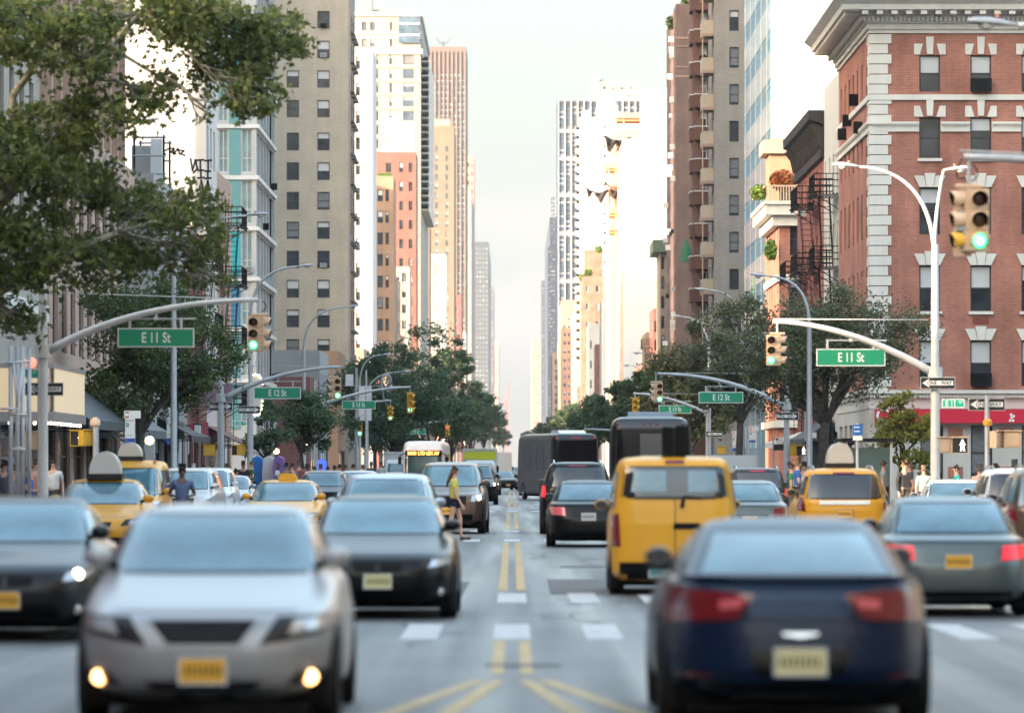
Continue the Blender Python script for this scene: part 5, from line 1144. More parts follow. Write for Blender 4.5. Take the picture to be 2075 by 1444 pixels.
vehicle('car', 'white car queued behind the silver sport utility car on the left', 'car', 'suv', vx(412, 66), F/66, WHP, extra=suv_front())
vehicle('car', 'pale blue car queued behind the white one on the left', 'car', 'sedan', vx(458, 60), F/60, LBL, extra=sedan_front(1))
vehicle('car', 'charcoal car coming on left of the centre queue behind the small-lamp taxi', 'car', 'suv', vx(650, 58), F/58, CHA, extra=suv_front(), sc=(1, 1, .94))
vehicle('car', 'silver car just right of the charcoal one behind the pale blue crossover', 'car', 'suv', vx(722, 52), F/52, SIL, extra=suv_front(), sc=(1, 1, .93))
# --- buses
def bus_shell(L, H, w, fr=.12, rr=.1): return Shell([(.30, .12, L-.12, w-.04), (.45, .02, L-.03, w), (1.2, 0, L, w), (H*.62, fr*.6, L-rr*.4, w), (H-.35, fr*1.6, L-rr, w-.03), (H-.12, fr*3, L-rr*2.4, w-.12), (H-.02, fr*6, L-rr*6, w-.3), (H, 1.2, L-1.2, w-.6)], 12, 14)
def bus(name, label, L, H, w, x, D, pm, rear, rot, fn, sx=1):
    root = thing(name, label, 'bus', (x, D, 0), rot)
    if rear: root.rotation_euler = (0, 0, math.pi+rot); root.location = Vector((x, D, 0))-(Matrix.Rotation(math.pi+rot, 4, 'Z') @ Vector((0, L, 0)))
    sh = bus_shell(L, H, w); b = MB(); sh.mesh(b, pm, 30, 96); b.build('body', root, True)
    for s in (-1, 1):
        for wy in (2.4, L-3.2): wheel(root, s*(w+.01), wy, .48, s)
    def add(n, fn_, smooth=True):
        mb = MB(); fn_(mb); return mb.build(n, root, smooth)
    m = MB(); m.box(-w+.1, w-.1, .5, L-.5, .2, .5, UND); m.build('underbody', root); fn(root, sh, add, L); return root
BG = mat('coach_glass', (.006, .006, .008), .12, 0, 0); BG.node_tree.nodes['Principled BSDF'].inputs['IOR'].default_value = 1.35
CB = paint('coach_black', (.006, .006, .007), 0, .3, .1); DGY = mat('coach_grey', (.035, .042, .055), .4, .2, 0)
def coach(lit, H, split):
    def f(root, sh, add, L):
        add('rear_window', lambda m: sh.patch(m, [(-1.06,1.35),(1.06,1.35),(1.02,H-.42),(-1.02,H-.42)], BG, 'r', .02, 20, 10))
        if split: add('rear_window_panel', lambda m: sh.patch(m, [(-.55,1.5),(.32,1.5),(.32,H-.55),(-.55,H-.55)], mat('mirror_glass', (.03, .033, .04), .04, 0, 0), 'r', .035, 10, 8))
        add('roof_cap', lambda m: sh.patch(m, [(-1.14,H-.36),(1.14,H-.36),(1.0,H-.14),(-1.0,H-.14)], DGY, 'r', .012, 20, 4))
        for xx in (-1.0, -.2, 0, .2, 1.0): m = MB(); m.lathe([(.045, 0), (.035, .03)], TLON if lit else TLR, 8, Matrix.Translation((xx, sh.rear(xx, H-.25)+.012, H-.25)), 'y'); m.build('marker_lamp', root)
        both(add, 'taillight', sh, [(.98,.95),(1.15,.95),(1.15,1.3),(.98,1.3)], TLON, 'r'); plate_(root, sh, .75, .3, .15, PLO, 'r')
        add('bumper', lambda m: sh.patch(m, [(-1.2,.36),(1.2,.36),(1.2,.7),(-1.2,.7)], DGY, 'r', .02, 18, 3))
        m = MB(); m.prism([(L-3.6, H-.01), (L-3.2, H+.15), (L-1.6, H+.15), (L-1.0, H-.02)], -.7, .7, WHP if lit else DGY, axis='x'); m.build('roof_unit', root)
        for s in (-1, 1):
            for k in range(5):
                y0 = .8+k*(L-1.4)/5; q = [(y0, 1.55), (y0+(L-1.4)/5-.08, 1.55), (y0+(L-1.4)/5-.08, H-.55), (y0, H-.55)]
                add('side_window', lambda m: sh.patch(m, q, BG, 's', .015, 4, 4, s))
            add('side_stripe', lambda m: sh.patch(m, [(.8,1.42),(L-.8,1.42),(L-.8,1.46),(.8,1.46)], mat('maroon_stripe', (.12, .02, .03), .4), 's', .018, 12, 1, s))
        add('windshield', lambda m: sh.patch(m, [(-1.1,1.3),(1.1,1.3),(1.05,H-.5),(-1.05,H-.5)], BG, 'f', .02, 16, 8))
    return f
bus('coach', 'black coach with lit red roof markers angled across the middle lanes', 11, 3.5, 1.27, vx(1168, 39), F/39, CB, True, math.radians(10), coach(True, 3.5, False))
bus('coach', 'black coach with a large mirror-like rear window behind the yellow taxi van', 12, 3.3, 1.27, vx(1318, 66), F/66, CB, True, math.radians(-1.5), coach(False, 3.3, True))
for m_ in (CB, BG): m_.node_tree.nodes['Principled BSDF'].inputs['Specular IOR Level'].default_value = .3
def citybus(root, sh, add, L):
    H = 3.15
    add('windshield', lambda m: sh.patch(m, [(-1.12,1.2),(1.12,1.2),(1.10,H-.42),(-1.10,H-.42)], mat('bus_windshield', (.025, .06, .065), .06, 0, .3, 1, .8), 'f', .02, 16, 8))
    add('sign_band', lambda m: sh.patch(m, [(-1.12,H-.78),(1.12,H-.78),(1.10,H-.44),(-1.10,H-.44)], M_['black'], 'f', .03, 16, 3))
    m = MB(); LED = mat('led_orange', (.8, .3, .05), .4, 0, 0, emit=(1, .35, .08), es=.5)
    textmesh('M101 LTD LEX AV', .30, LED, Matrix.Translation((0, sh.front(.6, H-.6)-.07, H-.6)), .012, .80, .004, m); m.build('destination_sign', root)
    both(add, 'headlight', sh, [(.8,.6),(1.1,.6),(1.1,.8),(.8,.8)], HLG, 'f'); add('bumper', lambda m: sh.patch(m, [(-1.2,.36),(1.2,.36),(1.2,.56),(-1.2,.56)], DGY, 'f', .02, 16, 3))
    for s in (-1, 1):
        m = MB(); m.box(s*1.42-.1, s*1.42+.1, -.3, -.2, 1.9, 2.35, M_['black']); m.tube([(s*1.1, .3, 2.6), (s*1.42, -.25, 2.4)], .03, M_['black'], 5); m.build('mirror', root)
        for k in range(6): q = [(1.2+k*1.7, 1.2), (2.75+k*1.7, 1.2), (2.75+k*1.7, 2.5), (1.2+k*1.7, 2.5)]; add('side_window', lambda m: sh.patch(m, q, BG, 's', .015, 4, 4, s))
bus('city_bus', 'white city bus coming on with an orange destination sign', 12, 3.3, 1.29, vx(858, 33.5), F/33.5, WHP, False, -.02, citybus)
# --- trucks
def truck(label, x, D, H, w, boxm, front=True, band=None, L=7, rot=0):
    root = thing('delivery_truck', label, 'truck', (x, D, 0), rot)
    if not front: root.rotation_euler = (0, 0, math.pi); root.location = (x, D+L, 0)
    m = MB(); m.box(-w, w, 2.02, L, .75, H, boxm); m.box(-w-.02, w+.02, 1.88, 1.94, H-.08, H+.02, M_['pale']); m.box(-w-.02, -w+.06, L-.06, L+.03, .7, H, M_['pale']); m.box(w-.06, w+.02, L-.06, L+.03, .7, H, M_['pale']); m.build('cargo_box', root)
    sh = Shell([(.35, .1, 2.0, w-.1), (.6, 0, 2.0, w-.03), (1.2, .03, 2.0, w-.02), (1.4, .25, 2.0, w-.05), (2.0, .6, 2.0, w-.12), (2.2, .85, 1.95, w-.25)], 6, 12)
    m = MB(); sh.mesh(m, WHP, 20, 60); m.build('cab', root, True)
    m = MB(); sh.patch(m, [(-.9,1.4),(.9,1.4),(.82,1.95),(-.82,1.95)], AG, 'f'); m.build('windshield', root)
    for s in (-1, 1):
        m = MB(); sh.patch(m, [(.6,.7),(.95,.7),(.95,.95),(.6,.95)] if s > 0 else mirror_q([(.6,.7),(.95,.7),(.95,.95),(.6,.95)]), HLG, 'f'); m.build('headlight', root)
        m = MB(); m.box(s*(w+.05)-.08, s*(w+.05)+.08, .6, .66, 1.35, 1.8, M_['black']); m.build('mirror', root)
        for wy in (.95, L-1.5): wheel(root, s*w, wy, .42, s)
        m = MB(); m.box(s*(w-.25)-.1, s*(w-.25)+.1, L+.001, L+.03, .8, .95, TLON); m.build('taillight', root)
    if band: m = MB(); m.box(-w+.1, w-.1, 1.80, 1.87, H-.75, H-.2, band); m.build('yellow_panel', root)
    m = MB(); m.box(-w+.15, w-.15, .4, L-.1, .45, .75, UND); m.build('chassis', root)
truck('white box truck with a yellow panel over the cab in the oncoming queue', vx(972, 29), F/29, 3.0, 1.2, WHP, True, mat('yellow_vinyl', (.55, .55, .02), .5, 0, .1))
truck('white box truck with a bare box right of the yellow-panelled truck', vx(1013, 20), F/20, 3.2, 1.2, mat('dull_white_box', (.5, .52, .54), .5, 0, .05), False)
truck('white box truck waiting behind the city bus at its left side', vx(812, 31), F/31, 2.7, 1.15, mat('dull_white_box', (.5, .52, .54)), True)
truck('white box truck parked at the right kerb before the coaches', vx(1487, 50), F/50, 2.2, .95, WHP, False, L=6.2)
for pxc, s_, l_ in ((1020, 13, 'far car with glowing red taillights in the middle of the avenue'), (1036, 11, 'farthest car seen in the middle of the avenue'), (1044, 15, 'grey car tucked left of the dark coach far ahead'), (1005, 17, 'far silver car in the oncoming queue beyond the trucks')):
    vehicle('car', l_, 'car', 'suv', vx(pxc, s_), F/s_, SIL if s_ in (15, 17) else RED_, rear=s_ < 16, extra=(suv_rear(TLON) if s_ < 16 else suv_front(HLON)))
# ================================================================ trees
def leafmat(name, c1, c2, trans=.3):
    m = bpy.data.materials.new(name); m.use_nodes = True; N, L = nodes(m); b = N['Principled BSDF']
    g = N.new('ShaderNodeNewGeometry'); cr = N.new('ShaderNodeMixRGB'); cr.inputs[1].default_value = (*c1, 1); cr.inputs[2].default_value = (*c2, 1)
    L.new(g.outputs['Random Per Island'], cr.inputs[0]); L.new(cr.outputs[0], b.inputs['Base Color'])
    b.inputs['Roughness'].default_value = .55; b.inputs['Specular IOR Level'].default_value = .35
    t = N.new('ShaderNodeBsdfTranslucent'); L.new(cr.outputs[0], t.inputs[0]); mx = N.new('ShaderNodeMixShader'); mx.inputs[0].default_value = trans
    L.new(b.outputs[0], mx.inputs[1]); L.new(t.outputs[0], mx.inputs[2]); L.new(mx.outputs[0], N['Material Output'].inputs[0]); return m
LPLANE = leafmat('plane_leaf', (0.056, 0.090, 0.025), (0.163, 0.181, 0.044), .35); LDARK = leafmat('dark_leaf', (0.050, 0.094, 0.035), (0.138, 0.175, 0.056), .25)
LGREY = leafmat('grey_green_leaf', (0.075, 0.098, 0.050), (0.175, 0.188, 0.094), .25); LYEL = leafmat('yellowing_leaf', (.15, .18, .03), (.28, .27, .06), .35); LHON = leafmat('honey_leaf', (0.053, 0.106, 0.056), (0.131, 0.188, 0.088), .3); LFAR = leafmat('far_leaf', (0.053, 0.096, 0.053), (0.122, 0.175, 0.088), .25)
def bark(name, a, b_):
    m = mat(name, a, .9, 0, .35, 3, bump=.3); N, L = nodes(m); n = N.new('ShaderNodeTexNoise'); n.inputs['Scale'].default_value = 5; tc = N.new('ShaderNodeTexCoord'); L.new(tc.outputs['Object'], n.inputs[0])
    cr = N.new('ShaderNodeValToRGB'); cr.color_ramp.elements[0].position = .45; cr.color_ramp.elements[1].position = .55; cr.color_ramp.elements[0].color = (*a, 1); cr.color_ramp.elements[1].color = (*b_, 1)
    L.new(n.outputs[0], cr.inputs[0]); L.new(cr.outputs[0], N['Principled BSDF'].inputs['Base Color']); return m
BPL = bark('plane_bark', (.16, .15, .11), (.30, .30, .22)); BDK = bark('dark_bark', (.055, .048, .04), (.08, .07, .06))
MAPLE = [(0, -.35), (.12, -.1), (.5, -.28), (.36, .02), (.55, .25), (.25, .22), (.12, .34), (0, .6), (-.12, .34), (-.25, .22), (-.55, .25), (-.36, .02), (-.5, -.28), (-.12, -.1)]
def leaves(mb, pts, size, m, rr, shape='oval', droop=.4):
    vs, fs = [], []; k = 0
    for p in pts:
        s = size*rr.uniform(.7, 1.25); n = Vector((rr.gauss(0, 1), rr.gauss(0, 1), rr.gauss(0, 1)+droop)).normalized()
        u = n.orthogonal().normalized(); u = (Matrix.Rotation(rr.random()*6.283, 3, n) @ u); v = n.cross(u)
        if shape == 'maple':
            q = [p+u*(a*s)+v*(b_*s)+n*(abs(a)*-.12*s) for a, b_ in MAPLE]; c = k; vs += q; k += 14
            fs += [(c, c+1, c+13), (c+1, c+2, c+3), (c+1, c+3, c+13), (c+3, c+4, c+5), (c+3, c+5, c+9), (c+3, c+9, c+11), (c+3, c+11, c+13), (c+5, c+6, c+8, c+9), (c+6, c+7, c+8), (c+9, c+10, c+11), (c+11, c+12, c+13)]
        else:
            vs += [p-u*s*.5, p-v*s*.28, p+u*s*.5, p+v*s*.28]; fs.append((k, k+1, k+2, k+3)); k += 4
    mb.idx(vs, fs, m)
def wob(a, b_, n, amp, rr, sag=0):
    out = []
    for i in range(n+1):
        t = i/n; p = a.lerp(b_, t); e = math.sin(t*math.pi)*amp
        p += Vector((rr.uniform(-1, 1), rr.uniform(-1, 1), rr.uniform(-.6, .6)))*e*.5+Vector((0, 0, sag*math.sin(t*math.pi))); out.append(p)
    return out
def tree(name, label, base, fork, tr, blobs, nleaf, lsize, lm, bm, seed=1, shape='oval', group=None, cat='tree', clump=.55, ncl=16, lean=0, twigs=4, boughs=None):
    """base: foot of the trunk; fork: height where limbs leave; blobs: (x, y, z, rx, ry, rz) crown lobes"""
    rr = random.Random(seed); b = Vector(base); root = thing(name, label, cat, b, 0, group); tk = MB(); cr = MB()
    blobs = [(Vector(q[:3])-b, Vector(q[3:6]), q[6] if len(q) > 6 else 1) for q in blobs]
    top = Vector((lean, 0, fork)); tp = wob(Vector((0, 0, -.05)), top, 5, tr*.8, rr); tk.tube(tp, [tr*1.25]+[tr*(1-.06*i) for i in range(1, 6)], bm, 10)
    vol = sum(q[1].x*q[1].z*q[2] for q in blobs)
    hubs = []
    if boughs:
        for hb_ in boughs:
            h = Vector(hb_)-b; lp = wob(top*.9, h, 8, (h-top).length*.07, rr, .05*(h-top).length); tk.tube(lp, [tr*.6*(1-i/11)+.02 for i in range(9)], bm, 8); hubs += lp[2:]
    for c, r3, w_ in blobs:
        if hubs:
            st0 = min(hubs, key=lambda p_: (p_-c).length+.7*max(0, p_.x-c.x)); lp = wob(st0, c, 7, (c-st0).length*.14, rr); tk.tube(lp, [tr*.15*(1-i/9)+.012 for i in range(8)], bm, 6)
        else: lp = wob(top*.97 if top.z < c.z else Vector((top.x*.8, 0, top.z*.85)), c, 7, (c-top).length*.10, rr, .12*(c-top).length*.3)
        r0 = tr*.45
        if not hubs: tk.tube(lp, [r0*(1-i/8)+.02 for i in range(8)], bm, 7)
        cl = []
        n = max(5, int(ncl*w_))
        for i in range(n):
            a = rr.random()*6.283; u = rr.uniform(-.85, 1); q = rr.uniform(.35, 1)**.5; sq = math.sqrt(1-u*u); cl.append(c+Vector((r3.x*q*sq*math.cos(a), r3.y*q*sq*math.sin(a), r3.z*q*u)))
        for e in cl:
            st = lp[rr.randint(3, 7)]; bp = wob(st, e, 5, (e-st).length*.12, rr); tk.tube(bp, [min(tr*.1, .022)*(1-i/6)+.006 for i in range(6)], bm, 5)
            for _ in range(twigs):
                t2 = e+Vector((rr.gauss(0, 1), rr.gauss(0, 1), rr.gauss(0, .8)))*r3.x*.3; tk.tube([bp[3], bp[4].lerp(t2, .5), t2], [.02, .014, .006], bm, 4, caps=False)
        nl = int(nleaf*r3.x*r3.z*w_/vol); pts = []
        rad = [rr.uniform(.6, 1.3)*clump for _ in cl]
        for i in range(nl):
            j = rr.randrange(len(cl)); d = Vector((rr.gauss(0, 1), rr.gauss(0, 1), rr.gauss(0, .75))); pts.append(cl[j]+d*rad[j]*min(1.2, r3.x*.42))
        leaves(cr, pts, lsize, lm, rr, shape)
    tk.build('trunk', root, True); cr.build('crown', root); return root
# big plane tree at the upper left: trunk outside the frame, limbs reaching over the kerb
D = 121.; Z = lambda x, y: tuple(P(x, y, D))
bl = []
for x, y, rx, rz, w_ in ((40, 60, .9, .9, 1.2), (150, 110, .95, .8, 1), (260, 30, 1.0, .6, .8), (380, 45, 1.1, .7, 1.2), (470, 120, .85, .75, 1.4), (565, 70, .75, .55, 1.3), (520, 200, .6, .55, 1.3), (330, 190, .8, .5, .65),
                         (430, 30, .8, .5, .8), (110, 250, 1.0, .9, 1.1), (30, 330, .9, 1.0, 1.3), (210, 240, .8, .6, .6), (150, 390, 1.0, .8, 1.2), (280, 420, .9, .5, 1), (400, 430, .75, .55, 1), (50, 520, 1.1, .9, 1.5), (190, 530, .9, .6, 1), (310, 500, .9, .55, .9), (420, 510, .5, .55, .7), (20, 640, .8, .5, .7), (600, 90, .35, .3, .3), (420, 225, .3, .35, .15), (400, 560, .6, .3, .4)):
    p = Z(x, y); bl.append((p[0], D+rnd.uniform(-1.3, 1.8), p[2], rx, 1.3, rz, w_))
tree('plane_tree', 'big plane tree reaching over the street from the upper left', (-13.4, D, 0), 5.2, .28, bl, 19500, .165, LPLANE, BPL, 5, 'maple', clump=.70, ncl=14, twigs=3,
     boughs=[Z(90, 60)[:1]+(D+.5,)+Z(90, 60)[2:], Z(290, 20), Z(160, 215), Z(240, 470), Z(70, 400)])
ST = []
def street_tree(label, pxc, D, side, topy, boty, wpx, nleaf, lm, seed, leaf=.14, lat=12.6, bm=BDK, lobes=7, tr=.17, group=None, name='street_tree', clump=.5, lean=0, skew=0):
    s = F/D; x = side*lat if pxc is None else px(pxc, D); zt, zb = pz(topy, D), pz(boty, D); rw = wpx/s/2; rr = random.Random(seed); bl = []
    cz = (zt+zb)/2; rz = (zt-zb)/2
    for i in range(lobes):
        a = 2*math.pi*i/lobes+rr.random(); u = rr.uniform(-.85, .75); q = math.sqrt(max(.1, 1-u*u))*rr.uniform(.45, .72)
        bl.append((x+skew+rw*q*math.cos(a), D+rw*.6*q*math.sin(a), cz+rz*u*.75, rw*rr.uniform(.34, .5), rw*.45, rz*rr.uniform(.3, .45)))
    bl.append((x+skew, D, zt-rz*.35, rw*.4, rw*.4, rz*.33))
    return tree(name, label, (x, D, 0.1), max(1.7, zb*.95), tr, bl, nleaf, leaf, lm, bm, seed, clump=clump, ncl=9, group=group, lean=lean, twigs=2)
street_tree('dark green street tree between the theatre and the first street sign', 285, 178, -1, 555, 870, 400, 24000, LDARK, 11, .15, lobes=9, tr=.2)
street_tree('large grey-green street tree hanging over the second crossing on the right', 1662, 205, 1, 560, 850, 400, 27000, LGREY, 12, .14, lobes=10, tr=.26, lean=.2)
street_tree('grey-green street tree at the kerb left of the large one', 1500, 228, 1, 600, 850, 290, 17000, LGREY, 13, .15, lobes=8, tr=.2)
street_tree('young yellowing tree at the right kerb before the brick corner building', 1825, 172, 1, 790, 985, 150, 4200, LYEL, 14, .14, lobes=6, tr=.06, name='sapling', clump=.55)
street_tree('small leafy street tree behind the second street sign on the left', 618, 262, -1, 790, 915, 190, 10000, LHON, 15, .16, lobes=7, tr=.12, lean=-.2)
street_tree('slight street tree left of the small leafy one beside the shopfronts', 540, 240, -1, 830, 930, 120, 2200, LHON, 16, .15, lobes=5, tr=.09)
far_t = [(800, 415, 690, 925, 230, 'broad dark honey locust at the left kerb past the second crossing'), (870, 470, 655, 925, 220, 'tallest dark tree on the left side of the avenue'), (760, 440, 700, 915, 170, 'dark tree at the left kerb before the tallest one'), (915, 560, 705, 925, 150, 'dark tree right of the tallest one on the left'), (950, 700, 765, 925, 120, 'dark tree midway down the left row'), (980, 900, 800, 905, 80, 'smaller dark tree further down the left row'), (1003, 1250, 838, 905, 50, 'second last tree of the left row before the gap of sky'), (1020, 2000, 868, 905, 34, 'last tree of the left row before the gap of sky')]
for i, (xc, D_, t, b_, w_, l) in enumerate(far_t): street_tree(l, xc, D_, -1, t, b_, w_, 13000 if i < 4 else 6000, LHON if i < 5 else LFAR, 30+i, .22+D_*.0002, lobes=9, tr=.2)
far_r = [(1400, 335, 690, 905, 210, 'dark street tree past the second crossing on the right'), (1330, 400, 735, 915, 170, 'dark street tree behind the far yellow signals on the right'), (1262, 420, 770, 915, 150, 'bushy tree above the second coach on the right'), (1205, 520, 800, 915, 130, 'bushy tree above the angled coach on the right'), (1160, 680, 815, 895, 90, 'paler green tree midway down the right row'), (1120, 900, 845, 900, 70, 'small far tree down the right row'), (1088, 1400, 865, 902, 46, 'second last tree of the right row before the gap of sky'), (1070, 2100, 873, 903, 30, 'last tree of the right row before the gap of sky')]
for i, (xc, D_, t, b_, w_, l) in enumerate(far_r): street_tree(l, xc, D_, 1, t, b_, w_, 12000 if i < 4 else 6000, (LGREY, LDARK, LHON, LHON, LFAR, LFAR, LFAR, LFAR)[i], 50+i, .2+D_*.0002, lobes=8, tr=.2)
# ================================================================ masts, signs, signals, lamps
GS = mat('street_sign_green', (.005, .25, .13), .4, 0, 0); GS2 = mat('street_sign_bright_green', (.01, .42, .28), .4, 0, 0)
SW = mat('sign_white', (.72, .73, .72), .4, 0, 0); SBk = mat('sign_black', (.012, .012, .014), .45, 0, 0)
GON = mat('signal_green_lit', (.05, .8, .45), .3, 0, 0, emit=(.0, 1, .35), es=.2); RON = mat('signal_red_lit', (.8, .05, .03), .3, 0, 0, emit=(1, .08, .05), es=.6)
GCORE = mat('signal_green_core', (.5, 1, .8), .3, 0, 0, emit=(.22, 1, .60), es=.35)
OFFR = mat('lens_off_red', (.05, .008, .006), .3, 0, 0); OFFA = mat('lens_off_amber', (.07, .03, .006), .3, 0, 0); OFFG = mat('lens_off_green', (.01, .04, .03), .3, 0, 0)
WALKM = mat('walk_symbol_lit', (.9, .9, .88), .4, 0, 0, emit=(1, .97, .95), es=.6)
def sh_(m, M):
    m.v = [tuple(M @ Vector(v)) for v in m.v]; return m
def sign_blade(parent, text, w, h, M, big=GS, name='street_sign', sup=None, back=True):
    m = MB(); m.box(-w/2, w/2, -.012, .012, -h/2, h/2, SW, M); m.box(-w/2+.03, w/2-.03, -.018, -.012, -h/2+.03, h/2-.03, big, M); o = m.build(name, parent)
    t = MB()
    if sup: textmesh(text, h*.86, SW, M @ Matrix.Translation((-w*.1, -.02, -.01)), .008, .8, .002, t); textmesh(sup, h*.4, SW, M @ Matrix.Translation((w*.33, -.02, h*.12)), .004, .9, .002, t)
    else: textmesh(text, h*.74, SW, M @ Matrix.Translation((0, -.02, -h*.02)), .006, .72, .002, t)
    t.build('lettering', o); return o
def one_way(parent, M, left=True, w=.92, h=.31):
    m = MB(); m.box(-w/2, w/2, -.01, .01, -h/2, h/2, SW, M); m.box(-w/2+.012, w/2-.012, -.016, -.01, -h/2+.012, h/2-.012, SBk, M); o = m.build('one_way_sign', parent)
    t = MB(); s = 1 if left else -1; a = -w/2+.05
    pts = [(a, 0), (a+.20, h*.40), (a+.165, h*.2), (w/2-.05, h*.2), (w/2-.05, -h*.2), (a+.165, -h*.2), (a+.20, -h*.40)]; pts = [(s*x, z) for x, z in pts]
    if s < 0: pts = pts[::-1]
    t.face([M @ Vector((x, -.018, z)) for x, z in pts], SW); t.build('arrow', o)
    t = MB(); textmesh('ONE   WAY', .135, SBk, M @ Matrix.Translation((s*.045, -.021, -.003)), .002, .92, .001, t); t.build('lettering', o); return o
def head(parent, M, lit='g', hm=None, visor=.24, seedc=0, sc=1.0, mixed=False):
    """three-lens signal head facing local -y, hung with its top at z=0"""
    hm = hm or M_['tan']; m = MB(); M = M @ Matrix.Diagonal((sc, sc, sc, 1)) if sc != 1 else M
    for k in range(3):
        z1 = -.36*k-.01; z0 = z1-.34; m.box(-.17, .17, 0, .2, z0, z1, hm, M)
    m.box(-.15, .15, .02, .18, -1.09, 0, hm, M)
    for k in range(3): m.box(-.185, -.17, .03, .06, -.36*k-.12, -.36*k-.09, M_['dark'], M); m.box(-.185, -.17, .03, .06, -.36*k-.27, -.36*k-.24, M_['dark'], M)
    o = m.build('signal_head', parent)
    for k, off in enumerate((OFFR, OFFA, OFFG)):
        v = MB(); c = -.36*k-.18; n = 18
        for i in range(n+1): pass
        a0, a1 = -.72*math.pi, .72*math.pi; vs = []
        for i in range(n+1):
            t = a0+(a1-a0)*i/n; x, z = .148*math.sin(t), .148*math.cos(t); d = visor*(1-.35*abs(i/n-.5)*2); vs += [(x, 0, c+z), (x*1.02, -d, c+z*1.02-.02), (x*.94, 0, c+z*.94), (x*.96, -d, c+z*.96-.02)]
        vm = M_['yel'] if (mixed and k == 2) else hm
        fo = [(4*i, 4*i+4, 4*i+5, 4*i+1) for i in range(n)]; fi = [(4*i+2, 4*i+3, 4*i+7, 4*i+6) for i in range(n)]; fe = [(4*i+1, 4*i+5, 4*i+7, 4*i+3) for i in range(n)]
        vv = [M @ Vector(p) for p in vs]; v.idx(vv, fo+fe, vm); v.idx(vv, fi, M_['black']); v.build('visor', o, True)
        l = MB(); on = (lit == 'g' and k == 2) or (lit == 'r' and k == 0); lm = (GON if k == 2 else RON) if on else off
        l.lathe([(.138, -.005), (.12, -.03), (.07, -.045), (.01, -.05)], lm, 18, M @ Matrix.Translation((0, 0, c)), 'y')
        if on and k == 2: l.lathe([(.105, -.052), (.10, -.056)], GCORE, 16, M @ Matrix.Translation((0, 0, c)), 'y')
        l.build('lens', o, True)
    return o
def pedsig(parent, M, walk=True, hm=None, ang=0):
    """pedestrian signal box facing local -y, centre at origin; walk=False shows its plain back"""
    hm = hm or M_['tan']; m = MB(); m.box(-.22, .22, 0, .2, -.21, .21, hm, M)
    if walk: m.box(-.20, .20, -.004, .0, -.19, .19, SBk, M)
    else:
        m.box(-.17, .17, -.02, 0, -.17, .17, hm, M)
        for z in (-.1, 0, .1): m.box(-.14, .14, -.028, -.02, z-.01, z+.01, hm, M)
    m.box(-.24, .24, -.06, .0, .205, .235, hm, M); o = m.build('pedestrian_signal', parent)
    if walk:
        t = MB(); F_ = lambda pts: t.face([M @ Vector((x+.07, -.008, z)) for x, z in pts], WALKM)
        t.lathe([(.028, -.012), (.028, -.007)], WALKM, 12, M @ Matrix.Translation((.07, 0, .125)), 'y')
        F_([(-.035, .085), (-.04, -.02), (.035, -.02), (.03, .085)]); F_([(-.04, -.02), (-.06, -.145), (-.025, -.145), (-.002, -.02)]); F_([(0, -.02), (.035, -.145), (.065, -.145), (.035, -.02)])
        F_([(-.035, .085), (-.075, .01), (-.058, .0), (-.03, .05)]); F_([(.03, .085), (.078, .02), (.062, .008), (.028, .05)]); t.build('walk_symbol', o)
    return o
def cobra(mb, p, d, m, sc=1.0):
    """lamp head whose neck is at p, pointing along d (unit, horizontal)"""
    a = math.atan2(d.y, d.x); M = Matrix.Translation(p) @ Matrix.Rotation(a, 4, 'Z') @ Matrix.Rotation(R(-5), 4, 'Y')
    pr = [(0, .035, .035), (.12, .06, .05), (.25, .13, .07), (.45, .165, .085), (.62, .15, .07), (.72, .08, .04)]; n = 14; vs = []
    for x, ry, rz in pr:
        for k in range(n):
            t = 2*math.pi*k/n; vs.append(M @ Vector((x*sc, ry*math.cos(t)*sc, (rz*math.sin(t) if math.sin(t) > 0 else rz*.35*math.sin(t))*sc)))
    fs = [(i*n+k, (i+1)*n+k, (i+1)*n+(k+1) % n, i*n+(k+1) % n) for i in range(len(pr)-1) for k in range(n)]+[tuple(range(n)), tuple(range((len(pr)-1)*n, len(pr)*n))[::-1]]
    mb.idx(vs, fs, m); mb.lathe([(.12*sc, 0), (.10*sc, -.06*sc), (.04*sc, -.09*sc)], mat('lamp_glass', (.5, .5, .46), .1, 0, 0), 12, M @ Matrix.Translation((.45*sc, 0, -.02)))
    mb.lathe([(.025*sc, 0), (.03*sc, .07*sc)], mat('photocell', (.5, .2, .15), .6), 8, M @ Matrix.Translation((.3*sc, 0, .07*sc)))
def arc(a, c, h, n=14):
    """from a rising to h then flattening towards c"""
    out = []
    for i in range(n+1):
        t = i/n; q = math.sin(t*math.pi/2); out.append(Vector((a.x+(c.x-a.x)*(1-math.cos(t*math.pi/2)), a.y+(c.y-a.y)*t, a.z+(c.z-a.z)*q)))
    return out
def bez(a, b_, c, n=16): return [a*(1-t)**2+b_*2*t*(1-t)+c*t*t for t in [i/n for i in range(n+1)]]
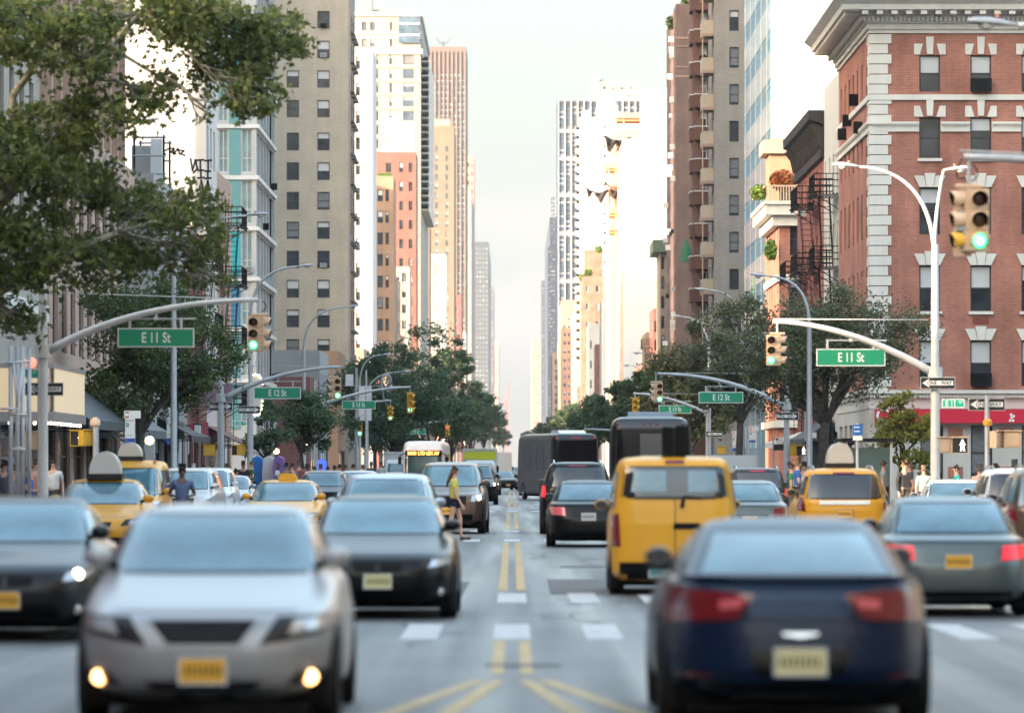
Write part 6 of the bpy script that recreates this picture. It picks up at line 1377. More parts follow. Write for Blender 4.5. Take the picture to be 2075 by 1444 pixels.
def mast(label, pxp, D, tip, arm0, ctrl, m, signpx=None, text=None, lamp=None, heads=(), poletop=None, signs=(), peds=(), guy=None, r=.13, extra=None, signh=.46, sagree=0, signw=1.83, name='traffic_mast'):
    x = px(pxp, D); root = thing(name, label, 'traffic mast', (x, D, 0)); B = Vector((x, D, 0)); q = lambda a, b_: P(a, b_, D)-B
    top = pz(poletop, D) if poletop is not None else q(*arm0).z+1.2
    mb = MB(); mb.lathe([(.24, 0), (.24, .12), (r*1.35, .3), (r, .9), (r*.9, top*.5), (r*.72, top)], m, 14); mb.lathe([(r*1.5, q(*arm0).z-.16), (r*1.5, q(*arm0).z+.16)], m, 14); mb.build('pole', root, 'auto')
    if tip:
        mb = MB(); pts = bez(q(*arm0), q(*ctrl), q(*tip)); mb.tube(pts, [.105-.05*i/16 for i in range(17)], m, 10)
        if guy: mb.tube([q(*guy[0]), q(*guy[1])], .014, m, 5)
        mb.build('mast_arm', root, True)
    if text:
        cx, cy = signpx; mb = MB(); c = q(cx, cy); zt = c.z+signh/2; b0 = zt+.22
        mb.tube([(c.x-signw*.36, 0, b0), (c.x+signw*.52, 0, b0)], .02, m, 6)
        for dx in (-signw*.34, signw*.33): mb.box(c.x+dx-.03, c.x+dx+.03, -.03, .03, zt, b0+.03, m)
        # nearest arm point above the sign
        best = min(pts, key=lambda p_: abs(p_.x-c.x)); mb.tube([(c.x, 0, b0), (best.x, 0, best.z)], .028, m, 6); mb.box(c.x-.05, c.x+.05, -.05, .05, b0-.03, b0+.05, m); mb.build('sign_bracket', root)
        sign_blade(root, text, signw, signh, Matrix.Translation(c) @ Matrix.Rotation(sagree, 4, 'Y'))
    for kx, ky, lit, kinds, hm, sc in heads:
        c = q(kx, ky); mb = MB(); mb.tube([c+Vector((0, 0, .0)), c+Vector((0, 0, .42))], .03, m, 6); mb.tube([c+Vector((-.2, .0, .03)), c+Vector((.2, .0, .03))], .035, hm, 6)
        mb.tube(bez(c+Vector((.04, 0, .1)), c+Vector((.22, 0, .2)), c+Vector((.06, 0, .36)), 8), .012, M_['dark'], 5); mb.build('signal_hanger', root)
        for k in kinds:
            dx, rot = {'fl': (-.16, 0), 'fr': (.16, 0), 'f': (0, 0), 'sr': (.08, R(90-8)), 'sl': (-.08, R(-90+12)), 'sr2': (.10, R(90-6)), 'b': (.0, R(180))}[k]
            head(root, Matrix.Translation(c+Vector((dx, .1 if k[0] == 's' else 0, 0))) @ Matrix.Rotation(rot, 4, 'Z'), lit if k[0] == 'f' else 'n', hm, sc=sc, mixed=(hm is M_['tan'] and sc > .85))
    for kind, sx, sy, arg in signs:
        c = q(sx, sy); mb = MB()
        if kind == 'ow': one_way(root, Matrix.Translation(c+Vector((0, -.2 if pxp > 1000 else .18, 0))) @ Matrix.Rotation(arg[1], 4, 'Z'), arg[0])
        elif kind == 'st': sign_blade(root, arg[0], .61, .24, Matrix.Translation(c+Vector((0, -.2 if pxp > 1000 else .18, 0))), GS2, sup='ST')
    for sx, sy, walk, rot in peds: pedsig(root, Matrix.Translation(q(sx, sy)) @ Matrix.Rotation(rot, 4, 'Z'), walk, M_['tan'] if D < 160 else M_['yel'])
    if lamp:
        for (ax, ay, bx, by, cx, cy) in lamp:
            mb = MB(); pts = bez(q(ax, ay), q(bx, by), q(cx, cy), 18); mb.tube(pts, [.06-.025*i/18 for i in range(19)], m, 8); d = (pts[-1]-pts[-3]); d.z = 0; d = d.normalized() if d.length > 1e-4 else Vector((0, -1, 0)); cobra(mb, pts[-1], d, m); mb.build('street_lamp', root, True)
    if extra: extra(root, q, m)
    return root
PL, GV, TN, YL = M_['pale'], M_['galv'], M_['tan'], M_['yel']
def ex_left(root, q, m):
    pass
mast('tall pale mast at the left corner carrying the first street sign', 87, 126, (522, 607), (98, 711), (270, 612), PL, (316, 684), 'E 11 St', [(95, 420, 130, 240, 262, 247)], [(527, 640, 'g', ('fl', 'sr2'), TN, .77)], 420, [('ow', 88, 788, (True, 0)), ('st', 52, 756, ('E 11', 0))], [(62, 893, False, 0)], ((90, 592), (526, 607)))
mast('tall pale mast at the right corner with two lamps and the right street sign', 1895, 140, (1566, 651), (1893, 756), (1720, 655), PL, (1724, 724), 'E 11 St', [(1893, 505, 1880, 345, 1742, 338), (1893, 505, 1895, 430, 1912, 345)], [(1575, 678, 'g', ('fl', 'sr2'), TN, .75)], 495, [('ow', 1899, 776, (True, 0)), ('st', 1930, 817, ('E 11', 0))], [(1913, 902, False, R(20)), (1945, 902, True, 0)], ((1566, 646), (1880, 648)))
mast('pale mast at the left of the second crossing with the E 12 St sign', 448, 206, (690, 743), (455, 806), (560, 748), GV, (562, 796), 'E 12 St', None, [(676, 765, 'g', ('sl', 'fr'), TN, .77)], 735, [('ow', 447, 823, (False, 0))], [(424, 912, False, 0)], ((452, 741), (692, 741)))
mast('pale mast at the right of the second crossing under the grey-green tree', 1594, 217, (1332, 757), (1588, 822), (1480, 758), GV, (1461, 805), 'E 12 St', None, [(1329, 775, 'g', ('sl', 'fr'), TN, .75)], 750, [('ow', 1595, 843, (False, 0))], [(1605, 912, False, 0), (1625, 913, True, 0)], ((1330, 755), (1590, 757)))
mast('grey mast with yellow signals at the left of the third crossing', 640, 290, (832, 784), (645, 822), (740, 786), GV, (727, 820), 'E 13 St', None, [(831, 797, 'g', ('f', 'sr'), YL, 1.0)], 770, (), (), ((642, 780), (833, 783)))
mast('grey mast with yellow signals at the right of the third crossing', 1434, 298, (1283, 797), (1430, 836), (1350, 798), GV, (1368, 829), 'E 13 St', None, [(1287, 808, 'g', ('f', 'sr'), YL, .93)], 760, [('ow', 1447, 879, (True, 0))], [(1462, 912, False, 0)], ((1283, 796), (1430, 798)))
def hook(root, q, m):
    mb = MB(); mb.tube([q(778, 815), q(774, 770), q(775, 764), q(779, 760), q(784, 759), q(789, 761), q(792, 766), q(792, 780)], .06, m, 7); mb.lathe([(.1, 0), (.2, -.25), (.05, -.4)], m, 10, Matrix.Translation(q(792, 781))); mb.build('hooked_lamp', root, True)
mast('grey mast with yellow signals and a hooked lamp at the wide crossing on the left', 722, 378, (793, 811), (722, 822), (760, 812), GV, None, None, None, [(791, 824, 'g', ('f', 'sl', 'sr'), YL, .9)], 745, (), (), None, extra=hook)
mast('grey mast with orange-red signal and far street sign on the left', 783, 458, (908, 852), (785, 872), (850, 856), GV, (841, 874), 'E 15 St', None, [(906, 862, 'r', ('f', 'sr'), YL, .9)], 800, (), (), None)
mast('grey mast at the right of the wide crossing behind the angled coach', 1335, 384, (1183, 869), (1330, 884), (1260, 870), GV, None, None, None, [(1186, 872, 'n', ('b',), YL, .5)], 800, (), (), None)
# lone near signal mast at the upper right (pole outside the frame)
def near_lamp(root, q, m):
    mb = MB(); mb.tube(bez(q(2500, 60), q(2200, 50), q(2062, 52)), [.07-.02*i/16 for i in range(17)], m, 8); cobra(mb, q(2062, 52), Vector((-1, 0, 0)), m, 1.05); mb.build('street_lamp', root, True)
def near_extra(root, q, m):
    near_lamp(root, q, m); mb = MB(); c = q(1962, 375); mb.tube(bez(q(1950, 320), q(1925, 372), q(1955, 360), 10), .012, M_['dark'], 5); mb.build('cable', root)
    mb = MB(); c = q(1958, 384); mb.box(c.x-.17, c.x+.1, .18, .34, c.z-1.0, c.z-.02, M_['tan']); mb.box(c.x-.13, c.x+.13, .02, .18, c.z-.62, c.z-.32, mat('bare_zinc', (.30, .34, .38), .5, .3, .3, 9)); mb.box(c.x-.05, c.x+.13, .0, .16, c.z-.93, c.z-.62, mat('bare_zinc', (.3, .34, .38))); mb.build('signal_back_plate', root)
mast('nearest mast arm and signals hanging in at the upper right', 2520, 80, (1953, 318), (2500, 390), (2240, 322), GV, None, None, None, [(1963, 381, 'g', ('sl', 'fr'), TN, .88)], 40, (), (), ((1945, 305), (2500, 330)), r=.15, extra=near_extra)
# lamps on poles of their own
LP = [(352, 176, 500, 437, -1, 'grey lamp post nearest the theatre on the left'), (508, 225, 602, 540, -1, 'grey lamp post left of the buff brick tower'), (616, 284, 700, 622, -1, 'grey lamp post curving across the buff brick tower'), (729, 383, 772, 719, -1, 'grey lamp post at the wide crossing on the left'), (744, 405, 812, 753, -1, 'grey lamp post just past the wide crossing on the left'), (780, 466, 822, 757, -1, 'far grey lamp post above the white bus'),
      (1640, 199, 1560, 560, 1, 'grey lamp post standing among the trees on the right'), (1505, 256, 1440, 588, 1, 'grey lamp post before the grey-beige tower'), (1437, 300, 1385, 642, 1, 'grey lamp post before the dark brown slab tower'), (1340, 396, 1302, 716, 1, 'grey lamp post before the old corniced building'), (1306, 445, 1280, 741, 1, 'grey lamp post before the huge white wall')]
for xp, D_, hx, hy, sd, l in LP:
    x = px(xp, D_); root = thing('street_lamp', l, 'street lamp', (x, D_, .14), 0, 'curved street lamps along both kerbs'); B = Vector((x, D_, .14)); e = P(hx, hy, D_)-B
    mb = MB(); mb.lathe([(.2, -.02), (.2, .5), (.12, .7), (.085, e.z*.8)], GV, 12); mb.build('pole', root, 'auto')
    mb = MB(); pts = bez(Vector((0, 0, e.z*.78)), Vector((.0, 0, e.z*.99)), e, 16); mb.tube(pts, [.07-.03*i/16 for i in range(17)], GV, 8); mb.build('arm', root, True)
    mb = MB(); cobra(mb, e, Vector((-sd, 0, 0)), GV); mb.build('lamp_head', root, True)
# other poles and signs
def post(name, label, cat, xp, D_, topy, m, rad=.05, fn=None):
    x = px(xp, D_); root = thing(name, label, cat, (x, D_, .14)); B = Vector((x, D_, .14)); q = lambda a, b_: P(a, b_, D_)-B
    mb = MB(); mb.lathe([(rad*1.6, 0), (rad*1.6, .15), (rad, .2), (rad, pz(topy, D_)-.14)], m, 12); mb.build('pole', root, 'auto'); fn(root, q); return root
def f1(root, q):
    one_way(root, Matrix.Translation(q(2000, 819)+Vector((0, .08, 0))), True); m = MB(); m.lathe([(.05, -.08), (.11, -.05), (.12, .05), (.05, .12)], mat('amber_cap', (.7, .32, .04), .4), 14, Matrix.Translation(q(2001, 857))); m.build('cap', root, 'auto')
    pedsig(root, Matrix.Translation(q(2027, 890)) @ Matrix.Rotation(R(60), 4, 'Z'), False); pedsig(root, Matrix.Translation(q(2052, 890)), False)
post('sign_post', 'slim grey post with an amber cap holding a one way sign at the right', 'sign post', 2000, 133, 800, GV, .06, f1)
def f2(root, q):
    pedsig(root, Matrix.Translation(q(158, 888)), True, M_['yel']); pedsig(root, Matrix.Translation(q(181, 887)) @ Matrix.Rotation(R(50), 4, 'Z'), False, M_['yel']); m = MB(); m.lathe([(.1, -.1), (.14, -.05), (.13, .08), (.05, .16)], M_['tan'], 12, Matrix.Translation(q(193, 857))); m.build('cap', root, 'auto')
post('signal_post', 'grey post with a lit walking figure signal before the theatre shops', 'signal post', 194, 143, 860, GV, .08, f2)
def f3(root, q):
    one_way(root, Matrix.Translation(q(505, 830)+Vector((0, -.1, 0))), False); sign_blade(root, 'E 12', .61, .22, Matrix.Translation(q(485, 857)+Vector((0, -.1, 0))), GS2, sup='ST'); pedsig(root, Matrix.Translation(q(480, 912)), True, M_['yel']); pedsig(root, Matrix.Translation(q(493, 911)) @ Matrix.Rotation(R(70), 4, 'Z'), False, M_['yel'])
post('signal_post', 'grey post with a right-pointing one way sign left of the second crossing', 'signal post', 505, 222, 780, GV, .09, f3)
def f4(root, q):
    head(root, Matrix.Translation(q(729, 852)), 'g', M_['yel'])
post('signal_post', 'slim far post with a single green signal left of the white banner', 'signal post', 723, 372, 850, GV, .08, f4)
WS = mat('white_fabric', (.60, .61, .63), .8, 0, .1, 2)
def f5(root, q):
    for a in ((700, 758, 716, 782), (727, 782, 753, 852)):
        m = MB(); p0, p1 = q(a[0], a[1]), q(a[2], a[3]); m.box(p0.x, p1.x, -.02, .02, p1.z, p0.z, WS); m.build('banner', root)
post('banner_post', 'far post with two white banners left of the dark trees', 'banner post', 742, 330, 750, GV, .06, f5)
def busstop(label, xp, D_, x0, x1, y0, y1, num=True, pole=None):
    def f(root, q):
        p0, p1 = q(x0, y0), q(x1, y1); m = MB(); m.box(p0.x, p1.x, -.08, -.05, p1.z, p0.z, SW); h = p0.z-p1.z; w_ = p1.x-p0.x
        o = m.build('stop_panel', root); t = MB(); t.box(p0.x-.03, p1.x+.16, -.09, -.045, p0.z-.02, p0.z+.2, SW); t.box(p0.x, p0.x+w_*.36, -.094, -.09, p0.z, p0.z+.17, mat('stop_red', (.5, .03, .04), .5)); t.lathe([(.05, -.098), (.05, -.094)], SW, 14, Matrix.Translation((p0.x+w_*.18, 0, p0.z+.085)), 'y')
        t.box(p0.x+.03, p1.x-.03, -.084, -.08, p0.z-h*.13, p0.z-h*.105, mat('stop_red', (.5, .03, .04))); t.box(p0.x+.02, p0.x+w_*.38, -.084, -.08, p0.z-h*.36, p0.z-h*.2, GS); t.box(p0.x+w_*.17, p0.x+w_*.23, -.088, -.084, p0.z-h*.34, p0.z-h*.22, SW)
        t.box(p0.x+.03, p1.x-.03, -.084, -.08, p0.z-h*.70, p0.z-h*.685, SBk); t.box(p0.x, p1.x, -.084, -.08, p1.z, p1.z+h*.2, mat('stop_blue', (.05, .12, .45), .5)); t.box(p0.x+w_*.3, p1.x, -.088, -.084, p1.z+h*.12, p1.z+h*.17, mat('stop_deep_blue', (.01, .04, .25), .5)); t.build('stop_graphics', o)
    return post('bus_stop_sign', label, 'bus stop sign', xp, D_, y0-6, pole or M_['dark'], .045, f)
busstop('tall white bus stop sign with a blue foot left of the first street tree', 281, 150, 254, 274, 846, 898)
busstop('white bus stop sign behind the lamp post on the left pavement', 346, 190, 338, 347, 836, 900)
busstop('white bus stop sign past the second crossing on the right', 1518, 260, 1518, 1531, 872, 896, pole=GV)
busstop('white paper-covered sign on the pole beside the dark kiosk', 1641, 205, 1636, 1646, 886, 930, pole=GV)
busstop('pale stop sign among the trees left of the far post', 1488, 285, 1484, 1495, 880, 914, pole=GV)
def f6(root, q):
    p0, p1 = q(1728, 860), q(1747, 881); m = MB(); m.box(p0.x, p1.x, -.1, -.05, p1.z, p0.z, mat('parking_blue', (.005, .12, .45), .5)); o = m.build('blue_panel', root); p2 = q(1747, 892); m = MB(); m.box(p0.x, p1.x, -.1, -.05, p2.z, p1.z-.02, SW); m.build('white_panel', root)
    t = MB(); 
    for k, (u, v) in enumerate(((.08, .2), (.08, .6))): t.box(p0.x+.03, p1.x-.08, -.104, -.1, p0.z-(p0.z-p1.z)*v-.03, p0.z-(p0.z-p1.z)*v, SW)
    t.build('text_rows', o)
post('info_sign', 'blue and white information sign before the glass shelter on the right', 'sign', 1737, 160, 855, GV, .05, f6)
def f7(root, q):
    p0, p1 = q(1571, 885), q(1587, 899); m = MB(); m.box(p0.x, p1.x, -.07, -.05, p1.z, p0.z, SW); m.box(p0.x+.02, p0.x+.12, -.074, -.07, p0.z-.15, p0.z-.04, mat('stop_red', (.5, .03, .04))); m.build('white_panel', root); p0, p1 = q(1568, 900), q(1588, 912); m = MB(); m.box(p0.x, p1.x, -.08, -.04, p1.z, p0.z, SBk); m.build('black_panel', root)
post('sign_post', 'thin post with a small white sign over a black one on the right', 'sign post', 1567, 235, 884, GV, .035, f7)
def f8(root, q):
    m = MB(); m.box(q(1616, 800).x, q(1648, 800).x, -.1, -.07, q(0, 813).z, q(0, 800).z, SW); m.build('white_panel', root)
post('sign_post', 'short grey post with small white plate under the big right tree', 'sign post', 1632, 235, 798, GV, .05, f8)
# scaffold pipes at the left edge
t = thing('scaffold_frame', 'steel pipe scaffold standing at the left edge of the frame', 'scaffold', (px(35, 118), 118, .14)); B = Vector((px(35, 118), 118, .14)); q = lambda a, b_, d=0: P(a, b_, 118)-B+Vector((0, d, 0))
m = MB()
for a in (22, 46): m.tube([Vector((q(a, 700).x, 0, 0)), q(a, 700)], .05, GV, 8); m.tube([Vector((q(a, 700).x, 1.6, 0)), q(a, 700, 1.6)], .05, GV, 8)
m.build('uprights', t, True); m = MB()
for a, b_, c, d in ((10, 736, 60, 732), (2, 828, 40, 828), (22, 838, 54, 840), (22, 909, 52, 911), (46, 735, 30, 905), (30, 905, 50, 910), (28, 735, 36, 820)): m.tube([q(a, b_, -.06), q(c, d, -.06)], .03, M_['pale'], 7)
m.build('braces', t, True)
t = thing('traffic_signal', 'small signal with a lit red lens above the theatre marquee', 'traffic light', (px(58, 138), 138, 0)); B = Vector((px(58, 138), 138, 0)); q = lambda a, b_: P(a, b_, 138)-B
m = MB(); m.lathe([(.07, 0), (.06, q(58, 722).z)], GV, 10); m.build('pole', t); m = MB(); c = q(60, 722); m.lathe([(.17, 0), (.17, .2)], TN, 14, Matrix.Translation(c+Vector((0, 0, -.17))), 'y'); m.build('signal_head', t); m = MB(); m.lathe([(.13, -.03), (.06, -.06)], RON, 14, Matrix.Translation(c+Vector((.05, 0, -.17))), 'y'); m.build('lens', t)
# ================================================================ theatre marquee and shop fronts
t = thing('theatre_marquee', 'cream lit theatre marquee with rows of bulbs over the pavement', 'marquee', (-14, 150, 3.3)); I = Vector((14, -150, -3.3)); CP = mat('lit_cream_panel', (.68, .52, .34), .6, 0, .05, 2, emit=(1, .70, .38), es=.03); BU = mat('bulb_lit', (1, .9, .7), .3, 0, 0, emit=(1, .85, .6), es=1.2)
q = lambda a, b_, d: P(a, b_, d)+I
m = MB(); m.box(-2.9, 1.25, -3, 8, -.3, -.02, mat('marquee_trim', (.30, .28, .27), .4, .4, .1)); m.box(-2.9, 1.25, -3, 8, 1.2, 1.32, mat('marquee_trim', (.3, .28, .27))); m.build('frame', t)
m = MB(); m.box(-2.85, .78, -2.98, -2.9, -.02, 1.2, CP); m.box(1.15, 1.22, -2.4, 7.9, -.02, 1.2, CP); m.build('cream_panels', t)
m = MB(); n = 8; m.idx([(.78+.42*math.sin(k/n*math.pi/2), -2.98+.5*(1-math.cos(k/n*math.pi/2)), z) for k in range(n+1) for z in (-.02, 1.2)], [(2*k, 2*k+2, 2*k+3, 2*k+1) for k in range(n)], M_['chrome']); m.build('rounded_corner', t, True)
m = MB()
for k in range(12): m.lathe([(.035, 0), (.045, -.05), (.02, -.09)], BU, 8, Matrix.Translation((-2.8+.35*k, -2.85, -.3)))
for k in range(10): m.lathe([(.03, 0), (.04, -.05), (.02, -.08)], BU, 8, Matrix.Translation((1.12, -2.5+1.1*k, -.3)))
o = m.build('bulbs', t)
AW = mat('dark_awning', (.05, .055, .06), .7, 0, .2, 1); LIT = mat('warm_shop_light', (.8, .55, .3), .5, 0, 0, emit=(1, .6, .25), es=.8)
def awning(label, side, D0_, D1_, z0_, z1_, out, m_, lat=15.2, name='awning'):
    s = side; o = thing(name, label, 'awning', (s*lat, (D0_+D1_)/2, z0_)); h = (D1_-D0_)/2; H = z1_-z0_; mb = MB()
    mb.prism([(-s*.01, 0), (-s*.01, H), (-s*out, .28), (-s*out, 0), (-s*(out-.04), 0), (-s*(out-.04), .24), (-s*.05, H-.06)], -h, h, m_); mb.build('canopy', o)
    mb = MB()
    for y_ in (-h+.1, h-.1): mb.tube([(-s*.02, y_, .1), (-s*(out-.06), y_, .2)], .02, M_['dark'], 5)
    mb.build('arms', o); return o
awning('long dark sloping awning over the shops right of the marquee', -1, 160, 176, 2.9, 5.0, 2.4, AW); awning('dark grey awning over the next shops past the first left street tree', -1, 182, 203, 2.8, 4.2, 2.0, mat('grey_awning', (.10, .11, .12), .7, 0, .2))
awning('small dark awning in front of the walk-ups on the left', -1, 226, 240, 2.8, 3.9, 1.5, AW); awning('brown curved awning below the small leafy tree on the left', -1, 262, 272, 2.6, 3.8, 1.8, mat('brown_awning', (.16, .06, .05), .7, 0, .2))
awning('dark awning under the trees on the right', 1, 250, 262, 2.8, 4, 1.4, AW); awning('white canopy shading the kiosk below the big right tree', 1, 262, 275, 2.7, 3.6, 2.0, mat('white_canvas', (.6, .6, .58), .8, 0, .05))
def sidesign(name, label, xp, D_, x0, x1, y0, y1, m_, fn=None, cat='shop sign', dp=.12):
    p0, p1 = P(x0, y0, D_), P(x1, y1, D_); o = thing(name, label, cat, ((p0.x+p1.x)/2, D_, (p0.z+p1.z)/2)); w_ = (p1.x-p0.x)/2; h = (p0.z-p1.z)/2
    mb = MB(); mb.box(-w_, w_, -dp/2, dp/2, -h, h, m_); mb.build('panel', o); mb = MB(); s = 1 if o.location.x > 0 else -1
    for z in (-h*.7, h*.7): mb.tube([(0, 0, z), (s*(15.2-abs(o.location.x)), 0, z)], .025, M_['dark'], 5)
    mb.build('bracket', o)
    if fn: fn(o, w_, h)
    return o
def redbox(o, w_, h):
    m = MB(); m.box(-w_-.002, -w_+.12, -.063, .063, -h, h, RED); m.box(-w_*.3, w_*.9, -.066, .066, -h*.8, h*.8, SW); m.build('sign_face', o)
sidesign('hanging_sign', 'red edged white hanging sign before the black shopfront', 0, 236, 386, 409, 858, 888, SBk, redbox); sidesign('hanging_sign', 'narrow dark red hanging sign beside the red edged one', 0, 240, 411, 422, 855, 896, mat('rose_banner', (.40, .07, .10), .6, 0, .1)); sidesign('hanging_sign', 'tan hanging sign beside the lamp post left of the red edged one', 0, 232, 358, 373, 856, 888, mat('tan_sign', (.34, .27, .22), .6, 0, .1))
def flag_(o, w_, h):
    m = MB(); m.tube([(-w_-.2, 0, h+.02), (w_+.2, 0, h+.02)], .03, GV, 5); m.build('pole', o)
sidesign('banner', 'dusty purple banner hung across the pavement on the left', 0, 244, 415, 470, 778, 832, mat('mauve_cloth', (.25, .15, .20), .8, 0, .15, 2), flag_, 'banner', .02)
t = thing('bulb_sign', 'tall oval cream sign ringed with bulbs beside the left signal post', 'shop sign', tuple(P(518, 800, 250))); m = MB(); n = 28; w_, h = .33, .95
pts = [(w_*math.copysign(abs(math.cos(a))**.6, math.cos(a)), h*math.copysign(abs(math.sin(a))**.8, math.sin(a))) for a in [2*math.pi*k/n for k in range(n)]]; m.prism(pts, -.1, .1, mat('cream_enamel', (.62, .6, .5), .4, 0, 0)); m.build('panel', t)
m = MB()
for a, b_ in pts: m.lathe([(.04, -.13), (.02, -.17)], BU, 6, Matrix.Translation((a*1.02, 0, b_*1.02)), 'y')
m.box(-2.2, -.33, -.03, .03, -.03, .03, M_['dark']); m.build('bulbs', t)
for i, (xp, yp, D_, l) in enumerate(((383, 806, 230, 'bright globe lamp over the black shopfront on the left'), (303, 892, 172, 'small warm lamp under the grey awning by the lamp post'), (560, 914, 262, 'pair-like warm lamp in the doorway left of the small leafy tree'), (620, 905, 270, 'white lamp beside the trunk of the small leafy tree'))):
    o = thing('wall_lamp', l, 'lamp', tuple(P(xp, yp, D_))); m = MB(); m.lathe([(.02, -.14), (.12, -.1), (.15, 0), (.12, .1), (.03, .14)], LIT, 12); m.build('globe', o, True); m = MB(); m.tube([(0, 0, .14), (0, 0, .3), (-15.2-o.location.x, 0, .3)], .02, M_['dark'], 5); m.build('bracket', o)
t = thing('kiosk', 'dark blue glazed kiosk below the big right tree', 'kiosk', (px(1680, 216), 216, .14)); m = MB(); m.box(-.9, .9, -.6, .6, 0, 2.5, mat('kiosk_blue', (.008, .012, .05), .3, 0, .1)); m.build('body', t); m = MB(); m.box(-1, 1, -.7, .7, 2.5, 2.65, M_['dark']); m.build('roof', t)
m = MB(); m.box(-.8, -.08, -.62, -.605, .4, 2.2, AGD); m.box(.08, .8, -.62, -.605, .4, 2.2, AGD); m.build('door_panes', t)
t = thing('bus_shelter', 'glass bus shelter beside the blue information sign', 'bus shelter', (px(1752, 168), 168, .14)); m = MB()
for x_ in (-.7, .7):
    for y_ in (-2, 2): m.box(x_-.04, x_+.04, y_-.04, y_+.04, 0, 2.4, M_['galv'])
m.build('posts', t); m = MB(); m.box(-.85, .85, -2.2, 2.2, 2.4, 2.5, M_['dark']); m.build('roof', t); m = MB(); SHG = mat('shelter_glass', (.06, .10, .10), .1, 0, .3, 1); m.box(-.66, .66, -2.01, -1.99, .3, 2.2, SHG); m.box(.69, .71, -1.95, 1.95, .3, 2.2, SHG); m.build('glass_panel', t)
for l, xp, D_, c in (('blue tarpaulin covered stall behind the queue on the left', 522, 215, (.02, .16, .50)), ('white draped stall beside the blue one', 545, 214, (.6, .6, .6)), ('purple draped stall right of the white one', 566, 213, (.22, .12, .40)), ('blue tent far behind the small leafy tree', 652, 300, (.01, .06, .55))):
    o = thing('market_stall', l, 'stall', (px(xp, D_), D_, .14)); w_ = 12*D_/F; mt = mat('stall_'+l.split()[0]+str(xp), c, .7, 0, .15, 3)
    m = MB(); m.prism([(-w_, 1.5), (w_, 1.5), (w_*.8, 1.95), (0, 2.05), (-w_*.8, 1.95)], -.6, .6, mt); m.box(-w_, w_, -.6, -.57, .4, 1.5, mt); m.box(-w_, -w_+.03, -.57, .6, .4, 1.5, mt); m.build('cover', o)
    m = MB(); [m.tube([(a*w_*.95, b_*.55, 0), (a*w_*.95, b_*.55, 1.5)], .025, GV, 5) for a in (-1, 1) for b_ in (-1, 1)]; m.build('legs', o)
def bin_(label, xp, D_, c):
    o = thing('litter_bin', label, 'litter bin', (px(xp, D_), D_, .14)); m = MB(); m.lathe([(.26, 0), (.33, .75), (.35, .78)], mat('bin_'+str(xp), c, .6, 0, .1), 16); m.build('body', o, 'auto'); m = MB(); m.lathe([(.36, .78), (.37, .84), (.25, .98), (.06, 1.05)], mat('bin_'+str(xp), c), 16); m.build('lid', o, 'auto')
bin_('green mailbox-like bin behind the parked white car', 1918, 150, (.01, .18, .08)); bin_('orange bin beside the sapling at the right kerb', 1845, 160, (.5, .12, .05)); bin_('dark litter bin left of the pale lamp mast on the right', 1862, 152, (.12, .11, .10))
# ================================================================ people
def skin_obj(name, verts, edges, radii, m, parent, sub=1, root=0, feet=()):
    me = bpy.data.meshes.new(name); me.from_pydata(verts, edges, []); o = bpy.data.objects.new(name, me); TCOL.objects.link(o)
    md = o.modifiers.new('s', 'SKIN'); md.use_smooth_shade = True
    sk = me.skin_vertices[0].data if me.skin_vertices else None
    if sk is None: TVL.objects.active = o; TVL.update(); sk = me.skin_vertices[0].data
    for i, r in enumerate(radii): sk[i].radius = r if hasattr(r, '__len__') else (r, r); sk[i].use_root = (i == root)
    sd = o.modifiers.new('u', 'SUBSURF'); sd.levels = sub; sd.render_levels = sub
    TVL.update(); dg = TVL.depsgraph; dg.update(); nm = bpy.data.meshes.new_from_object(o.evaluated_get(dg))
    o.modifiers.clear(); o.data = nm; bpy.data.meshes.remove(me); nm.name = name; nm.materials.clear(); nm.materials.append(m)
    for p_ in nm.polygons: p_.use_smooth = True; p_.material_index = 0
    TCOL.objects.unlink(o); COL.objects.link(o); o.parent = parent; return o
SK = {'a': mat('skin_light', (.55, .33, .24), .55, 0, .05), 'b': mat('skin_mid', (.34, .19, .13), .55, 0, .05), 'c': mat('skin_dark', (.10, .055, .04), .5, 0, .05)}
def cloth(n, c): return mat('cloth_'+n, c, .85, 0, .15, 12)
def skeleton(H, arms, step, armb=0):
    """joints in metres for height H; faces local -y; arms: 'down' or 'fwd'; step = stride half length"""
    k = H/1.75; J = {}
    J['pel'] = (0, 0, .93); J['wai'] = (0, .0, 1.08); J['che'] = (0, .01, 1.28); J['shc'] = (0, .01, 1.42); J['nec'] = (0, .0, 1.50); J['hd0'] = (0, -.01, 1.60); J['hd1'] = (0, -.005, 1.70)
    for s, n in ((-1, 'l'), (1, 'r')):
        J['sh'+n] = (s*.175, .01, 1.41); a = s if arms == 'swing' else 0
        if arms == 'fwd': J['el'+n] = (s*.24, -.02, 1.14); J['wr'+n] = (s*.20, -.24, 1.06)
        elif arms == 'bent': J['el'+n] = (s*.27, .08, 1.15); J['wr'+n] = (s*.16, -.15, 1.12)
        else: J['el'+n] = (s*.235, .04+.06*a, 1.12); J['wr'+n] = (s*.245, -.04-.02*a if arms == 'down' else .1*a-.06, .87)
        J['hp'+n] = (s*.095, 0, .90); st = s*step; J['kn'+n] = (s*.10, -.03-st*.55, .50); J['an'+n] = (s*.10, .03-st, .09+(.05 if st < 0 else 0)); J['to'+n] = (s*.12, -.13-st, .035+(.0 if st >= 0 else .01))
    return {n: Vector(p)*k for n, p in J.items()}, k
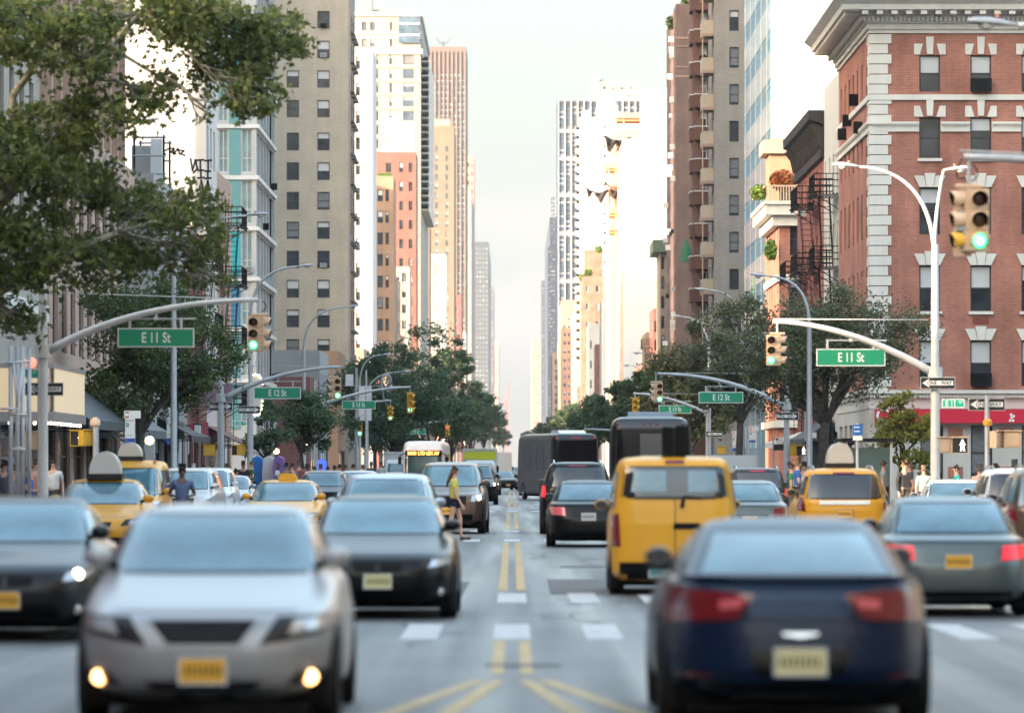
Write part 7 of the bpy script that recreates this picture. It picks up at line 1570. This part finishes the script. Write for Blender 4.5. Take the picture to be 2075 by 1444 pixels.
def person(label, x, D, rot=0, H=1.72, top=(.3, .3, .3), bot=(.05, .06, .1), skin='a', hair=(.03, .02, .015), arms='down', step=.12, long=False, shorts=False, sleeves=False, z=.14, plaid=False, name='person', bag=None):
    root = thing('person', label, 'person', (x, D, z), rot); J, k = skeleton(H, arms, step)
    v = []; e = []; r = []; ix = {}
    def add(n, p, rad, fr=None):
        ix[n] = len(v); v.append(tuple(p)); r.append(rad if hasattr(rad, '__len__') else (rad*k, rad*k))
        if fr is not None: e.append((ix[fr], ix[n]))
    add('pel', J['pel'], (.145*k, .10*k)); add('wai', J['wai'], (.125*k, .09*k), 'pel'); add('che', J['che'], (.15*k, .105*k), 'wai'); add('shc', J['shc'], (.12*k, .085*k), 'che'); add('nec', J['nec'], .052, 'shc')
    add('hd0', J['hd0'], (.066*k, .082*k), 'nec'); add('hd1', J['hd1'], (.072*k, .088*k), 'hd0')
    for n in 'lr':
        s = -1 if n == 'l' else 1
        add('sh'+n, J['sh'+n], .056, 'shc'); add('el'+n, J['el'+n], .04, 'sh'+n); add('wr'+n, J['wr'+n], .027, 'el'+n)
        d = (J['wr'+n]-J['el'+n]).normalized(); pc = J['wr'+n]+d*.055*k; add('pa'+n, pc, (.036*k, .018*k), 'wr'+n)
        sd = Vector((0, 1, 0))-d*d.y; sd = sd.normalized() if sd.length > .1 else Vector((1, 0, 0)); ins = Vector((-s, 0, 0))
        for f, (off, ln) in enumerate(((-.030, .068), (-.010, .078), (.011, .074), (.030, .058))):
            b0 = pc+d*.035*k+sd*off*k; m1 = b0+d*ln*.55*k+ins*.006; m2 = b0+d*ln*.95*k+ins*(.018+.004*f)
            add(f'f{n}{f}a', b0, .0095, 'pa'+n); add(f'f{n}{f}b', m1, .0085, f'f{n}{f}a'); add(f'f{n}{f}c', m2, .0075, f'f{n}{f}b')
        add('t'+n+'a', pc-sd*.038*k+d*.0*k+ins*.012, .010, 'pa'+n); add('t'+n+'b', pc-sd*.052*k+d*.035*k+ins*.026, .0085, 't'+n+'a')
        add('hp'+n, J['hp'+n], .085, 'pel'); add('kn'+n, J['kn'+n], .056, 'hp'+n); ca = J['kn'+n].lerp(J['an'+n], .3)+Vector((0, .015, 0)); add('ca'+n, ca, .054, 'kn'+n); add('an'+n, J['an'+n], .036, 'ca'+n); add('to'+n, J['to'+n], (.042*k, .026*k), 'an'+n)
    body = skin_obj('body', v, e, r, SK[skin], root)
    # face: nose, eyes, mouth, ears
    h = J['hd0'].lerp(J['hd1'], .45); m = MB(); fy = h.y-.083*k
    m.prism([(-.012*k, h.z-.028*k), (.012*k, h.z-.028*k), (.004*k, h.z+.01*k), (-.004*k, h.z+.01*k)], fy-.018*k, fy+.02*k, SK[skin])
    for s in (-1, 1): m.lathe([(.004*k, 0), (.02*k, .006*k), (.018*k, .014*k)], SK[skin], 8, Matrix.Translation((s*.072*k, h.y+.005, h.z-.01*k)) @ Matrix.Diagonal((1, .7, 1.4, 1)), 'x')
    m.build('nose_and_ears', body)
    m = MB(); EY = mat('eye_dark', (.02, .015, .01), .3, 0, 0)
    for s in (-1, 1): m.lathe([(.010*k, .004), (.008*k, -.004)], EY, 8, Matrix.Translation((s*.028*k, fy+.006*k, h.z+.012*k)), 'y'); m.box(s*.028*k-.015*k, s*.028*k+.015*k, fy-.001, fy+.01*k, h.z+.03*k, h.z+.035*k, mat('brow', (.03, .02, .015), .9, 0, 0))
    m.box(-.022*k, .022*k, fy+.0, fy+.014*k, h.z-.05*k, h.z-.042*k, mat('lips', (.35, .10, .09), .5, 0, 0)); m.build('eyes_and_mouth', body)
    # hair
    hm = mat('hair_%d_%d' % (int(hair[0]*99), int(hair[2]*99)), hair, .6, 0, .3, 30); hc = J['hd1']
    hv = [tuple(hc+Vector((0, .035*k, -.06*k))), tuple(hc+Vector((0, .022*k, -.008*k))), tuple(hc+Vector((0, .002*k, .016*k)))]; he = [(0, 1), (1, 2)]; hr = [(.066*k, .064*k), (.079*k, .082*k), (.062*k, .068*k)]
    if long: hv += [tuple(J['nec']+Vector((0, .10*k, .02))), tuple(J['shc']+Vector((0, .16*k, -.04))), tuple(J['che']+Vector((0, .17*k, -.02)))]; he += [(0, 3), (3, 4), (4, 5)]; hr += [(.075*k, .05*k), (.06*k, .035*k), (.02*k, .015*k)]
    skin_obj('hair', hv, he, hr, hm, root, 1, 1)
    # shirt
    tm = cloth('%d_%d_%d' % tuple(int(c*99) for c in top), top); A = .016
    sv, se, sr = [], [], []; six = {}
    def sa(n, p, rad, fr=None):
        six[n] = len(sv); sv.append(tuple(p)); sr.append(rad if hasattr(rad, '__len__') else (rad*k, rad*k))
        if fr is not None: se.append((six[fr], six[n]))
    sa('pel', J['pel']+Vector((0, 0, .02)), (.165*k, .125*k)); sa('wai', J['wai'], (.150*k, .112*k), 'pel'); sa('che', J['che'], (.170*k, .125*k), 'wai'); sa('shc', J['shc'], (.135*k, .098*k), 'che'); sa('col', J['shc'].lerp(J['nec'], .55), (.068*k, .068*k), 'shc')
    for n in 'lr':
        sa('sh'+n, J['sh'+n], .074, 'shc'); sa('mi'+n, J['sh'+n].lerp(J['el'+n], .62), .062, 'sh'+n)
        if sleeves: sa('el'+n, J['el'+n], .052, 'mi'+n); sa('wr'+n, J['wr'+n].lerp(J['el'+n], .1), .04, 'el'+n)
    so_ = skin_obj('shirt', sv, se, sr, tm, root)
    bm_ = cloth('b%d_%d_%d' % tuple(int(c*99) for c in bot), bot); bv, be, brr = [tuple(J['pel'])], [], [(.158*k, .118*k)]
    for n in 'lr':
        i = len(bv); bv += [tuple(J['hp'+n]), tuple(J['hp'+n].lerp(J['kn'+n], .45))]; brr += [(.098*k, .10*k), (.088*k, .088*k)]; be += [(0, i), (i, i+1)]
        if not shorts: bv += [tuple(J['kn'+n]), tuple(J['kn'+n].lerp(J['an'+n], .9))]; brr += [(.072*k, .074*k), (.058*k, .062*k)]; be += [(i+1, i+2), (i+2, i+3)]
    skin_obj('trousers' if not shorts else 'shorts', bv, be, brr, bm_, root)
    for n in 'lr':
        m = MB(); a, t_ = J['an'+n], J['to'+n]; d = (t_-a); d.z = 0; d = d.normalized(); c = a.lerp(t_, .55); M = Matrix.Translation((c.x, c.y, 0)) @ Matrix.Rotation(math.atan2(d.y, d.x), 4, 'Z')
        pts = [(-.13*k, -.035*k), (.05*k, -.048*k), (.11*k, -.035*k), (.135*k, 0), (.11*k, .035*k), (.05*k, .048*k), (-.13*k, .035*k)]; z0 = max(-.005, min(a.z, t_.z)-.045*k)
        m.prism(pts, z0, z0+.075*k, mat('shoe_dark', (.03, .028, .028), .6), M, 'z'); m.build('shoe', root)
    if bag:
        m = MB(); m.box(-.14, .14, .12, .26, 1.02*k, 1.42*k, cloth('bag%d' % int(bag[0]*99), bag)); m.build('backpack', root)
    return root
def walker(label, xp, D, **k): return person(label, px(xp, D), D, **k)
PH = math.pi/2
walker('woman in a yellow shirt and dark shorts crossing between the oncoming cars', 921, 126, rot=PH, H=1.74, top=(.62, .60, .12), bot=(.02, .025, .05), skin='a', hair=(.10, .045, .02), long=True, shorts=True, arms='swing', step=.2, z=0)
walker('man in a blue plaid shirt walking between the cars on the left', 369, 112, rot=.1, H=1.76, top=(.10, .14, .26), bot=(.03, .04, .08), skin='c', hair=(.01, .01, .01), arms='bent', z=0)
walker('person in a bright red shirt by the second crossing on the left', 478, 190, rot=PH, H=1.66, top=(.50, .02, .03), skin='a', step=.2, z=0)
cs = [(8, 122, 'in a dark jacket at the left edge of the frame', (.05, .05, .07), 'b'), (28, 126, 'in a grey top right of the one at the left edge', (.25, .25, .27), 'a'), (60, 123, 'in a bright blue top beside the left mast', (.02, .10, .45), 'a'), (40, 133, 'in a maroon top behind the scaffold', (.20, .04, .05), 'b'), (74, 130, 'in a salmon top just left of the left mast', (.5, .25, .18), 'a'), (108, 138, 'in a white top right of the left mast', (.6, .6, .6), 'a'),
      (392, 200, 'in a white shirt with white hair near the left lamp post', (.6, .6, .6), 'a'), (412, 204, 'in a pale pink top beside the white-haired one', (.55, .40, .38), 'a'), (430, 196, 'in a black top left of the second left mast', (.02, .02, .025), 'b'), (463, 200, 'in a navy top left of the red shirt', (.03, .05, .15), 'a'), (493, 203, 'in a black dress right of the red shirt', (.02, .02, .02), 'b'), (510, 210, 'in a dark green top before the blue stall', (.04, .12, .06), 'a'),
      (563, 208, 'in a white top before the purple stall', (.65, .65, .66), 'c'), (580, 206, 'in a navy jacket right of the purple stall', (.03, .06, .14), 'b'), (592, 209, 'in a slate blue jacket leaning right of the stalls', (.10, .16, .25), 'a'), (606, 210, 'in a brick red top right of the slate blue one', (.30, .08, .06), 'a'), (622, 214, 'in a black coat under the small leafy tree', (.02, .02, .03), 'c'), (637, 216, 'in a light blue shirt under the small leafy tree', (.25, .35, .50), 'a'), (650, 222, 'in a lilac top right of the small leafy tree', (.40, .36, .5), 'a'),
      (700, 250, 'in a grey-blue jacket beside the far post on the left', (.14, .2, .28), 'b'), (716, 255, 'in a sky blue top right of the grey-blue one', (.2, .4, .55), 'a'), (735, 262, 'in a coral top before the white banner', (.5, .16, .12), 'a'), (752, 270, 'in a dark top left of the white trucks', (.05, .05, .06), 'b'), (772, 280, 'in a pale top beside the city bus', (.5, .52, .52), 'a'),
      (1833, 150, 'in a black coat beside the orange bin', (.02, .02, .022), 'a'), (1842, 146, 'in a white skirt and dark top by the orange bin', (.05, .05, .06), 'b'), (1872, 150, 'in a pale green shirt by the right lamp mast', (.40, .52, .42), 'a'), (1893, 147, 'with long brown hair just at the right lamp mast', (.10, .05, .04), 'a'), (1938, 147, 'in a turquoise top right of the green bin', (.05, .45, .42), 'a'), (1985, 138, 'in a peach top beside the right sign post', (.6, .38, .28), 'a'), (2018, 136, 'in a cream jacket right of the right sign post', (.55, .52, .45), 'a'), (2056, 132, 'in an orange-brown top behind the parked white car', (.35, .14, .06), 'b'),
      (1604, 160, 'in a green top right of the slate car', (.04, .2, .12), 'a'), (1616, 156, 'in a royal blue top behind the domed-topper taxi', (.03, .12, .42), 'a'), (1630, 165, 'in a purple-grey jacket by the kiosk', (.2, .16, .2), 'b'), (1600, 200, 'in a rust shirt by the second right mast', (.3, .1, .07), 'a')]
cs += [(300, 165, 'in a beige top before the first left street tree', (.42, .36, .28), 'a'), (318, 168, 'in a black shirt right of the beige one', (.02, .02, .02), 'b'), (334, 172, 'in a teal top just left of the lamp post', (.03, .25, .25), 'a'), (445, 212, 'in a tan jacket between the second left mast and the red shirt', (.35, .25, .16), 'a'), (530, 222, 'in a yellow top behind the blue stall', (.55, .42, .05), 'a'),
       (664, 232, 'in a pink top left of the far posts', (.55, .25, .28), 'a'), (678, 238, 'in a black jacket left of the far posts', (.02, .02, .03), 'b'), (688, 244, 'in a white shirt left of the far posts', (.6, .6, .6), 'a'), (1470, 240, 'in a dark top behind the white kerbside truck', (.03, .03, .04), 'a'), (1672, 190, 'in a tan coat before the dark kiosk', (.4, .3, .2), 'a'), (1790, 158, 'in a grey hoodie beside the glass shelter', (.2, .21, .22), 'b')]
rr = random.Random(3)
for i, (xp, D_, l, c, sk) in enumerate(cs):
    hair = (.5, .48, .45) if 'white hair' in l else ((.12, .06, .03) if 'brown hair' in l else rr.choice([(.02, .015, .01), (.06, .035, .02), (.15, .09, .04)]))
    walker('pedestrian '+l, xp, D_, rot=rr.choice([0, PH, -PH, math.pi, .6]), H=rr.uniform(1.6, 1.82), top=c, skin=sk, hair=hair, arms=rr.choice(['down', 'swing', 'bent']), step=rr.choice([.08, .18, .22]), long='long' in l or 'dress' in l, sleeves=('jacket' in l or 'coat' in l), bot=rr.choice([(.03, .04, .09), (.05, .05, .05), (.12, .11, .1), (.02, .02, .02)]))
bpy.data.scenes.remove(TMP)
cnt = {}
for o in list(COL.objects):
    if o.parent is None and o.get('category') and not o.get('group') and not o.get('kind'): cnt.setdefault(o['category'], []).append(o)
GN_ = {'car': 'cars in the traffic of the avenue', 'tree': 'street trees along both kerbs', 'person': 'people on the pavements and crossings', 'building': 'buildings lining the avenue', 'taxi': 'yellow taxis in the traffic', 'traffic mast': 'curved traffic masts at the crossings', 'truck': 'white box trucks in the traffic', 'bus stop sign': 'bus stop signs along the kerbs', 'awning': 'awnings over the shopfronts', 'shop sign': 'hanging signs over the pavement', 'bus': 'coaches and buses in the traffic', 'stall': 'draped stalls on the left pavement', 'litter bin': 'bins on the right pavement', 'lamp': 'lit lamps of the shopfronts', 'sign post': 'sign posts on the right pavement', 'signal post': 'signal posts on the left pavement'}
for c, l in cnt.items():
    if len(l) > 1 and c in GN_:
        for o in l: o['group'] = GN_[c]
# ================================================================ air
hb = MB(); HZ = bpy.data.materials.new('haze'); HZ.use_nodes = True; N, L = nodes(HZ); N.remove(N['Principled BSDF'])
pv = N.new('ShaderNodeVolumePrincipled'); pv.inputs['Color'].default_value = (.84, .90, .98, 1); pv.inputs['Density'].default_value = 6e-5; pv.inputs['Anisotropy'].default_value = .3
L.new(pv.outputs[0], N['Material Output'].inputs['Volume'])
hb.box(-4100, 4100, -700, 9100, -1.5, 260, HZ); o = hb.build('haze'); o['kind'] = 'stuff'
